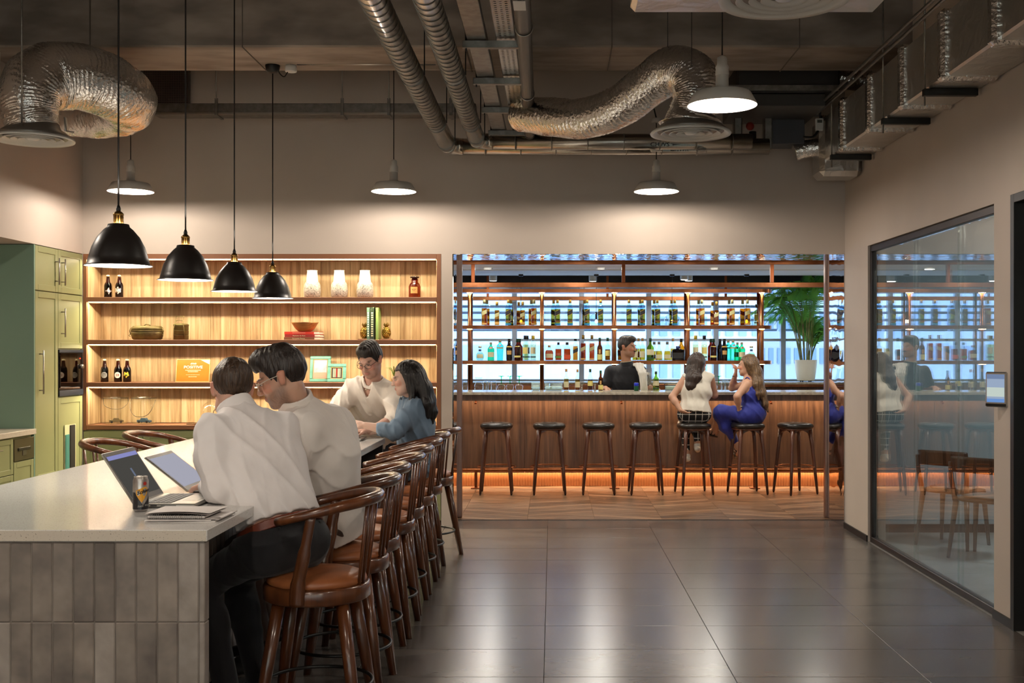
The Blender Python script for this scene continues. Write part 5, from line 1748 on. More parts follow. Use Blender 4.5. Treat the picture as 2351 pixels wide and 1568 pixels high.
for i, (px, w_, h, c, lb) in enumerate(((848, .024, .284, '#4f6f5c', 'slim grey-green upright book between the gold pineapples'), (857, .034, .286, '#23301f', 'black and green upright book between the gold pineapples'), (868, .022, .283, '#7d9a52', 'light green upright book between the gold pineapples'))):
    t = thing('book', lb, 'book', (sx(px), YS - .06, SHELF[2] + .0005), group='upright books')
    obj('cover', MB().box(-w_ / 2, w_ / 2, -.004, .0, 0, h, c=.001).box(-w_ / 2, -w_ / 2 + .002, 0, .17, 0, h).box(w_ / 2 - .002, w_ / 2, 0, .17, 0, h), pbr('book_%d' % i, c, .35, var=(30, '#9fb58a', .6, .75)), t)
    obj('pages', MB().box(-w_ / 2 + .0025, w_ / 2 - .0025, .001, .168, .003, h - .004), paper, t)
    if i < 2:
        m_ = MB()
        for q_ in range(11):
            m_.box(-w_ * .25, w_ * .25, -.0046, -.004, .03 + q_ * .020, .03 + q_ * .020 + .011)
        obj('spine_title', m_, PT['cream' if i else 'white'], t)

# framed orange sign
q = (sx(443), YS - .02, SHELF[1])
t = thing('framed_sign', 'orange framed sign with white lettering leaning on the shelf', 'sign', q, rot=(R(-10), 0, 0))
sw, shh = .30, .205
obj('frame', MB().box(-sw / 2, sw / 2, 0, .012, 0, .006, c=.001).box(-sw / 2, sw / 2, 0, .012, shh - .006, shh, c=.001).box(-sw / 2, -sw / 2 + .006, 0, .012, .006, shh - .006, c=.001).box(sw / 2 - .006, sw / 2, 0, .012, .006, shh - .006, c=.001), pbr('pale_gold_frame', '#d8c98a', .3, metal=.5), t)
pn = obj('print', MB().box(-sw / 2 + .006, sw / 2 - .006, .003, .008, .006, shh - .006), pbr('orange_print', '#c9741c', .4, var=(3, '#bb6415')), t)
for s, z, sz, wd_, bo, sh_ in (('drink', .165, .024, .055, .0004, .25), ('POSITIVE', .133, .034, .165, .0006, 0)):
    obj('lettering', text_mb(s, sz, .0002, sh_, bold=bo, width=wd_, fn=lambda a, b, c, z=z: (a, .0024 + b, c + z)), PT['white'], pn)
for z, wd_, hh in ((.106, .135, .007), (.093, .09, .007), (.066, .12, .003), (.048, .075, .005)):
    m_ = MB()
    q_ = -wd_ / 2
    while q_ < wd_ / 2:
        L_ = rng.uniform(.008, .02)
        m_.box(q_, min(q_ + L_, wd_ / 2), .0024, .0029, z - hh / 2, z + hh / 2)
        q_ += L_ + .003
    obj('small_print', m_, PT['cream'], pn, kind='stuff')
obj('corner_flash', MB().add([(sw / 2 - .085, .0026, shh - .007), (sw / 2 - .007, .0026, shh - .045), (sw / 2 - .007, .0026, shh - .007)], [(0, 1, 2)]), PT['white'], pn)

# teal photo frames
teal = pbr('teal_frame', '#6fae9e', .4, var=(14, '#5c9485'))
def photo_frame(label, px, w_, h, bw_, y, tilt, kind):
    t = thing('photo_frame', label, 'picture frame', (sx(px), y, SHELF[1]), rot=(R(-tilt), 0, 0), group='teal photo frames')
    m = MB()
    def mould(x0, x1, z0, z1):
        m.box(x0, x1, 0, .018, z0, z1, c=.005)
    mould(-w_ / 2, w_ / 2, 0, bw_); mould(-w_ / 2, w_ / 2, h - bw_, h); mould(-w_ / 2, -w_ / 2 + bw_, bw_, h - bw_); mould(w_ / 2 - bw_, w_ / 2, bw_, h - bw_)
    obj('moulding', m, teal, t)
    obj('inner_bead', MB().box(-w_ / 2 + bw_, w_ / 2 - bw_, .004, .012, bw_, bw_ + .006, c=.001).box(-w_ / 2 + bw_, w_ / 2 - bw_, .004, .012, h - bw_ - .006, h - bw_, c=.001).box(-w_ / 2 + bw_, -w_ / 2 + bw_ + .006, .004, .012, bw_, h - bw_, c=.001).box(w_ / 2 - bw_ - .006, w_ / 2 - bw_, .004, .012, bw_, h - bw_, c=.001), pbr('frame_bead', '#a58f5a', .4), t)
    if kind == 0:
        ph = pbr('pale_photo', '#c9c9d2', .3, var=(9, '#8f8f9e'))
    else:
        ph = pbr('dark_photo', '#2a2522', .3)
    p = obj('photo', MB().box(-w_ / 2 + bw_, w_ / 2 - bw_, .010, .014, bw_, h - bw_), ph, t)
    if kind == 0:
        obj('photo_ground', MB().box(-w_ / 2 + bw_ + .01, w_ / 2 - bw_ - .01, .0085, .010, bw_ + .01, bw_ + .06), pbr('photo_pink', '#c79a86', .4), p)
    else:
        for i in range(5):
            obj('photo_figure', MB().box(-.033 + i * .014, -.024 + i * .014, .0085, .010, bw_ + .015, h - bw_ - .012), PT['cream' if i != 2 else 'red'], p)
    obj('easel_back', MB().prism([(.018, .02), (.05, .0), (.018, h * .8)], -.02, .02, axis='x'), M['black'], t)


photo_frame('taller teal photo frame with a pale picture', 732, .185, .235, .028, YS + .03, 12, 0)
photo_frame('smaller teal photo frame with a dark group picture', 774, .165, .165, .030, YS - .04, 10, 1)

# wire-bail glass jars with little cars
jarg = gl('jar', (.97, .975, .95), 1.0)
for i, (px, lb) in enumerate(((267, 'big clear glass jar with drooping wire bail and a brown toy car inside'), (331, 'big clear glass jar with hanging wire bail and a blue toy car inside'))):
    t = thing('glass_jar', lb, 'jar', (sx(px), YS, SHELF[0]), group='wire-bail jars')
    w_ = .105
    obj('vessel', MB().lathe([(.085, 0), (.10, .008), (w_, .04), (w_, .19), (.098, .225), (.102, .24)], 40, cap=False).lathe([(.001, .004), (.098, .008)], 40, cap=False), jarg, t)
    obj('rim', MB().tube([(.104 * math.cos(a), .104 * math.sin(a), .240) for a in [2 * math.pi * k / 40 for k in range(40)]], .004, 8, closed=True), jarg, t)
    wire = pbr('jar_wire', '#4b4336', .4, metal=.8)
    obj('neck_wire', MB().tube([(.107 * math.cos(a), .107 * math.sin(a), .230) for a in [2 * math.pi * k / 40 for k in range(40)]], .0018, 6, closed=True), wire, t)
    if i == 0:
        pts = [(-.107, -.02, .232), (-.06, -.11, .17), (.02, -.12, .14), (.085, -.10, .145), (.12, -.05, .19), (.107, -.01, .232)]
    else:
        pts = [(-.107, -.02, .225), (-.10, -.07, .15), (-.05, -.115, .085), (.01, -.12, .07), (.07, -.11, .09), (.10, -.07, .15), (.107, -.02, .215)]
    obj('bail', MB().tube(smoothpath(pts, 6), .0022, 6), wire, t)
    cc = pbr('toy_' + str(i), ('#6a5a3c', '#3d5568')[i], .3)
    c = thing('toy_car', ('olive brown toy car inside the glass jar', 'blue grey toy car inside the glass jar')[i], 'toy', (sx(px), YS, SHELF[0] + .012), .4 if i == 0 else -.2)
    obj('car_body', MB().prism([(-.06, .006), (.06, .006), (.062, .020), (.045, .026), (-.058, .026)], -.022, .022, axis='y').prism([(-.03, .026), (.028, .026), (.018, .042), (-.022, .042)], -.019, .019, axis='y'), cc, c)
    for a in (-.038, .038):
        for b in (-.022, .022):
            obj('wheel', MB().cyl((a, b - .004, .009), (a, b + .004, .009), .010, n=12), M['black'], c)

# cloche terrarium, air plants, small things
t = thing('glass_cloche', 'round glass terrarium with a small green plant on the bottom shelf', 'terrarium', (sx(486), YS, SHELF[0]))
obj('dome', MB().lathe([(.085, .01), (.098, .06), (.096, .12), (.075, .17), (.035, .20), (.005, .208)], 36, cap=False), jarg, t)
obj('base', MB().lathe([(.09, 0), (.095, .004), (.095, .012), (.02, .014)], 32), pbr('cloche_base', '#5a4630', .6), t)
leafg = pbr('fresh_leaf', '#5c7a34', .5)
for k in range(16):
    a = rng.uniform(0, 6.28); e = rng.uniform(.3, 1.3)
    l = rng.uniform(.05, .085)
    obj('leaf', MB().tube(smoothpath([(0, 0, .02), (math.cos(a) * l * .4 * math.cos(e), math.sin(a) * l * .4 * math.cos(e), .03 + l * .7 * math.sin(e)), (math.cos(a) * l * math.cos(e), math.sin(a) * l * math.cos(e), .03 + l * math.sin(e) * .9)], 4), [.004, .006, .008, .009, .009, .007, .005, .003, .001], 6, flat=.3), leafg, t)
obj('twig', MB().tube(smoothpath([(0, 0, .02), (.02, 0, .07), (.015, 0, .11), (.04, 0, .14)], 4), .003, 6), pbr('twig', '#4b3520', .7), t)
t = thing('air_plant', 'spiky green air plant on the shelf behind the denim-shirted woman', 'plant', (sx(905), YS, SHELF[1]))
obj('cup', MB().lathe([(.02, 0), (.028, .02), (.022, .05)], 20), pbr('plant_cup', '#8a7a5a', .5), t)
for k in range(12):
    a = k * 2.4
    l = .05 + .04 * (k % 3) / 2
    obj('leaf', MB().tube(smoothpath([(0, 0, .045), (math.cos(a) * l * .5, math.sin(a) * l * .5, .08 + l * .5), (math.cos(a) * l * 1.1, math.sin(a) * l * 1.1, .07 + l * .8)], 4), [.006] * 5 + [.005, .004, .003, .001], 6, flat=.35), leafg, t)
t = thing('small_box', 'flat black box on the bottom shelf behind the standing man', 'box', (sx(815), YS - .05, SHELF[0]))
obj('box_base', MB().box(-.055, .055, -.04, .04, 0, .018, c=.002), M['black'], t)
obj('box_lid', MB().box(-.057, .057, -.042, .042, .018, .028, c=.002), M['frame_dark'], t)
t = thing('rope_mat', 'coiled dark rope mat on the bottom shelf before the cloche', 'mat', (sx(447), YS - .06, SHELF[0]))
obj('coil', MB().tube([(.0095 * a * math.cos(a) * .55, .0095 * a * math.sin(a) * .25, .006) for a in [i * .25 for i in range(60)]], .0045, 6), pbr('rope', '#5a4226', .9), t)

# ================================================================ on the island
sil = pbr('laptop_silver', '#b8b5ae', .3, metal=.8)
ldk = pbr('laptop_dark', '#2a2826', .4)


def laptop(label, loc, ang, w_=.335, d_=.235, scr=None, rz=0.0, lid=True):
    """hinge along local y at x=0, base extends to +x, lid tilts back to -x by ang from vertical"""
    t = thing('laptop', label, 'laptop', loc, rz)
    obj('base', MB().box(0, d_, 0, w_, .003, .017, c=.004), sil, t)
    kb = obj('keyboard', MB().box(.03, .135, .02, w_ - .02, .017, .0178), ldk, t)
    km = MB()
    for r in range(5):
        for c in range(13):
            x = .034 + r * .0202
            y = .024 + c * (w_ - .048) / 13
            km.box(x, x + .017, y, y + (w_ - .048) / 13 - .003, .0178, .0192)
    obj('keys', km, pbr('keys_' + label[:4], '#191817', .5), kb, kind='stuff')
    obj('touchpad', MB().box(.15, .215, w_ * .32, w_ * .66, .017, .0176), pbr('touchpad', '#a5a29b', .35, metal=.6), t)
    obj('port', MB().box(.02, .045, -.0006, .002, .007, .012).box(.06, .085, -.0006, .002, .007, .012).box(.10, .16, -.0006, .002, .008, .011), ldk, t)
    if not lid:
        return t
    m4 = Matrix.Rotation(-ang, 4, 'Y')
    m = MB(); m.M = m4
    m.box(-.007, 0, 0, w_, .004, d_ + .004, c=.003)
    l = obj('lid', m, sil, t, loc=(.0, 0, .012))
    m = MB(); m.M = m4
    m.box(0, .0012, .004, w_ - .004, .008, d_ + .001)
    obj('bezel', m, ldk, l)
    m = MB(); m.M = m4
    m.box(.0012, .002, .014, w_ - .014, .030, d_ - .016)
    s = obj('screen', m, scr, l)
    m = MB(); m.M = m4
    m.box(.002, .0024, .014, w_ - .014, d_ - .034, d_ - .016)
    if label.startswith('open laptop near'):
        obj('screen_bar', m, emit('screen_bar', (.35, .36, .75), .55), s)
        m = MB(); m.M = m4
        m.box(.002, .0024, w_ * .48, w_ * .53, .07, .15)
        obj('screen_shape', m, emit('screen_shape', (.25, .30, .42), .4), s)
    return t


laptop('open laptop nearest the island end beside the drinks can', (-1.625, 4.41, IZ), R(33), scr=emit('screen_dim', (.10, .095, .085), .5))
laptop('open laptop being typed on by the leaning man', (-1.555, 4.84, IZ), R(52), scr=emit('screen_white', (.42, .42, .50), .7))
laptop('silver laptop at the far end of the island by the standing man', (-1.30, 7.70, IZ), R(80), rz=math.pi / 2, lid=False)

can = thing('soda_can', 'slim black and silver soda can standing before the nearest laptop', 'can', (-1.572, 4.325, IZ))
cr = .0285
cb = obj('can_body', MB().lathe([(.022, 0), (.026, .004), (cr, .012), (cr, .118), (.025, .128), (.0245, .130)], 36), pbr('can_silver', '#b9b3ac', .28, metal=.8, var=(16, '#8f8a88')), can)
obj('can_lid', MB().lathe([(.0245, .130), (.0255, .133), (.0235, .134), (.022, .130), (.001, .130)], 36), M['steel'], can)
obj('pull_tab', MB().tube([(.010 * math.cos(a) - .004, .007 * math.sin(a), .1335) for a in [2 * math.pi * i / 16 for i in range(16)]], .0015, 6, closed=True), M['steel'], can)
def cw_(x, z, d=.0006):
    a = x / cr
    return ((cr + d) * math.sin(a), -(cr + d) * math.cos(a), z)
m = MB()
for i in range(24):
    a0, a1 = -.075 + i * .00625, -.075 + (i + 1) * .00625
    def topz(x):
        return .075 if x < -.012 else (.075 - max(0, min(1, (x + .012) / .03)) * .050 if x < .018 else .025 + min(1, (x - .018) / .03) * .035)
    for k in range(3):
        m.add([cw_(a0, .010 + (topz(a0) - .010) * k / 3), cw_(a1, .010 + (topz(a1) - .010) * k / 3), cw_(a1, .010 + (topz(a1) - .010) * (k + 1) / 3), cw_(a0, .010 + (topz(a0) - .010) * (k + 1) / 3)], [(0, 1, 2, 3)], True)
obj('black_wrap', m, pbr('can_black', '#141316', .3), cb)
m = MB()
pl = [(-.008, .082), (.0, .086), (.014, .092), (.028, .096), (.036, .090), (.034, .070), (.024, .052), (.014, .036), (.004, .048), (-.006, .064)]
m.add([cw_(x, z, .0010) for x, z in pl] + [cw_(.012, .072, .0010)], [(i, (i + 1) % 10, 10) for i in range(10)])
obj('yellow_crest', m, pbr('can_yellow', '#d99a22', .35), cb)
obj('can_logo', text_mb('Schweppes', .020, .0001, .25, align='LEFT', bold=.0004, fn=lambda a, b, c: cw_(a - .004, c + .072 + a * .25, .0016)), PT['black'], cb)
obj('can_text', text_mb('Soda Water', .011, .0001, .3, align='LEFT', fn=lambda a, b, c: cw_(a - .002, c + .022 + a * .1, .0014)), PT['white'], cb)
obj('can_dot', MB().add([cw_(.026 + .007 * math.cos(a), .108 + .007 * math.sin(a), .0010) for a in [2 * math.pi * i / 14 for i in range(14)]], [tuple(range(14))]), PT['red'], cb)

# papers and notebook
wp = pbr('white_paper', '#ddd5d0', .7)
zz = IZ
px0 = (-1.33, 4.145)
for i in range(6):
    rz = (.02, -.06, .05, -.03, .08, -.01)[i]
    m = MB()
    hw, hd, thk = .125 - .004 * (i % 3), .105, .0028
    bow = (.0, .002, .001, .003, .001, .0)[i]
    m.box(-hw, hw, -hd, hd, .0002, thk)
    lbs = ('lowest loose paper sheaf under the notebook', 'second paper sheaf from the worktop under the notebook', 'third paper sheaf from the worktop under the notebook', 'uppermost paper sheaf right under the wire notebook', 'x', 'x')
    if i < 4:
        t = thing('paper_sheaf', lbs[i], 'papers', (px0[0] + (.0, .012, -.01, .018)[i], px0[1] + (.0, .008, -.006, .01)[i], zz), rz, group='papers on the island')
        obj('sheets', m, wp, t)
        obj('folded_corner', MB().add([(hw - .03, -hd, thk + .0003), (hw, -hd, thk + .006), (hw, -hd + .03, thk + .0003)], [(0, 1, 2)]), wp, t)
        zz += thk + .0004
nb_ = thing('wire_notebook', 'black wire-bound notebook under a folded white folder', 'notebook', (px0[0] - .01, px0[1] - .01, zz), -.03)
obj('page_block', MB().box(-.105, .10, -.085, .09, .001, .010, c=.001), wp, nb_)
obj('cover', MB().box(-.108, .103, -.088, .093, 0, .001).box(-.108, .103, -.088, .093, .010, .0112), M['black'], nb_)
wmb = MB()
for k in range(26):
    x = -.095 + k * .0074
    wmb.tube([(x, -.086 + .006 * math.cos(a), .006 + .008 * math.sin(a)) for a in [2 * math.pi * i / 10 for i in range(10)]], .0009, 4, closed=True)
obj('wire_binding', wmb, M['steel'], nb_, kind='stuff')
zz += .0114
t = thing('paper_folder', 'white folded folder lying on top of the notebook', 'folder', (px0[0] + .0, px0[1] + .005, zz), -.05)
obj('folder_back', MB().grid(lambda u, v: (-.13 + .24 * u, -.095 + .19 * v, .0005 + .006 * math.sin(math.pi * u) * (1 - v)), 14, 8), wp, t)
obj('folder_front', MB().grid(lambda u, v: (-.128 + .238 * u, -.093 + .188 * v, .004 + .008 * math.sin(math.pi * u * .9) * (1 - v) + .002 * v), 14, 8), wp, t)

# ================================================================ wall tablet, glass room chairs
tb = thing('wall_tablet', 'silver room-booking tablet mounted on the wall beside the black door', 'tablet', (2.555, 6.43, 1.325), R(38))
obj('casing', MB().box(-.055, -.028, -.06, .075, -.10, .10, c=.008), pbr('tablet_silver', '#b9b6b2', .25, metal=.8), tb)
obj('screen', MB().box(-.0565, -.0549, -.045, .062, -.072, .086, c=.0005), emit('tablet_screen', (.30, .38, .52), .8), tb)
obj('screen_header', MB().box(-.0569, -.0564, -.045, .062, .060, .086), emit('tablet_header', (.16, .22, .36), .8), tb)
obj('screen_photo', MB().box(-.0569, -.0564, -.045, .062, -.040, .012), emit('tablet_photo', (.52, .60, .55), .8), tb)
obj('screen_footer', MB().box(-.0569, -.0564, -.045, .062, -.072, -.052), emit('tablet_footer', (.14, .28, .60), .8), tb)
obj('bezel_strip', MB().box(-.0562, -.0549, -.055, .070, -.095, -.080, c=.0005), M['blackgloss'], tb)
obj('mount', MB().box(-.03, .02, -.03, .03, -.05, .05, c=.004), M['black'], tb)

chw = wood('chair_brown', '#2c2119', '#453428', '#523e30', axis='z', rough=.4, sc=.7)


def meet_chair(label, X, Y, rz):
    t = thing('dining_chair', label, 'chair', (X, Y, 0), rz, group='chairs behind the glass')
    # seat faces +y
    obj('seat', MB().loft([(.425, .19, .19, 3.2), (.435, .215, .21, 3.2), (.447, .215, .21, 3.2), (.452, .17, .17, 3)], 28), chw, t)
    obj('cushion', MB().loft([(.452, .16, .16, 3), (.466, .17, .17, 3), (.472, .13, .13, 3)], 24), pbr('grey_cushion', '#8b8580', .8), t)
    for sx_ in (1, -1):
        obj('leg', MB().tube([(sx_ * .17, .15, .43), (sx_ * .20, .185, 0)], [.022, .013], 12), chw, t)
        obj('leg', MB().tube([(sx_ * .18, -.16, .43), (sx_ * .215, -.215, 0)], [.022, .013], 12), chw, t)
        obj('back_post', MB().tube([(sx_ * .185, -.165, .43), (sx_ * .20, -.20, .60), (sx_ * .195, -.225, .72)], [.02, .017, .015], 12), chw, t)
    def bf(u, v):
        a = R(-62 + 124 * u)
        return (.235 * math.sin(a), -.10 - .14 * math.cos(a) - .03 * v, .635 + .115 * v + .012 * math.cos(a))
    m = MB().grid(bf, 16, 5)
    o = obj('backrest', m, chw, t)
    so = o.modifiers.new('thick', 'SOLIDIFY')
    so.thickness = .018


meet_chair('dark wooden chair behind the glass, the one farther from the tablet', 3.20, 9.02, -.80)
meet_chair('dark wooden chair behind the glass, the one nearer the tablet', 3.26, 8.45, -.80)
t = thing('meeting_fill_light', 'added round ceiling light brightening the glazed meeting room', 'lamp', (4.4, 7.6, 2.95))  # lamp added to light the room behind the glass
obj('housing', MB().lathe([(.36, 0), (.36, -.04), (.34, -.045)], 32), M['white_plastic'], t)
obj('lens', MB().lathe([(.001, -.047), (.33, -.0465), (.335, -.044)], 32), emit('meeting_fill_lens', (.86, .95, 1.0), 3.0), t)
glow_area(t, (0, 0, -.05), .64, .64, 45.0, (.84, .94, 1.0), disk=True)

# ================================================================ potted palm on the window ledge
pal = thing('potted_palm', 'tall palm in a ribbed white pot on the window ledge', 'plant', ((1850 - CX) * 15.55 / F, 15.55, 1.125))
pm = MB()
prof = [(.108, .018), (.118, .03), (.140, .18), (.148, .285), (.150, .30), (.142, .30), (.138, .27)]
rings = []
for r, z in prof:
    rings.append([((r + (.0035 if j % 2 else 0)) * math.cos(2 * math.pi * j / 72), (r + (.0035 if j % 2 else 0)) * math.sin(2 * math.pi * j / 72), z) for j in range(72)])
pm.rings(rings, cap=False)
obj('pot', pm, pbr('pot_white', '#e2e0d4', .5), pal)
obj('soil', MB().cyl((0, 0, .26), (0, 0, .272), .138, n=30), pbr('soil', '#3a2c20', .95), pal)
for k in range(4):
    a = R(45 + 90 * k)
    obj('pot_foot', MB().ball((.08 * math.cos(a), .08 * math.sin(a), .010), (.012, .012, .010), 10, 6), M['black'], pal)
def leafmat(name, c1, c2):
    m, nt, out = newmat(name)
    oi = nd(nt, 'ObjectInfo')
    mx = nd(nt, 'MixRGB', {0: oi.outputs['Random'], 1: lin(c1), 2: lin(c2)})
    b = nd(nt, 'BsdfPrincipled', {'Base Color': mx.outputs[0], 'Roughness': .45})
    tr_ = nd(nt, 'BsdfTranslucent', {'Color': mx.outputs[0]})
    ms = nd(nt, 'MixShader', {0: .55, 1: b.outputs[0], 2: tr_.outputs[0]})
    nt.links.new(ms.outputs[0], out.inputs[0])
    return m


fro = leafmat('palm_frond', '#86c25a', '#5a9a4a')
stm = pbr('palm_stem', '#7d8a45', .5, var=(9, '#4e4a2a'))
pr = random.Random(12)
for k in range(26):
    a = k * 2.399 + pr.uniform(-.3, .3)
    out_ = .06 + .34 * ((k * 7) % 11) / 11
    hgt = .34 + .86 * ((k * 5) % 13) / 13
    b0 = Vector((.07 * math.cos(a), .07 * math.sin(a), .27))
    ca = Vector((math.cos(a), math.sin(a) * .42, 0))
    mid = b0 + ca * out_ * .30 + Vector((0, 0, hgt * .55))
    tip = b0 + ca * out_ + Vector((0, 0, hgt))
    end = tip + ca * (.20 + .16 * pr.random()) - Vector((0, 0, .05 + .12 * pr.random()))
    path = smoothpath([b0, mid, tip, end], 12)
    n_ = len(path)
    f_ = MB()
    f_.tube(path, [.008 * (1 - .75 * i / n_) for i in range(n_)], 6, mat=1)
    s0 = 12
    for i in range(s0, n_ - 1):
        T = (path[i + 1] - path[i - 1]).normalized()
        side = T.cross(Vector((0, 0, 1)))
        side = side.normalized() if side.length > .1 else Vector((1, 0, 0))
        u = (i - s0) / (n_ - s0 - 1)
        L = .24 * math.sin(math.pi * (.2 + .74 * u)) + .04
        for s in (1, -1):
            for h_ in (0, .5):
                p = path[i] + (path[i + 1] - path[i]) * h_
                d = (side * s * .85 + T * .7 + Vector((0, 0, .10))).normalized()
                q1 = p + d * L * .5 + Vector((0, 0, .012))
                q2 = p + d * L - Vector((0, 0, .28 * L))
                q2.y = min(q2.y, .33)
                q1.y = min(q1.y, .33)
                wv = T * .0068
                f_.add([p - wv * .6, p + wv * .6, q1 + wv, q1 - wv, q2], [(0, 1, 2, 3), (3, 2, 4)], False, 0)
    obj('frond', f_, [fro, stm], pal)
# dark lettering stuck on the polished reveal
sg = thing('reveal_sticker', 'small black lettering on the polished steel side of the bar opening', 'sticker', (2.5485, 10.22, 1.645), -R(90))
obj('lettering', text_mb('BESH', .06, .0003, bold=.001, width=.20), M['black'], sg)
obj('badge', MB().lathe([(.001, 0), (.05, 0), (.05, .001)], 20), M['black'], sg, loc=(.07, 0, -.07), rot=(R(90), 0, 0), scale=(1, .55, 1))
# ================================================================ people: smooth distance-field bodies
V = lambda *a: np.array(a, dtype=np.float64)


def nrm(v):
    v = np.asarray(v, float)
    return v / (np.linalg.norm(v) + 1e-12)


class SDF:
    def __init__(s, lo, hi, h):
        s.h = h
        s.lo = np.asarray(lo, float)
        s.n = np.ceil((np.asarray(hi, float) - s.lo) / h).astype(int) + 1
        s.F = np.full(tuple(s.n), 0.2, np.float32)
        s.ax = [(s.lo[i] + h * np.arange(s.n[i])).astype(np.float32) for i in range(3)]

    def block(s, lo, hi):
        a = np.maximum(0, np.floor((lo - s.lo) / s.h).astype(int))
        b = np.minimum(s.n, np.ceil((hi - s.lo) / s.h).astype(int) + 1)
        if np.any(b <= a):
            return None, None
        sl = tuple(slice(a[i], b[i]) for i in range(3))
        X = s.ax[0][sl[0]][:, None, None]
        Y = s.ax[1][sl[1]][None, :, None]
        Z = s.ax[2][sl[2]][None, None, :]
        return sl, (X, Y, Z)

    def comb(s, sl, d, k, op='add'):
        f = s.F[sl]
        if op == 'sub':
            d = -d
            if k > 0:
                h = np.clip(.5 + .5 * (d - f) / k, 0, 1)
                s.F[sl] = f + (d - f) * h + k * h * (1 - h)
            else:
                s.F[sl] = np.maximum(f, d)
            return
        if k > 0:
            h = np.clip(.5 + .5 * (f - d) / k, 0, 1)
            s.F[sl] = f + (d - f) * h - k * h * (1 - h)
        else:
            s.F[sl] = np.minimum(f, d)

    def cone(s, a, b, ra, rb, k=.02, ax=None, st=1.0, op='add'):
        a = np.asarray(a, float); b = np.asarray(b, float)
        m = max(ra, rb) * max(1, st) + k + 4 * s.h
        sl, P_ = s.block(np.minimum(a, b) - m, np.maximum(a, b) + m)
        if sl is None:
            return
        ab = b - a
        L2 = float(ab @ ab) + 1e-12
        p = [P_[i] - np.float32(a[i]) for i in range(3)]
        t = np.clip((p[0] * ab[0] + p[1] * ab[1] + p[2] * ab[2]) / L2, 0, 1).astype(np.float32)
        q = [p[i] - t * np.float32(ab[i]) for i in range(3)]
        d2 = q[0] ** 2 + q[1] ** 2 + q[2] ** 2
        if ax is not None:
            ax = nrm(ax)
            c = q[0] * ax[0] + q[1] * ax[1] + q[2] * ax[2]
            d2 = d2 - c * c * (1 - 1 / (st * st))
        d = np.sqrt(np.maximum(d2, 0)) - (ra + (rb - ra) * t)
        s.comb(sl, d.astype(np.float32), k, op)

    def ell(s, c, A, r, k=.01, op='add'):
        """A: rows are the local axes"""
        c = np.asarray(c, float); r = np.asarray(r, float)
        m = r.max() + k + 4 * s.h
        sl, P_ = s.block(c - m, c + m)
        if sl is None:
            return
        p = [P_[i] - np.float32(c[i]) for i in range(3)]
        q = [p[0] * A[j][0] + p[1] * A[j][1] + p[2] * A[j][2] for j in range(3)]
        k0 = np.sqrt((q[0] / r[0]) ** 2 + (q[1] / r[1]) ** 2 + (q[2] / r[2]) ** 2)
        k1 = np.sqrt((q[0] / r[0] ** 2) ** 2 + (q[1] / r[1] ** 2) ** 2 + (q[2] / r[2] ** 2) ** 2) + 1e-6
        d = k0 * (k0 - 1) / k1
        s.comb(sl, d.astype(np.float32), k, op)

    def cut(s, fn, k=.0):
        """keep where fn <= 0"""
        X, Y, Z = s.ax[0][:, None, None], s.ax[1][None, :, None], s.ax[2][None, None, :]
        s.F = np.maximum(s.F, fn(X, Y, Z).astype(np.float32))

    def plane(s, p, n):
        p = np.asarray(p, float); n = nrm(n)
        s.cut(lambda X, Y, Z: (X - p[0]) * n[0] + (Y - p[1]) * n[1] + (Z - p[2]) * n[2])

    def noise(s, fn, band=.03):
        I = np.nonzero(np.abs(s.F) < band)
        P_ = np.stack([s.ax[i][I[i]] for i in range(3)], 1).astype(np.float64)
        s.F[I] += fn(P_).astype(np.float32)

    def mesh(s, smooth=1):
        Fg = s.F
        nx, ny, nz = Fg.shape
        ins = Fg < 0
        c8 = [ins[i:nx - 1 + i, j:ny - 1 + j, k:nz - 1 + k] for i in (0, 1) for j in (0, 1) for k in (0, 1)]
        cnt = np.zeros(c8[0].shape, np.int8)
        for c in c8:
            cnt += c
        act = (cnt > 0) & (cnt < 8)
        I = np.argwhere(act)
        n = len(I)
        vid = np.full(act.shape, -1, np.int64)
        vid[tuple(I.T)] = np.arange(n)
        acc = np.zeros((n, 3)); w_ = np.zeros(n)
        cs = [(0, 0, 0), (0, 0, 1), (0, 1, 0), (0, 1, 1), (1, 0, 0), (1, 0, 1), (1, 1, 0), (1, 1, 1)]
        vals = [Fg[I[:, 0] + c[0], I[:, 1] + c[1], I[:, 2] + c[2]].astype(np.float64) for c in cs]
        for a in range(8):
            for b in range(a + 1, 8):
                df = [abs(cs[a][i] - cs[b][i]) for i in range(3)]
                if sum(df) != 1:
                    continue
                va, vb = vals[a], vals[b]
                m = (va < 0) != (vb < 0)
                t = np.where(m, va / (va - vb + 1e-20), 0)
                for i in range(3):
                    acc[:, i] += np.where(m, cs[a][i] + t * (cs[b][i] - cs[a][i]), 0)
                w_ += m
        vs = s.lo + s.h * (I + acc / np.maximum(w_, 1)[:, None])
        faces = []
        for axn in range(3):
            sl0 = [slice(None)] * 3; sl1 = [slice(None)] * 3
            sl0[axn] = slice(0, -1); sl1[axn] = slice(1, None)
            ch = ins[tuple(sl0)] != ins[tuple(sl1)]
            E = np.argwhere(ch)
            o1, o2 = [(1, 2), (2, 0), (0, 1)][axn]
            ok = (E[:, o1] > 0) & (E[:, o2] > 0) & (E[:, o1] < [nx, ny, nz][o1] - 1) & (E[:, o2] < [nx, ny, nz][o2] - 1)
            E = E[ok]
            q = []
            for d1, d2 in ((-1, -1), (0, -1), (0, 0), (-1, 0)):
                G_ = E.copy()
                G_[:, o1] += d1; G_[:, o2] += d2
                q.append(vid[tuple(G_.T)])
            q = np.stack(q, 1)
            fl = ~ins[tuple(E.T)]
            q[fl] = q[fl][:, ::-1]
            faces.append(q)
        fs = np.concatenate(faces)
        fs = fs[(fs >= 0).all(1)]
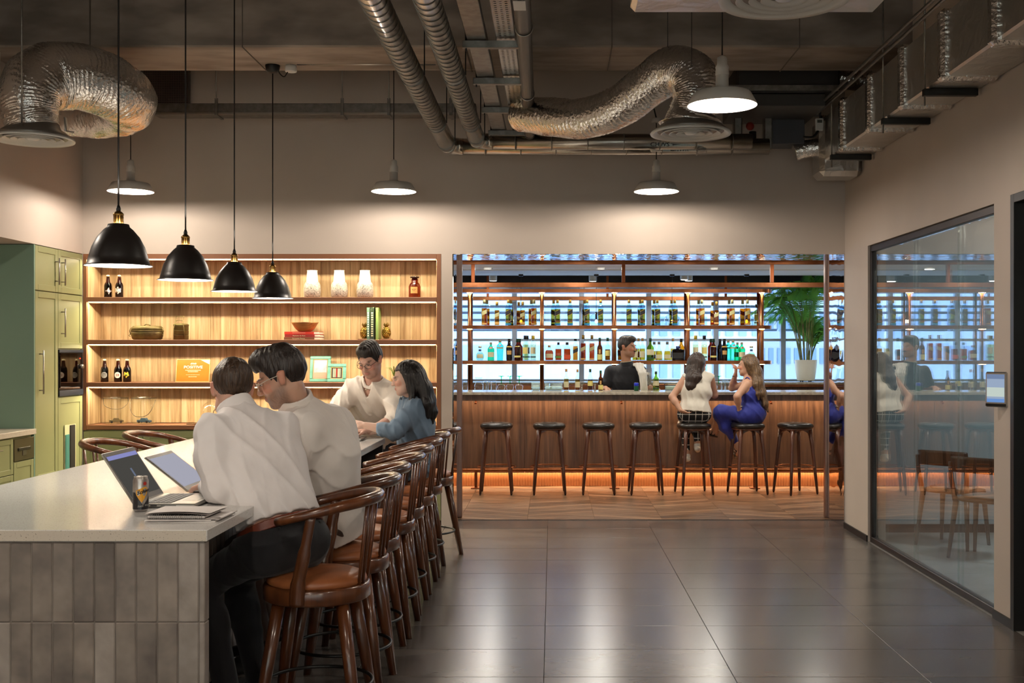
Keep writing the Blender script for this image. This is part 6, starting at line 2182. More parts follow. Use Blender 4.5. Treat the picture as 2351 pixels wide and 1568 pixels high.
        for _ in range(smooth):
            e = np.concatenate([fs[:, [0, 1]], fs[:, [1, 2]], fs[:, [2, 3]], fs[:, [3, 0]]])
            sm = np.zeros_like(vs); ct = np.zeros(len(vs))
            np.add.at(sm, e[:, 0], vs[e[:, 1]]); np.add.at(ct, e[:, 0], 1)
            np.add.at(sm, e[:, 1], vs[e[:, 0]]); np.add.at(ct, e[:, 1], 1)
            vs = vs * .5 + .5 * sm / np.maximum(ct, 1)[:, None]
        return vs, fs


def np_mesh(name, vs, fs, origin, colfn=None):
    me = bpy.data.meshes.new(name)
    v = (vs - np.asarray(origin)).astype(np.float32)
    me.vertices.add(len(v))
    me.vertices.foreach_set('co', v.ravel())
    me.loops.add(fs.size)
    me.loops.foreach_set('vertex_index', fs.ravel().astype(np.int32))
    me.polygons.add(len(fs))
    me.polygons.foreach_set('loop_start', (np.arange(len(fs)) * 4).astype(np.int32))
    me.polygons.foreach_set('loop_total', np.full(len(fs), 4, np.int32))
    me.polygons.foreach_set('use_smooth', np.ones(len(fs), bool))
    me.update(calc_edges=True)
    me.validate()
    if colfn is not None:
        c = colfn(vs)
        at = me.color_attributes.new('tint', 'FLOAT_COLOR', 'POINT')
        at.data.foreach_set('color', np.concatenate([c, np.ones((len(c), 1))], 1).astype(np.float32).ravel())
    return me


def skin_mat(name):
    m, nt, out = newmat(name)
    a = nd(nt, 'VertexColor', layer_name='tint')
    co = coords(nt, (1, 1, 1))
    n = nd(nt, 'TexNoise', {'Vector': co, 'Scale': 60.0, 'Detail': 3.0})
    bp = nd(nt, 'Bump', {'Height': n.outputs[0], 'Strength': .06, 'Distance': .004})
    b = nd(nt, 'BsdfPrincipled', {'Base Color': a.outputs[0], 'Roughness': .5, 'Normal': bp.outputs[0]})
    b.inputs['Subsurface Weight'].default_value = .12
    b.inputs['Subsurface Radius'].default_value = (.02, .008, .004)
    b.inputs['Subsurface Scale'].default_value = .3
    nt.links.new(b.outputs[0], out.inputs[0])
    return m


def hair_mat(name, c1, c2):
    m, nt, out = newmat(name)
    co = coords(nt, (160, 160, 12))
    n = nd(nt, 'TexNoise', {'Vector': co, 'Scale': 1.0, 'Detail': 3.0, 'Distortion': .4})
    c = ramp(nt, n.outputs[0], [(.35, lin(c1)), (.7, lin(c2))])
    bp = nd(nt, 'Bump', {'Height': n.outputs[0], 'Strength': .7, 'Distance': .006})
    b = nd(nt, 'BsdfPrincipled', {'Base Color': c, 'Roughness': .42, 'Normal': bp.outputs[0]})
    nt.links.new(b.outputs[0], out.inputs[0])
    return m


def cloth(name, col, col2=None, weave=260, rough=.85, fold=.55):
    m, nt, out = newmat(name)
    co = coords(nt, (1, 1, 1))
    n0 = nd(nt, 'TexNoise', {'Vector': co, 'Scale': 4.0, 'Detail': 4.0})
    c = ramp(nt, n0.outputs[0], [(.35, lin(col)), (.65, lin(col2 or col))])
    mp = nd(nt, 'Mapping', {'Vector': co, 'Scale': (1.0, 1.0, .45), 'Rotation': (.5, .3, .2)})
    n1 = nd(nt, 'TexNoise', {'Vector': mp.outputs[0], 'Scale': 5.5, 'Detail': 2.0, 'Distortion': .9})
    n2 = nd(nt, 'TexNoise', {'Vector': co, 'Scale': float(weave), 'Detail': 2.0})
    b1 = nd(nt, 'Bump', {'Height': n1.outputs[0], 'Strength': fold, 'Distance': .035})
    b2 = nd(nt, 'Bump', {'Height': n2.outputs[0], 'Strength': .12, 'Distance': .002, 'Normal': b1.outputs[0]})
    b = nd(nt, 'BsdfPrincipled', {'Base Color': c, 'Roughness': rough, 'Normal': b2.outputs[0]})
    b.inputs['Sheen Weight'].default_value = .15
    nt.links.new(b.outputs[0], out.inputs[0])
    return m


SKIN = skin_mat('skin')


class Head:
    def __init__(s, c, fwd, up=(0, 0, 1), size=1.0):
        s.c = np.asarray(c, float)
        s.f = nrm(fwd)
        u = np.asarray(up, float)
        s.u = nrm(u - s.f * (u @ s.f))
        s.r = np.cross(s.f, s.u)      # the person's right
        s.A = np.stack([s.r, s.f, s.u])
        s.k = size

    def p(s, x, y, z):
        return s.c + (s.r * x + s.f * y + s.u * z) * s.k

    def loc(s, P_):
        d = (P_ - s.c) / s.k
        return d @ s.r, d @ s.f, d @ s.u


def head_prims(S, hd, female=False):
    k = hd.k
    e = lambda c, r, kk=.015, op='add': S.ell(hd.p(*c), hd.A, np.array(r) * k, kk * k, op)
    e((0, -.018, .030), (.076, .096, .086), .01)
    e((0, .028, -.030), (.060, .066, .086), .03)
    e((0, .052, -.078), (.040 if female else .046, .040, .036), .02)
    e((0, .074, -.098), (.024 if female else .029, .020, .018), .015)
    for sx_ in (-1, 1):
        e((sx_ * .043, .040, -.070), (.020, .035, .028), .02)
        e((sx_ * .040, .070, -.022), (.022, .018, .018), .015)       # cheek
        e((sx_ * .028, .089, .022), (.022, .010, .009), .008)        # brow
        S.ell(hd.p(sx_ * .031, .098, .004), hd.A, np.array((.018, .010, .009)) * k, .010 * k, 'sub')
        if female:
            S.cone(hd.p(sx_ * .073, .000, -.028), hd.p(sx_ * .077, -.006, .006), .007 * k, .008 * k, .006, hd.f, 1.5)
        else:
            S.cone(hd.p(sx_ * .074, -.004, -.030), hd.p(sx_ * .081, -.014, .014), .008 * k, .011 * k, .006, hd.f, 1.7)
            S.cone(hd.p(sx_ * .081, .000, -.022), hd.p(sx_ * .086, -.010, .010), .006 * k, .006 * k, .004, hd.f, 1.3)
    S.cone(hd.p(0, .090, .014), hd.p(0, .110, -.026), .008 * k, .0125 * k, .010)
    for sx_ in (-1, 1):
        e((sx_ * .011, .101, -.030), (.009, .010, .008), .006)
    e((0, .096, -.056), (.024, .008, .0055), .006)
    e((0, .094, -.066), (.021, .009, .0065), .006)
    S.ell(hd.p(0, .106, -.061), hd.A, np.array((.022, .006, .0016)) * k, .003, 'sub')


def hand_prims(S, wrist, d, n, curl=.35, size=1.0, spread=.10, thumb=1, grip=None):
    """d: direction of the hand, n: palm normal (palm faces n); thumb: +1/-1 side"""
    d = nrm(d); n = nrm(np.asarray(n, float) - d * (np.asarray(n, float) @ d))
    sd = np.cross(d, n) * thumb
    w = np.asarray(wrist, float)
    z = size
    S.cone(w, w + d * .045 * z, .024 * z, .030 * z, .01, n, .62)
    S.cone(w + d * .035 * z - sd * .018 * z, w + d * .085 * z - sd * .024 * z, .017 * z, .014 * z, .012, n, .75)
    S.cone(w + d * .035 * z + sd * .018 * z, w + d * .088 * z + sd * .022 * z, .018 * z, .015 * z, .012, n, .75)
    S.cone(w + d * .04 * z, w + d * .09 * z, .02 * z, .015 * z, .012, n, .75)
    L = [.072, .080, .074, .058]
    for i in range(4):
        o = (1.5 - i) * .0175
        base = w + d * (.090 - .004 * abs(i - 1.3)) * z + sd * o * z
        a = base
        dirv = nrm(d + sd * (1.5 - i) * spread)
        ang = curl * (.6 + .12 * i)
        for seg, fr_ in enumerate((.46, .30, .24)):
            dirv = nrm(dirv * math.cos(ang) + n * math.sin(ang))
            b = a + dirv * L[i] * fr_ * z
            S.cone(a, b, (.0088 - .0008 * seg) * z, (.0082 - .0010 * seg) * z, .003)
            a = b
            ang = curl * (1.0 + .15 * seg)
            dirv = dirv
    a = w + d * .025 * z + sd * .026 * z
    b = a + nrm(d * .75 + sd * .75 + n * .25) * .038 * z
    c = b + nrm(d * .9 + sd * .25 + n * .35) * .030 * z
    e_ = c + nrm(d * .95 + n * .35) * .024 * z
    S.cone(a, b, .014 * z, .011 * z, .010)
    S.cone(b, c, .0105 * z, .0095 * z, .004)
    S.cone(c, e_, .0095 * z, .0075 * z, .004)


def arm(S, sh, el, wr, off=0.0, up=True, fore=True, z=1.0, k=.02, wrist_r=.026):
    if up:
        S.cone(sh, el, (.052 + off) * z, (.041 + off) * z, k)
    if fore:
        S.cone(el, el + (np.asarray(wr) - el) * .35, (.040 + off) * z, (.041 + off) * z, k)
        S.cone(el + (np.asarray(wr) - el) * .3, wr, (.040 + off) * z, (wrist_r + off) * z, k)


def torso(S, J, off=0.0, z=1.0, k=.05, bust=0.0):
    ax = nrm(J['sr'] - J['sl'])
    pel, che, nb = J['pel'], J['che'], J['nb']
    S.cone(J['hl'], J['hr'], (.098 + off) * z, (.098 + off) * z, k)
    S.cone(pel, pel + (che - pel) * .45, (.098 + off) * z, (.092 + off) * z, k, ax, 1.38)
    S.cone(pel + (che - pel) * .42, che, (.092 + off) * z, (.112 + off) * z, k, ax, 1.35)
    S.cone(che, che + (nb - che) * .55, (.112 + off) * z, (.088 + off) * z, k, ax, 1.5)
    S.cone(J['sl'] + (J['sr'] - J['sl']) * .04, J['sl'] + (J['sr'] - J['sl']) * .96, (.050 + off) * z, (.050 + off) * z, k)
    S.cone(che + (nb - che) * .6, nb, (.075 + off) * z, (.055 + off) * z, k)
    if bust:
        fw = J['fw']
        for s_ in (-1, 1):
            c = che + ax * s_ * .065 * z + fw * .085 * z + nrm(nb - che) * .01
            S.ell(c, np.stack([ax, fw, np.cross(ax, fw)]), np.array((.055, .05, .055)) * z + off, .03)


def leg(S, hip, kn, an, off=0.0, z=1.0, k=.03, lower=True):
    S.cone(hip, kn, (.088 + off) * z, (.058 + off) * z, k)
    if lower:
        S.cone(kn, kn + (an - kn) * .35, (.056 + off) * z, (.054 + off) * z, k)
        S.cone(kn + (an - kn) * .3, an, (.054 + off) * z, (.037 + off) * z, k)


def foot(S, an, toe, off=0.0, z=1.0):
    d = toe - an
    heel = an - nrm(V(d[0], d[1], 0)) * .04 * z
    S.cone(an, toe * .35 + an * .65, (.038 + off) * z, (.040 + off) * z, .02)
    S.cone(heel + V(0, 0, d[2] * .6), toe, (.032 + off) * z, (.024 + off) * z, .02, V(0, 0, 1), .8)


def bounds(pts, m):
    pts = np.array(pts)
    return pts.min(0) - m, pts.max(0) + m


def folds(P_, amp, f=22.0, seed=0.0, dirv=(0, 0, 1)):
    d = nrm(dirv)
    t = P_ @ d
    x, y, zz = P_[:, 0], P_[:, 1], P_[:, 2]
    w = 1.6 * np.sin(5.1 * x + seed) + 1.4 * np.sin(6.3 * y + 1.7 + seed * 2) + 1.1 * np.sin(4.7 * zz + seed * .7)
    m = np.clip(.5 + .9 * np.sin(8 * x + 11 * y + 7 * zz + seed * 3), 0, 1)
    a = (1 - np.abs(np.sin(f * t + 1.5 * w))) ** 1.6
    b = (1 - np.abs(np.sin(1.3 * f * (.6 * t + .8 * x - .6 * y) + 1.9 * w + 1.0))) ** 2.0
    c = np.sin(11 * x + 3 * np.sin(6 * zz) + seed) * np.sin(9 * zz + 8 * y + seed * 2)
    return -amp * (1.9 * a * m + 1.1 * b * (1 - .7 * m) + .5 * c - .8)


def make_person(label, J, hd, h=.0065, z=1.0, female=False, origin=None, hands=(), skin=(.60, .36, .25), lip=(.48, .20, .16), beard=None, bust=0.0, feet=True, extra=None, eye_h=.0045):
    """returns (root, dict of helpers)"""
    pts = [v for v in J.values() if v is not J['fw']] + [hd.c + hd.u * .17, hd.c - hd.u * .1]
    for hx in hands:
        pts.append(np.asarray(hx[0]) + nrm(hx[1]) * .19)
    lo, hi = bounds(pts, .17)
    S = SDF(lo, hi, h)
    torso(S, J, 0, z, bust=bust)
    S.cone(J['nb'] - nrm(hd.c - J['nb']) * .02, hd.p(0, -.022, -.055), (.058 if not female else .047) * z, (.055 if not female else .045) * z, .03)
    head_prims(S, hd, female)
    for sd in 'lr':
        arm(S, J['s' + sd], J['e' + sd], J['w' + sd], 0, z=z)
        leg(S, J['h' + sd], J['k' + sd], J['a' + sd], 0, z)
        if feet:
            foot(S, J['a' + sd], J['t' + sd], 0, z)
    for hx in hands:
        hand_prims(S, *hx)
    if extra:
        extra(S)
    vs, fs = S.mesh(1)
    if origin is None:
        origin = V(J['pel'][0], J['pel'][1], 0)

    def col(P_):
        x, y, q = hd.loc(P_)
        c = np.tile(np.array(skin), (len(P_), 1))
        near = (np.abs(x) < .12) & (np.abs(y) < .16) & (q > -.14) & (q < .16)
        red = near & (((np.abs(np.abs(x) - .04) < .022) & (np.abs(q + .022) < .02) & (y > .05)) | (np.abs(x) > .078))
        c[red] = c[red] * np.array((1.08, .86, .82))
        lp = near & (y > .085) & (np.abs(x) < .024 - .012 * np.abs((q + .061) / .012)) & (np.abs(q + .061) < .011)
        c[lp] = np.array(lip)
        ab = np.abs(x)
        qb = .0265 - 9.0 * (ab - .036) ** 2
        wb = (np.exp(-((q - qb) / .0042) ** 2) * np.exp(-np.clip(np.abs(ab - .033) - .014, 0, 1) / .003) * near * (y > .055) * (.62 if female else .78))[:, None]
        c = c * (1 - wb) + np.array((.04, .026, .018)) * wb
        if beard:
            d, lev = beard
            sg_ = lambda v, w_: 1 / (1 + np.exp(-np.clip(v / w_, -30, 30)))
            line = -.028 - .30 * np.clip(y, 0, .1)
            wj = sg_(line - q, .006) * sg_(y + .002, .006) * sg_(q + .125, .006) * sg_(.13 - np.abs(x), .01)
            wj *= 1 - .75 * sg_(q + .078, .004) * sg_(.020 - np.abs(x), .004) * sg_(y - .07, .005)
            wm = sg_(y - .080, .004) * sg_(.030 - np.abs(x), .003) * sg_(-.041 - q, .002) * sg_(q + .054, .002)
            jit = .82 + .18 * np.sin(900 * x + 500 * q) * np.sin(800 * y + 300 * x)
            wt = (np.clip(np.maximum(wj, wm), 0, 1) * lev * jit * (near & ~lp))[:, None]
            c = c * (1 - wt) + np.array(d) * wt
        return c
    root = thing('person', label, 'person', tuple(origin), group=None)
    obj('body', np_mesh('body', vs, fs, origin, col), SKIN, root)
    ew = pbr('eye_white', '#e6e2dc', .2)
    for s_ in (-1, 1):
        c = hd.p(s_ * .031, .0840, .0025) - origin
        R3 = Matrix(((hd.r[0], hd.f[0], hd.u[0]), (hd.r[1], hd.f[1], hd.u[1]), (hd.r[2], hd.f[2], hd.u[2]))).to_4x4()
        em = MB(); em.M = Matrix.Translation(Vector(tuple(c))) @ R3
        e_ = obj('eye', em.ball((0, 0, 0), (.0115 * hd.k, .0075 * hd.k, eye_h * hd.k), 12, 8), ew, root)
        im = MB(); im.M = Matrix.Translation(Vector(tuple(c))) @ R3
        obj('iris', im.ball((0, .0055 * hd.k, 0), (.0046 * hd.k, .003 * hd.k, eye_h * .95 * hd.k), 10, 6), pbr('iris', '#2a1a10', .2), e_)
        lm_ = MB()
        lm_.tube([Vector(tuple(hd.p(s_ * .031 + dx, .0905 - 18 * dx * dx, .0025 + eye_h * 1.05 - 20 * dx * dx) - origin)) for dx in (-.012, -.006, 0, .006, .012)], .0013, 5)
        obj('upper_lashes', lm_, pbr('lash', '#1a1210', .6), e_)
    return root, dict(lo=lo, hi=hi, origin=origin, J=J, hd=hd, z=z, h=h, root=root)


def garment(ctx, name, mat, build, noise=None, h=None, smooth=1, parent=None):
    S = SDF(ctx['lo'], ctx['hi'], h or ctx['h'])
    build(S)
    if noise:
        S.noise(noise)
    vs, fs = S.mesh(smooth)
    return obj(name, np_mesh(name, vs, fs, ctx['origin']), mat, parent or ctx['root'])


def hair_short(S, hd, top=.016, quiff=0.0, side=.004, back=-.062, front=.062, sideb=-.020):
    k = hd.k
    S.ell(hd.p(0, -.020, .034), hd.A, np.array((.077 + side, .099 + side, .086 + top)) * k, .0)
    if quiff:
        S.ell(hd.p(0, .040, .095), hd.A, np.array((.060, .062, .034 + quiff)) * k, .02)
        S.ell(hd.p(0, -.02, .100), hd.A, np.array((.066, .075, .030 + quiff * .5)) * k, .02)
    def fn(X, Y, Z):
        dx, dy, dz = X - hd.c[0], Y - hd.c[1], Z - hd.c[2]
        y = (dx * hd.f[0] + dy * hd.f[1] + dz * hd.f[2]) / k
        q = (dx * hd.u[0] + dy * hd.u[1] + dz * hd.u[2]) / k
        x = (dx * hd.r[0] + dy * hd.r[1] + dz * hd.r[2]) / k
        ys = np.array([-.14, -.075, -.050, -.034, -.020, -.006, .004, .018, .030, .046, .070, .12])
        ls = np.array([back - .004, back, back + .008, sideb - .008, .018, .026, .012, sideb, sideb + .012, .030, front, front + .004])
        line = np.interp(np.broadcast_to(y, np.broadcast(X, Y, Z).shape), ys, ls)
        line = line + .006 * np.sin(90 * x) * (y > .05)
        return (line - q) * k * .8
    S.cut(fn)


def hair_noise(hd, amp=.004, f=95):
    def fn(P_):
        x, y, q = hd.loc(P_)
        a = np.arctan2(x, y + .02)
        return amp * (np.sin(f * x + 14 * np.sin(22 * y) + 9 * q) * .5 + np.sin(f * 1.7 * x + 30 * y) * .3 + np.sin(60 * a * .5 + 40 * q) * .3)
    return fn


def glasses(ctx, mat):
    hd, o = ctx['hd'], ctx['origin']
    m = MB()
    q = lambda *a: Vector(tuple(hd.p(*a) - o))
    for s_ in (-1, 1):
        m.tube([q(s_ * .033 + .024 * math.cos(a), .106 - .10 * abs(.024 * math.cos(a) * s_ + .0) ** 1 * 0 - .006 * (s_ * math.cos(a) + 1) / 2, .000 + .018 * math.sin(a)) for a in [2 * math.pi * i / 20 for i in range(20)]], .0014, 6, closed=True)
        m.tube([q(s_ * .056, .100, .006), q(s_ * .080, .05, .010), q(s_ * .083, -.004, .008)], .0018, 6)
    m.tube([q(-.009, .107, .004), q(0, .110, .008), q(.009, .107, .004)], .0013, 6)
    g_ = obj('glasses', m, mat, ctx['root'])
    for s_ in (-1, 1):
        l = MB()
        pts = [q(s_ * .033 + .023 * math.cos(a), .1045 - .006 * (s_ * math.cos(a) + 1) / 2, .018 * math.sin(a)) for a in [2 * math.pi * i / 16 for i in range(16)]]
        l.add(pts, [tuple(range(16))])
        obj('lens', l, gl('lens', (.93, .95, .96), 1.5), g_)
    return g_


def jn(**k):
    return {a: (np.asarray(b, float)) for a, b in k.items()}
U = V(0, 0, 1)
shirt_w = cloth('white_cotton', '#f0eae8', '#e9e1de', fold=.5)
shirt_l = cloth('off_white_linen', '#ebe3dc', '#e2d8cf', fold=.5)
shirt_c = cloth('cream_linen', '#e8ddd0', '#dfd2c3', fold=.5)
navy = cloth('navy_trousers', '#0d0d13', '#0a0a0f', fold=.3)
taupe = cloth('taupe_chinos', '#5d4c44', '#54443c')
denim = cloth('light_denim', '#74889b', '#5f7387')
jeans = cloth('dark_jeans', '#242c3c', '#1d2432')
polo = cloth('black_polo', '#171820', '#12131a')
hair_a = hair_mat('brown_hair', '#2a1c13', '#49331f')
hair_b = hair_mat('black_brown_hair', '#120c09', '#2b1d15')
hair_d = hair_mat('black_hair', '#0b0808', '#1c1514')
hair_f = hair_mat('dark_brown_long_hair', '#1c120d', '#3c281c')
hair_g = hair_mat('ombre_brown_hair', '#33231a', '#8a6a45')
shoe_m = pbr('black_shoe_leather', '#15120f', .35)


def lerp(a, b, t):
    return a + (b - a) * t


def lean(J):
    return nrm(J['nb'] - J['pel'])


def trousers(ctx, mat, waist=.10, low=1.0, off=.010, name='trousers', amp=.004):
    J, z = ctx['J'], ctx['z']
    up = nrm(J['che'] - J['pel'])
    def b(S):
        ax = nrm(J['sr'] - J['sl'])
        S.cone(J['hl'], J['hr'], (.103 + off) * z, (.103 + off) * z, .05)
        S.cone(J['pel'], J['pel'] + up * .15, (.103 + off) * z, (.098 + off) * z, .05, ax, 1.38)
        for s in 'lr':
            leg(S, J['h' + s], J['k' + s], lerp(J['k' + s], J['a' + s], low), off, z, .04)
        S.plane(J['pel'] + up * waist, up)
    return garment(ctx, name, mat, b, lambda P_: folds(P_, amp, 26, 2.0, (.3, .3, 1)))


def shirt(ctx, mat, sleeve=(1.0, 1.0), off=.014, hem=.06, amp=.006, name='shirt', neck=.035, sleeve_off=.013, seed=1.0, hemdown=0.0, bust=0.0, seam=True, f=24, vneck=False, fdir=(.5, .2, .9), sk=.045):
    J, z, hd = ctx['J'], ctx['z'], ctx['hd']
    up = nrm(J['che'] - J['pel'])
    nk = nrm(hd.c - J['nb'])
    def b(S):
        torso(S, J, off, z, bust=bust, k=.07)
        axl = nrm(J['sr'] - J['sl'])
        mid_ = lerp(J['pel'], J['che'], .55)
        S.cone(mid_, lerp(J['pel'], J['che'], 1.1), (.100 + off) * z, (.108 + off) * z, .06, axl, 1.52)
        if hemdown:
            S.cone(J['pel'] + up * .02, J['pel'] - up * hemdown, (.106 + off) * z, (.112 + off) * z, .04, nrm(J['sr'] - J['sl']), 1.30)
        for s, fr in (('l', sleeve[0]), ('r', sleeve[1])):
            sh, el, wr = J['s' + s], J['e' + s], J['w' + s]
            S.cone(lerp(sh, J['nb'], .12) - U * .012, lerp(sh, el, .45), (.052 + sleeve_off) * z, (.052 + sleeve_off) * z, sk)
            S.cone(lerp(sh, el, .4), el, (.052 + sleeve_off) * z, (.046 + sleeve_off) * z, .03)
            if fr > 0:
                S.cone(el, lerp(el, wr, fr), (.044 + sleeve_off) * z, lerp(.044, .031, fr) * z + sleeve_off * z, .02)
        if vneck:
            S.cone(J['nb'] + J['fw'] * .07 + U * .03, J['nb'] + J['fw'] * .15 + (J['pel'] - J['nb']) * .30, .055, .006, .006, op='sub')
        # neck opening
        S.cone(J['nb'] + nk * .02, hd.c, .064 * z, .10 * z, .01, op='sub')
        S.plane(J['pel'] + up * (hem - hemdown), -up)
    return garment(ctx, name, mat, b, lambda P_: folds(P_, amp, f, seed, fdir))


def collar(ctx, mat, h_=.04, r=.072, t=.013, tilt=0.0, name='collar', vneck=False):
    J, z, hd = ctx['J'], ctx['z'], ctx['hd']
    nk = nrm(hd.p(0, -.02, -.06) - J['nb'])
    a = J['nb'] + nk * .012
    def b(S):
        S.cone(a - nk * .03, a + nk * h_ * 1.5, r * 1.12 * z, r * .96 * z, .0)
        S.cone(a - nk * .08, a + nk * h_ * 3, (r * 1.12 - t) * z, (r * .96 - t) * z, .0, op='sub')
        S.plane(a + nk * h_, nk)
        S.plane(a - nk * .018, -nk)
        if vneck:
            S.cone(J['nb'] + J['fw'] * .09 + U * .08, J['nb'] + J['fw'] * .12 - U * .06, .045, .030, .0, op='sub')
    return garment(ctx, name, mat, b, h=.004)


def shoes(ctx, mat, off=.006, name='shoe'):
    J, z = ctx['J'], ctx['z']
    for s in 'lr':
        lo, hi = bounds([J['a' + s], J['t' + s]], .10)
        S = SDF(lo, hi, .005)
        foot(S, J['a' + s], J['t' + s], off, z)
        vs, fs = S.mesh(1)
        obj(name, np_mesh(name, vs, fs, ctx['origin']), mat, ctx['root'])


def band(ctx, name, mat, c, n, ax, r, st, h_, t):
    """belt or waistband: slab of an elliptical shell"""
    def b(S):
        S.cone(c - n * .1, c + n * .1, r, r, 0, ax, st)
        S.cone(c - n * .14, c + n * .14, r - t, r - t, 0, ax, st, op='sub')
        S.plane(c + n * h_, n)
        S.plane(c - n * h_, -n)
    return garment(ctx, name, mat, b, h=.0045)


def short_hair(ctx, mat, **k):
    hd = ctx['hd']
    lo, hi = bounds([hd.p(x, y, q) for x in (-.1, .1) for y in (-.13, .12) for q in (-.09, .18)], .02)
    S = SDF(lo, hi, .004)
    amp = k.pop('amp', .003)
    hair_short(S, hd, **k)
    S.noise(hair_noise(hd, amp))
    vs, fs = S.mesh(1)
    return obj('hair', np_mesh('hair', vs, fs, ctx['origin']), mat, ctx['root'])


def long_hair(ctx, mat, locks, face_open=True, front=.045, amp=.003, volume=.014, sidecut=.05):
    """locks: lists of (point, radius) world polylines"""
    hd = ctx['hd']
    pts = [hd.p(x, y, q) for x in (-.1, .1) for y in (-.13, .12) for q in (-.09, .14)] + [p for l in locks for p, r in l]
    lo, hi = bounds(pts, .06)
    S = SDF(lo, hi, .005)
    k = hd.k
    S.ell(hd.p(0, -.022, .030), hd.A, np.array((.080 + volume * .5, .100 + volume * .4, .088 + volume)) * k, 0)
    for s_ in (-1, 1):
        S.cone(hd.p(s_ * .066, .0, .03), hd.p(s_ * .068, -.03, -.09), .030 * k, .026 * k, .02, hd.r, .7)
    S.cone(hd.p(0, -.07, .0), hd.p(0, -.075, -.10), .060 * k, .05 * k, .03, hd.r, 1.2)
    def fn(X, Y, Z):
        dx, dy, dz = X - hd.c[0], Y - hd.c[1], Z - hd.c[2]
        y = (dx * hd.f[0] + dy * hd.f[1] + dz * hd.f[2]) / k
        q = (dx * hd.u[0] + dy * hd.u[1] + dz * hd.u[2]) / k
        return np.minimum((y - sidecut + .35 * np.clip(.06 - q, 0, .1)) * k, (front + .02 - q) * k)
    S.cut(fn)
    for l in locks:
        for (a, ra), (b, rb) in zip(l[:-1], l[1:]):
            S.cone(a, b, ra, rb, .024, hd.r, 1.35)
    S.noise(hair_noise(hd, amp, 120))
    vs, fs = S.mesh(1)
    return obj('hair', np_mesh('hair', vs, fs, ctx['origin']), mat, ctx['root'])


def cuff(ctx, mat, p, d, r, w_=.02):
    m = MB()
    d = Vector(nrm(d)); p = Vector(tuple(p - ctx['origin']))
    m.tube([p - d * w_, p - d * w_ * .8, p + d * w_ * .8, p + d * w_], [r * .96, r, r, r * .96], 20)
    return obj('cuff', m, mat, ctx['root'])


# ---------------------------------------------------------------- man leaning on the island, back to the camera
fw = nrm(V(-.77, .64, 0)); rt = V(.64, .77, 0)
J = jn(fw=fw, pel=(-1.085, 4.60, .768), che=(-1.215, 4.685, 1.075), nb=(-1.305, 4.740, 1.268),
       sl=(-1.385, 4.560, 1.215), sr=(-1.135, 4.850, 1.215), el=(-1.335, 4.515, .990), er=(-1.20, 4.97, 1.0), wl=(-1.452, 4.765, .972), wr=(-1.40, 4.94, .970),
       hl=(-1.145, 4.53, .757), hr=(-1.03, 4.67, .757), kl=(-1.42, 4.60, .60), kr=(-1.36, 4.86, .60), al=(-1.285, 4.53, .12), ar=(-1.24, 4.80, .12), tl=(-1.40, 4.60, .045), tr=(-1.37, 4.88, .045))
hd = Head(P(533, 893, 4.80), (-.36, .88, -.32), (.06, 0, 1))
root, A = make_person('man in a white shirt and brown belt leaning on the island with his back turned', J, hd, .006,
                      hands=((J['wl'], (-.35, .92, -.06), (0, 0, -1), .25, 1.0, .08, 1), (J['wr'], (-.8, .35, -.06), (0, 0, -1), .25, 1.0, .08, -1)), skin=(.62, .36, .27))
shirt(A, shirt_w, (.92, .92), hem=.088, amp=.0070, off=.018, seed=3.1, f=34, fdir=(.75, .45, .45))
collar(A, shirt_w, .058, .076)
up = nrm(J['che'] - J['pel'])
trousers(A, navy, .066, 1.0)
band(A, 'belt', pbr('brown_belt_leather', '#6b2f1c', .35), J['pel'] + up * .060, up, nrm(J['sr'] - J['sl']), .141, 1.34, .019, .034)
lm = MB()
for a in (-.09, .02, .12):
    q = J['pel'] + up * .060 - fw * .141 + rt * a - A['origin'] + fw * (abs(a) * .35)
    lm.box(q[0] - .006, q[0] + .006, q[1] - .006, q[1] + .006, q[2] - .024, q[2] + .024, c=.002)
obj('belt_loop', lm, navy, root, kind='stuff')
shoes(A, shoe_m)
short_hair(A, hair_a, top=.012, side=.006, back=-.070, sideb=-.02)

# ---------------------------------------------------------------- man with glasses, in profile
fw = nrm(V(-.97, .24, 0)); rt = V(.24, .97, 0)
J = jn(fw=fw, pel=(-1.015, 5.20, .768), che=(-1.035, 5.14, 1.055), nb=(-1.140, 5.070, 1.285),
       sl=(-1.085, 4.905, 1.195), sr=(-1.005, 5.275, 1.195), el=(-1.150, 4.880, .985), er=(-1.12, 5.40, 1.0), wl=(-1.38, 5.08, .975), wr=(-1.36, 5.32, .972),
       hl=(-1.037, 5.112, .757), hr=(-.993, 5.288, .757), kl=(-1.43, 5.19, .63), kr=(-1.43, 5.38, .63), al=(-1.33, 5.18, .24), ar=(-1.33, 5.36, .24), tl=(-1.46, 5.17, .17), tr=(-1.46, 5.36, .17))
hd = Head(P(646, 866, 5.02), (-.90, -.10, -.42), (-.1, 0, 1), 1.04)
root, B = make_person('bearded man with glasses in a loose white shirt, looking down in profile', J, hd, .006,
                      hands=((J['wl'], (-.9, .2, -.04), (0, 0, -1), .25, 1.0, .08, 1), (J['wr'], (-.95, -.1, -.04), (0, 0, -1), .25, 1.0, .08, -1)), skin=(.58, .34, .24), beard=((.05, .035, .028), .72), eye_h=.0026)
shirt(B, shirt_l, (.9, .9), hem=.05, hemdown=.13, amp=.0065, off=.022, seed=.6, sleeve_off=.022, f=30, fdir=(.92, .2, .3), sk=.10)
collar(B, shirt_l, .056, .078)
trousers(B, taupe, .06, 1.0)
shoes(B, shoe_m)
short_hair(B, hair_b, top=.014, side=.005, quiff=.022, back=-.055, sideb=-.03)
glasses(B, pbr('clear_acetate', '#cfc8bb', .2))

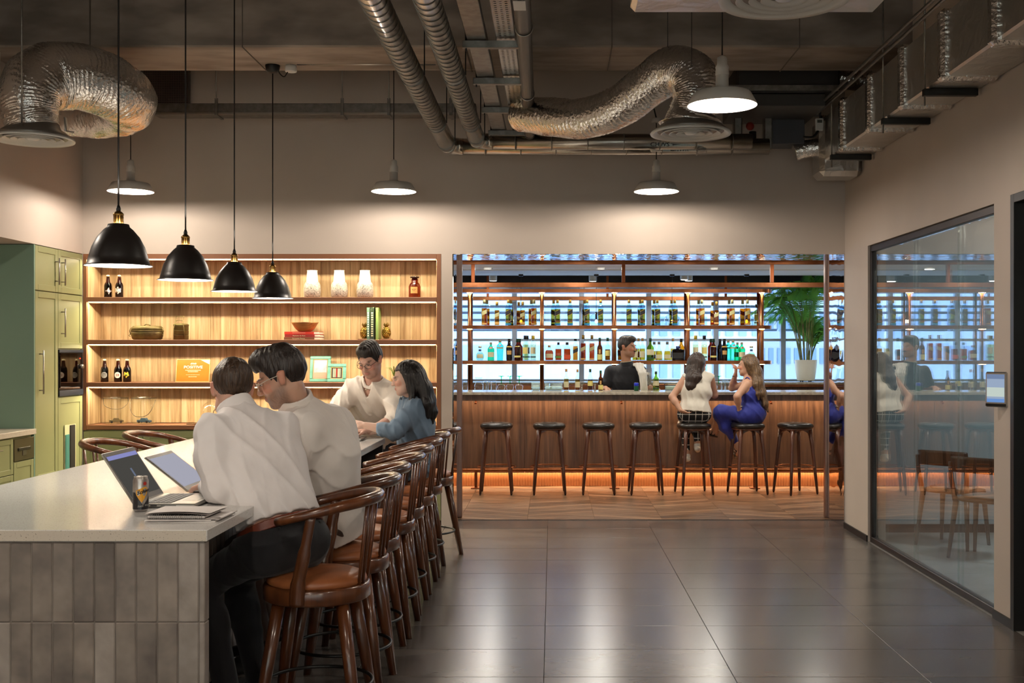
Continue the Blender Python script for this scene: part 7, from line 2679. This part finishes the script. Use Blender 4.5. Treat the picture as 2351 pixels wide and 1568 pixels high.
# ---------------------------------------------------------------- man standing at the far end
fw = nrm(V(-.28, -.96, 0)); rt = V(-.96, .28, 0)
J = jn(fw=fw, pel=(-1.30, 8.60, .955), che=(-1.305, 8.42, 1.165), nb=(-1.318, 8.305, 1.305),
       sl=(-1.145, 8.27, 1.232), sr=(-1.478, 8.33, 1.262), el=(-1.125, 8.09, 1.045), er=(-1.575, 8.17, 1.085), wl=(-1.295, 7.945, .985), wr=(-1.52, 7.975, .985),
       hl=(-1.21, 8.60, .935), hr=(-1.39, 8.62, .935), kl=(-1.21, 8.60, .50), kr=(-1.40, 8.62, .50), al=(-1.21, 8.67, .09), ar=(-1.41, 8.70, .09), tl=(-1.23, 8.54, .03), tr=(-1.44, 8.56, .03))
hd = Head(P(850, 826, 8.20), (-.30, -.82, -.48), (-.05, 0, 1))
root, C = make_person('standing man with glasses and rolled sleeves bending over the far end of the island', J, hd, .0065,
                      hands=((J['wl'], (-.92, -.35, -.10), (0, 0, -1), .35, 1.0, .10, 1), (J['wr'], (-.05, -.95, -.12), (0, 0, -1), .2, 1.0, .12, -1)), skin=(.55, .31, .23), beard=((.06, .04, .03), .35), eye_h=.0026)
shirt(C, shirt_c, (.12, .22), hem=.0, hemdown=.14, amp=.0085, off=.022, seed=2.3, sleeve_off=.022, f=32, vneck=True, fdir=(.9, .1, .35))
collar(C, shirt_c, .040, .080, vneck=True)
for s in 'lr':
    t_ = .16 if s == 'l' else .26
    cuff(C, shirt_c, lerp(J['e' + s], J['w' + s], t_), J['w' + s] - J['e' + s], .060, .020)
q = [lerp(J['nb'], J['pel'], t) + fw * (.128 if t > .1 else .10) for t in (.12, .3, .5, .7)]
pm_ = MB()
for p in q:
    pm_.ball(tuple(p - C['origin']), .006, 8, 6)
obj('shirt_buttons', pm_, PT['cream'], root, kind='stuff')
trousers(C, jeans, .05, 1.0)
shoes(C, shoe_m)
short_hair(C, hair_b, top=.020, side=.006, quiff=.012, back=-.05, sideb=-.02)
glasses(C, pbr('thin_dark_frame', '#2a221c', .3))

# ---------------------------------------------------------------- woman in the denim shirt
fw = nrm(V(-.98, -.15, 0)); rt = V(-.15, .98, 0)
J = jn(fw=fw, pel=(-.965, 7.90, .765), che=(-.952, 7.88, 1.02), nb=(-.985, 7.86, 1.195),
       sl=(-.935, 7.72, 1.155), sr=(-.985, 8.02, 1.15), el=(-1.055, 7.60, 1.000), er=(-1.12, 8.08, 1.0), wl=(-1.255, 7.60, 1.045), wr=(-1.28, 7.96, .975),
       hl=(-.955, 7.82, .755), hr=(-.975, 7.98, .755), kl=(-1.35, 7.80, .65), kr=(-1.35, 7.94, .65), al=(-1.28, 7.82, .25), ar=(-1.28, 7.94, .25), tl=(-1.39, 7.81, .18), tr=(-1.39, 7.93, .18))
hd = Head(P(934, 868, 7.82), (-.95, -.22, -.20), (0, 0, 1), .95)
root, D_ = make_person('woman with long black hair in a light denim shirt reaching over the island', J, hd, .0065, .90, True,
                       hands=((J['wl'], (-.95, .1, .18), (.2, .5, -1), .25, .9, .12, 1), (J['wr'], (-.9, -.3, -.05), (0, 0, -1), .25, .9, .1, -1)), skin=(.66, .42, .32), bust=.8, eye_h=.0032)
shirt(D_, denim, (.42, .6), hem=.0, hemdown=.10, amp=.0075, off=.022, seed=4.2, bust=.8, sleeve_off=.021, f=34, fdir=(.6, .5, .55))
collar(D_, denim, .030, .062)
trousers(D_, jeans, .05, 1.0)
shoes(D_, shoe_m)
H0 = hd.p(0, -.085, -.02)
long_hair(D_, hair_d, [[(hd.p(0, -.06, .02), .07), (hd.p(.0, -.10, -.10), .062), (V(-.862, 7.84, 1.20), .055), (V(-.835, 7.82, 1.12), .040), (V(-.825, 7.80, 1.05), .012)],
                       [(hd.p(-.05, -.06, .0), .05), (hd.p(-.06, -.10, -.10), .045), (V(-.865, 7.76, 1.18), .040), (V(-.85, 7.75, 1.09), .014)],
                       [(hd.p(-.068, .00, .02), .022), (hd.p(-.066, -.01, -.08), .024), (V(-.955, 7.73, 1.19), .022), (V(-.965, 7.70, 1.12), .008)]], sidecut=.046)

# ---------------------------------------------------------------- bartender
fw = nrm(V(.35, -.94, 0))
J = jn(fw=fw, pel=(.875, 13.66, .985), che=(.88, 13.62, 1.19), nb=(.895, 13.585, 1.375),
       sl=(1.065, 13.52, 1.30), sr=(.700, 13.65, 1.30), el=(1.150, 13.50, 1.085), er=(.625, 13.62, 1.065), wl=(1.205, 13.44, 1.105), wr=(.635, 13.46, 1.108),
       hl=(.965, 13.63, .95), hr=(.785, 13.69, .95), kl=(.97, 13.62, .51), kr=(.78, 13.68, .51), al=(.97, 13.68, .09), ar=(.78, 13.74, .09), tl=(1.02, 13.55, .03), tr=(.80, 13.60, .03))
hd = Head(P(1440, 797, 13.56), (.86, -.50, -.04), (0, 0, 1), 1.03)
root, E = make_person('bartender in a dark polo shirt with a white towel on his shoulder', J, hd, .0075, 1.02,
                      hands=((J['wl'], (.3, -.9, -.15), (0, 0, -1), .3, 1.0, .1, 1), (J['wr'], (.2, -.9, -.15), (0, 0, -1), .3, 1.0, .1, -1)), skin=(.40, .20, .12), lip=(.34, .14, .11), beard=((.03, .02, .016), .35))
def polo_b(S):
    torso(S, J, .012, 1.02)
    for s in 'lr':
        S.cone(J['s' + s], lerp(J['s' + s], J['e' + s], .60), .070, .066, .03)
    nk = nrm(hd.c - J['nb'])
    S.cone(J['nb'] + nk * .02, hd.c, .064, .10, .01, op='sub')
    S.plane(J['pel'] - U * .10, -U)
garment(E, 'polo_shirt', polo, polo_b, lambda P_: folds(P_, .004, 24, 1.2))
co = collar(E, polo, .034, .074)
nk = nrm(hd.p(0, -.02, -.06) - J['nb'])
cm = MB()
q0 = Vector(tuple(J['nb'] + nk * .047 - E['origin']))
u1 = Vector(tuple(nk)).orthogonal().normalized(); u2 = Vector(tuple(nk)).cross(u1)
cm.tube([q0 + (u1 * math.cos(a) + u2 * math.sin(a)) * .069 for a in [2 * math.pi * i / 30 for i in range(30)]], .003, 6, closed=True)
obj('collar_piping', cm, PT['cream'], co)
trousers(E, navy, .06)
shoes(E, shoe_m)
short_hair(E, hair_b, top=.014, side=.004, quiff=.008, back=-.05, sideb=-.01)
mm = MB()
c_ = hd.p(0, .104, -.047) - E['origin']
mm.M = Matrix.Translation(Vector(tuple(c_))) @ Matrix(((hd.r[0], hd.f[0], hd.u[0]), (hd.r[1], hd.f[1], hd.u[1]), (hd.r[2], hd.f[2], hd.u[2]))).to_4x4()
mm.ball((0, 0, 0), (.028, .008, .007), 14, 8)
obj('moustache', mm, hair_b, root)
tw = thing('bar_towel', 'white cloth towel draped over the bartender\'s shoulder', 'towel', (1.04, 13.56, 1.0))
tS = SDF(V(.80, 13.25, .95), V(1.30, 13.85, 1.50), .006)
for (a, b) in ((V(1.03, 13.50, 1.385), V(1.075, 13.385, 1.28)), (V(1.075, 13.385, 1.28), V(1.09, 13.385, 1.09)), (V(1.03, 13.50, 1.385), V(1.02, 13.62, 1.375)), (V(1.02, 13.62, 1.375), V(1.03, 13.68, 1.20))):
    tS.cone(a, b, .020, .020, .02, V(.94, .35, 0), 3.3)
tS.noise(lambda P_: folds(P_, .006, 40, .4, (1, 0, 0)))
vs, fs = tS.mesh(1)
obj('cloth', np_mesh('cloth', vs, fs, V(1.04, 13.56, 1.0)), cloth('towel_white', '#dcd8cf', '#d2cdc2'), tw)
obj('hem_stripe', MB().box(.02, .10, -.203, -.199, .075, .085), cloth('towel_stripe', '#b9b4a8', '#b9b4a8'), tw)

# ---------------------------------------------------------------- woman in the white top at the bar
fw = V(0, 1, 0)
J = jn(fw=fw, pel=(1.545, 12.33, .868), che=(1.565, 12.36, 1.11), nb=(1.592, 12.39, 1.295),
       sl=(1.452, 12.39, 1.238), sr=(1.735, 12.41, 1.238), el=(1.305, 12.33, 1.045), er=(1.790, 12.49, 1.06), wl=(1.385, 12.235, .905), wr=(1.745, 12.70, 1.125),
       hl=(1.462, 12.33, .858), hr=(1.628, 12.33, .858), kl=(1.47, 12.68, .73), kr=(1.62, 12.68, .72), al=(1.495, 12.56, .385), ar=(1.615, 12.60, .50), tl=(1.49, 12.68, .325), tr=(1.63, 12.69, .43))
hd = Head(P(1603, 834, 12.42), (.66, .75, .02), (0, 0, 1), .95)
root, Fm = make_person('woman in a sleeveless white top and black grid trousers seated at the bar', J, hd, .0075, .90, True,
                       hands=((J['wl'], (.75, .05, -.35), (.3, .4, 1), .4, .9, .1, -1), (J['wr'], (-.2, .95, -.05), (0, 0, -1), .3, .9, .1, -1)), skin=(.50, .27, .17), bust=.5)
def top_b(S):
    torso(S, J, .018, .9, bust=.5)
    up = nrm(J['che'] - J['pel'])
    S.cone(J['pel'] + up * .04, J['pel'] - up * .02, .128, .138, .04, V(1, 0, 0), 1.22)
    for s in 'lr':
        S.cone(J['s' + s] + (J['s' + s] - J['nb']) * .25, J['e' + s], .068, .060, .0, op='sub')
        S.cone(J['nb'], J['s' + s] + U * .02, .05, .042, .03)
    nk = nrm(hd.c - J['nb'])
    S.cone(J['nb'] + nk * .03, hd.c, .058, .09, .01, op='sub')
    S.plane(J['pel'] + up * .012, -up)
garment(Fm, 'sleeveless_top', cloth('ivory_crepe', '#d9d2c4', '#cfc7b8'), top_b, lambda P_: folds(P_, .006, 22, .3, (1, 0, .35)))


def grid_mat():
    m, nt, out = newmat('black_window_check')
    tc_ = nd(nt, 'TexCoord')
    sp = nd(nt, 'SeparateXYZ', {0: tc_.outputs['Object']})
    fac = None
    for i in range(3):
        s1 = nd(nt, 'Math', {0: sp.outputs[i], 1: 14.0}, operation='MULTIPLY')
        fr_ = nd(nt, 'Math', {0: s1.outputs[0]}, operation='FRACT')
        lt = nd(nt, 'Math', {0: fr_.outputs[0], 1: .10 if i != 1 else .06}, operation='LESS_THAN')
        fac = lt.outputs[0] if fac is None else nd(nt, 'Math', {0: fac, 1: lt.outputs[0]}, operation='MAXIMUM').outputs[0]
    mx = nd(nt, 'MixRGB', {0: fac, 1: lin('#121114'), 2: lin('#cfcac0')})
    b = nd(nt, 'BsdfPrincipled', {'Base Color': mx.outputs[0], 'Roughness': .85})
    nt.links.new(b.outputs[0], out.inputs[0])
    return m


trousers(Fm, grid_mat(), .06, .80, .008, amp=.003)
shoes(Fm, pbr('white_shoe', '#d8d3c8', .4))
long_hair(Fm, hair_f, [[(hd.p(0, -.05, .02), .075), (hd.p(-.01, -.095, -.08), .065), (V(1.52, 12.30, 1.25), .055), (V(1.495, 12.285, 1.16), .045), (V(1.475, 12.28, 1.08), .015)],
                       [(hd.p(.04, -.06, .0), .05), (hd.p(.03, -.09, -.09), .045), (V(1.575, 12.285, 1.26), .035), (V(1.565, 12.275, 1.19), .012)]], sidecut=.05)

# ---------------------------------------------------------------- woman in the blue dress
fw = nrm(V(-.80, .60, 0)); rt = V(.60, .80, 0)
J = jn(fw=fw, pel=(2.165, 12.335, .868), che=(2.165, 12.345, 1.075), nb=(2.145, 12.375, 1.243),
       sl=(2.100, 12.245, 1.185), sr=(2.185, 12.510, 1.190), el=(1.985, 12.165, 1.055), er=(2.015, 12.705, 1.132), wl=(2.015, 12.215, .928), wr=(2.030, 12.545, 1.290),
       hl=(2.110, 12.265, .858), hr=(2.210, 12.405, .858), kl=(1.835, 12.36, .885), kr=(1.905, 12.60, .800), al=(1.800, 12.60, .640), ar=(2.055, 12.52, .470), tl=(1.71, 12.56, .655), tr=(2.045, 12.60, .385))
hd = Head(P(1716, 839, 12.40), (-.94, .26, -.06), (0, 0, 1), .96)
root, Gm = make_person('woman with long light brown hair in a royal blue dress seated at the bar', J, hd, .0075, .90, True,
                       hands=((J['wl'], (.25, .15, -.9), (.3, .6, .2), .45, .9, .1, 1), (J['wr'], (.05, -.45, .85), (-.9, -.1, .2), 1.1, .9, .04, -1)), skin=(.56, .31, .20), bust=.7)
dress_m = cloth('royal_blue_jersey', '#232f94', '#1c2680', 200, .7)
def dress_b(S):
    torso(S, J, .010, .9, bust=.7)
    S.cone(J['pel'], J['pel'] + fw * -.04, .128, .125, .05, rt, 1.25)
    leg(S, J['h' + 'l'], J['kl'], lerp(J['kl'], J['al'], .35), .016, .9, .05)
    leg(S, J['h' + 'r'], J['kr'], lerp(J['kr'], J['ar'], .75), .018, .9, .05)
    S.cone(lerp(J['hl'], J['kl'], .9), V(1.90, 12.40, .72), .065, .07, .05)
    S.cone(V(1.90, 12.40, .72), V(1.99, 12.42, .575), .07, .018, .04)
    for s in 'lr':
        S.cone(J['s' + s] + (J['s' + s] - J['nb']) * .1 + U * .03, J['e' + s], .070, .058, .0, op='sub')
    nk = nrm(hd.c - J['nb'])
    S.cone(J['nb'] - U * .02, hd.c, .085, .12, .01, op='sub')
    # scooped back neckline
    bk = J['nb'] - fw * .10
    S.ell(bk + U * .0, np.stack([rt, fw, U]), np.array((.11, .10, .13)), .01, 'sub')
    S.plane(J['nb'] - U * .07, U)
garment(Gm, 'dress', dress_m, dress_b, lambda P_: folds(P_, .004, 26, 2.2, (.6, .2, .8)))
stp = MB()
for s_, a in (('l', J['sl']), ('r', J['sr'])):
    a2 = lerp(a, J['nb'], .40)
    stp.tube(smoothpath([Vector(tuple(a2 + fw * .085 - U * .06 - Gm['origin'])), Vector(tuple(a2 + U * .052 - Gm['origin'])), Vector(tuple(a2 - fw * .09 - U * .07 - Gm['origin']))], 6), .006, 6)
obj('dress_strap', stp, dress_m, root)
def sandal(nm, an, toe, ctx):
    d = nrm(toe - an)
    m = MB()
    o_ = ctx['origin']
    m.tube([Vector(tuple(an - d * .03 - U * .045 - o_)), Vector(tuple(lerp(an, toe, .5) - U * .040 - o_)), Vector(tuple(toe + d * .02 - U * .026 - o_))], [.030, .034, .028], 12, flat=.35, up=(0, 0, 1))
    for t in (.1, .5, .85):
        c = lerp(an, toe, t)
        a_ = Vector(tuple(d)).orthogonal().normalized(); b_ = Vector(tuple(d)).cross(a_)
        m.tube([Vector(tuple(c - o_)) + (a_ * math.cos(q) + b_ * math.sin(q)) * (.040 - .010 * t) for q in [2 * math.pi * i / 16 for i in range(16)]], .005, 6, closed=True)
    return obj('sandal', m, shoe_m, ctx['root'])
sandal('l', J['al'], J['tl'], Gm)
sandal('r', J['ar'], J['tr'], Gm)
obj('bracelet', MB().tube([tuple(J['wl'] - Gm['origin'] + V(math.cos(a) * .030, math.sin(a) * .030, .02)) for a in [2 * math.pi * i / 20 for i in range(20)]], .0055, 6, closed=True), PT['cream'], root)
obj('watch_strap', MB().tube([tuple(lerp(J['er'], J['wr'], .85) - Gm['origin'] + V(math.cos(a) * .028, math.sin(a) * .028, 0)) for a in [2 * math.pi * i / 20 for i in range(20)]], .004, 6, closed=True), shoe_m, root)
long_hair(Gm, hair_g, [[(hd.p(0, -.05, .02), .072), (hd.p(-.01, -.10, -.08), .062), (V(2.245, 12.30, 1.20), .052), (V(2.275, 12.27, 1.09), .045), (V(2.305, 12.255, .97), .030), (V(2.33, 12.25, .89), .010)],
                       [(hd.p(-.05, -.05, .0), .045), (hd.p(-.055, -.09, -.10), .040), (V(2.195, 12.235, 1.18), .032), (V(2.215, 12.215, 1.08), .022), (V(2.225, 12.205, 1.02), .008)]], sidecut=.045)

# ---------------------------------------------------------------- labels of the setting
SLAB = {'floor': 'grey stone tiled floor of the main room', 'floor_bar': 'chevron oak plank floor before the bar', 'floor_meeting': 'pale grey floor behind the glass partition',
        'floor_sill': 'narrow grey floor strip under the glass partition', 'wall_back': 'greige back wall around the shelving and the bar opening', 'wall_right': 'greige wall with the glass partition and black door',
        'wall_left': 'greige bulkhead wall above the green cabinets', 'wall_rear': 'greige wall behind the photographer', 'wall_bar': 'white walls of the bar room', 'wall_window': 'white parapet wall below the bar windows',
        'wall_bulkhead': 'dark bulkhead above the bar windows', 'wall_meeting': 'blue-grey walls of the glazed meeting room', 'ceiling': 'raw concrete ceiling slab', 'ceiling_bar': 'white stepped ceiling over the bar',
        'ceiling_void': 'dark open ceiling void by the bar windows', 'ceiling_meeting': 'white ceiling of the meeting room', 'baseboard_right': 'black baseboard along the greige wall', 'baseboard_meeting': 'black baseboard in the meeting room',
        'trim_1': 'dark metal threshold between stone and oak floor', 'trim_4': 'polished steel lining on the shelving side of the opening', 'trim_5': 'rippled polished steel under the head of the opening',
        'trim_6': 'brown metal edge strip on the far side of the bar opening', 'trim_7': 'brown metal edge strip beside the shelving wall', 'ground': 'hazy city ground far below the windows'}
WIN = ['first', 'second', 'third', 'fourth', 'fifth', 'sixth', 'seventh', 'eighth', 'ninth', 'tenth']
for i in range(10):
    SLAB['window_%d' % (i + 1)] = WIN[i] + ' grey framed window behind the bar with blue louvers, counted from the shelving side'
for i in range(5):
    SLAB['window_%d' % (12 + i)] = WIN[i] + ' added unseen window with cream light-warming blind behind the photographer'
for n_, l_ in SLAB.items():
    o_ = bpy.data.objects.get(n_)
    if o_ and not o_.get('label'):
        o_['label'] = l_
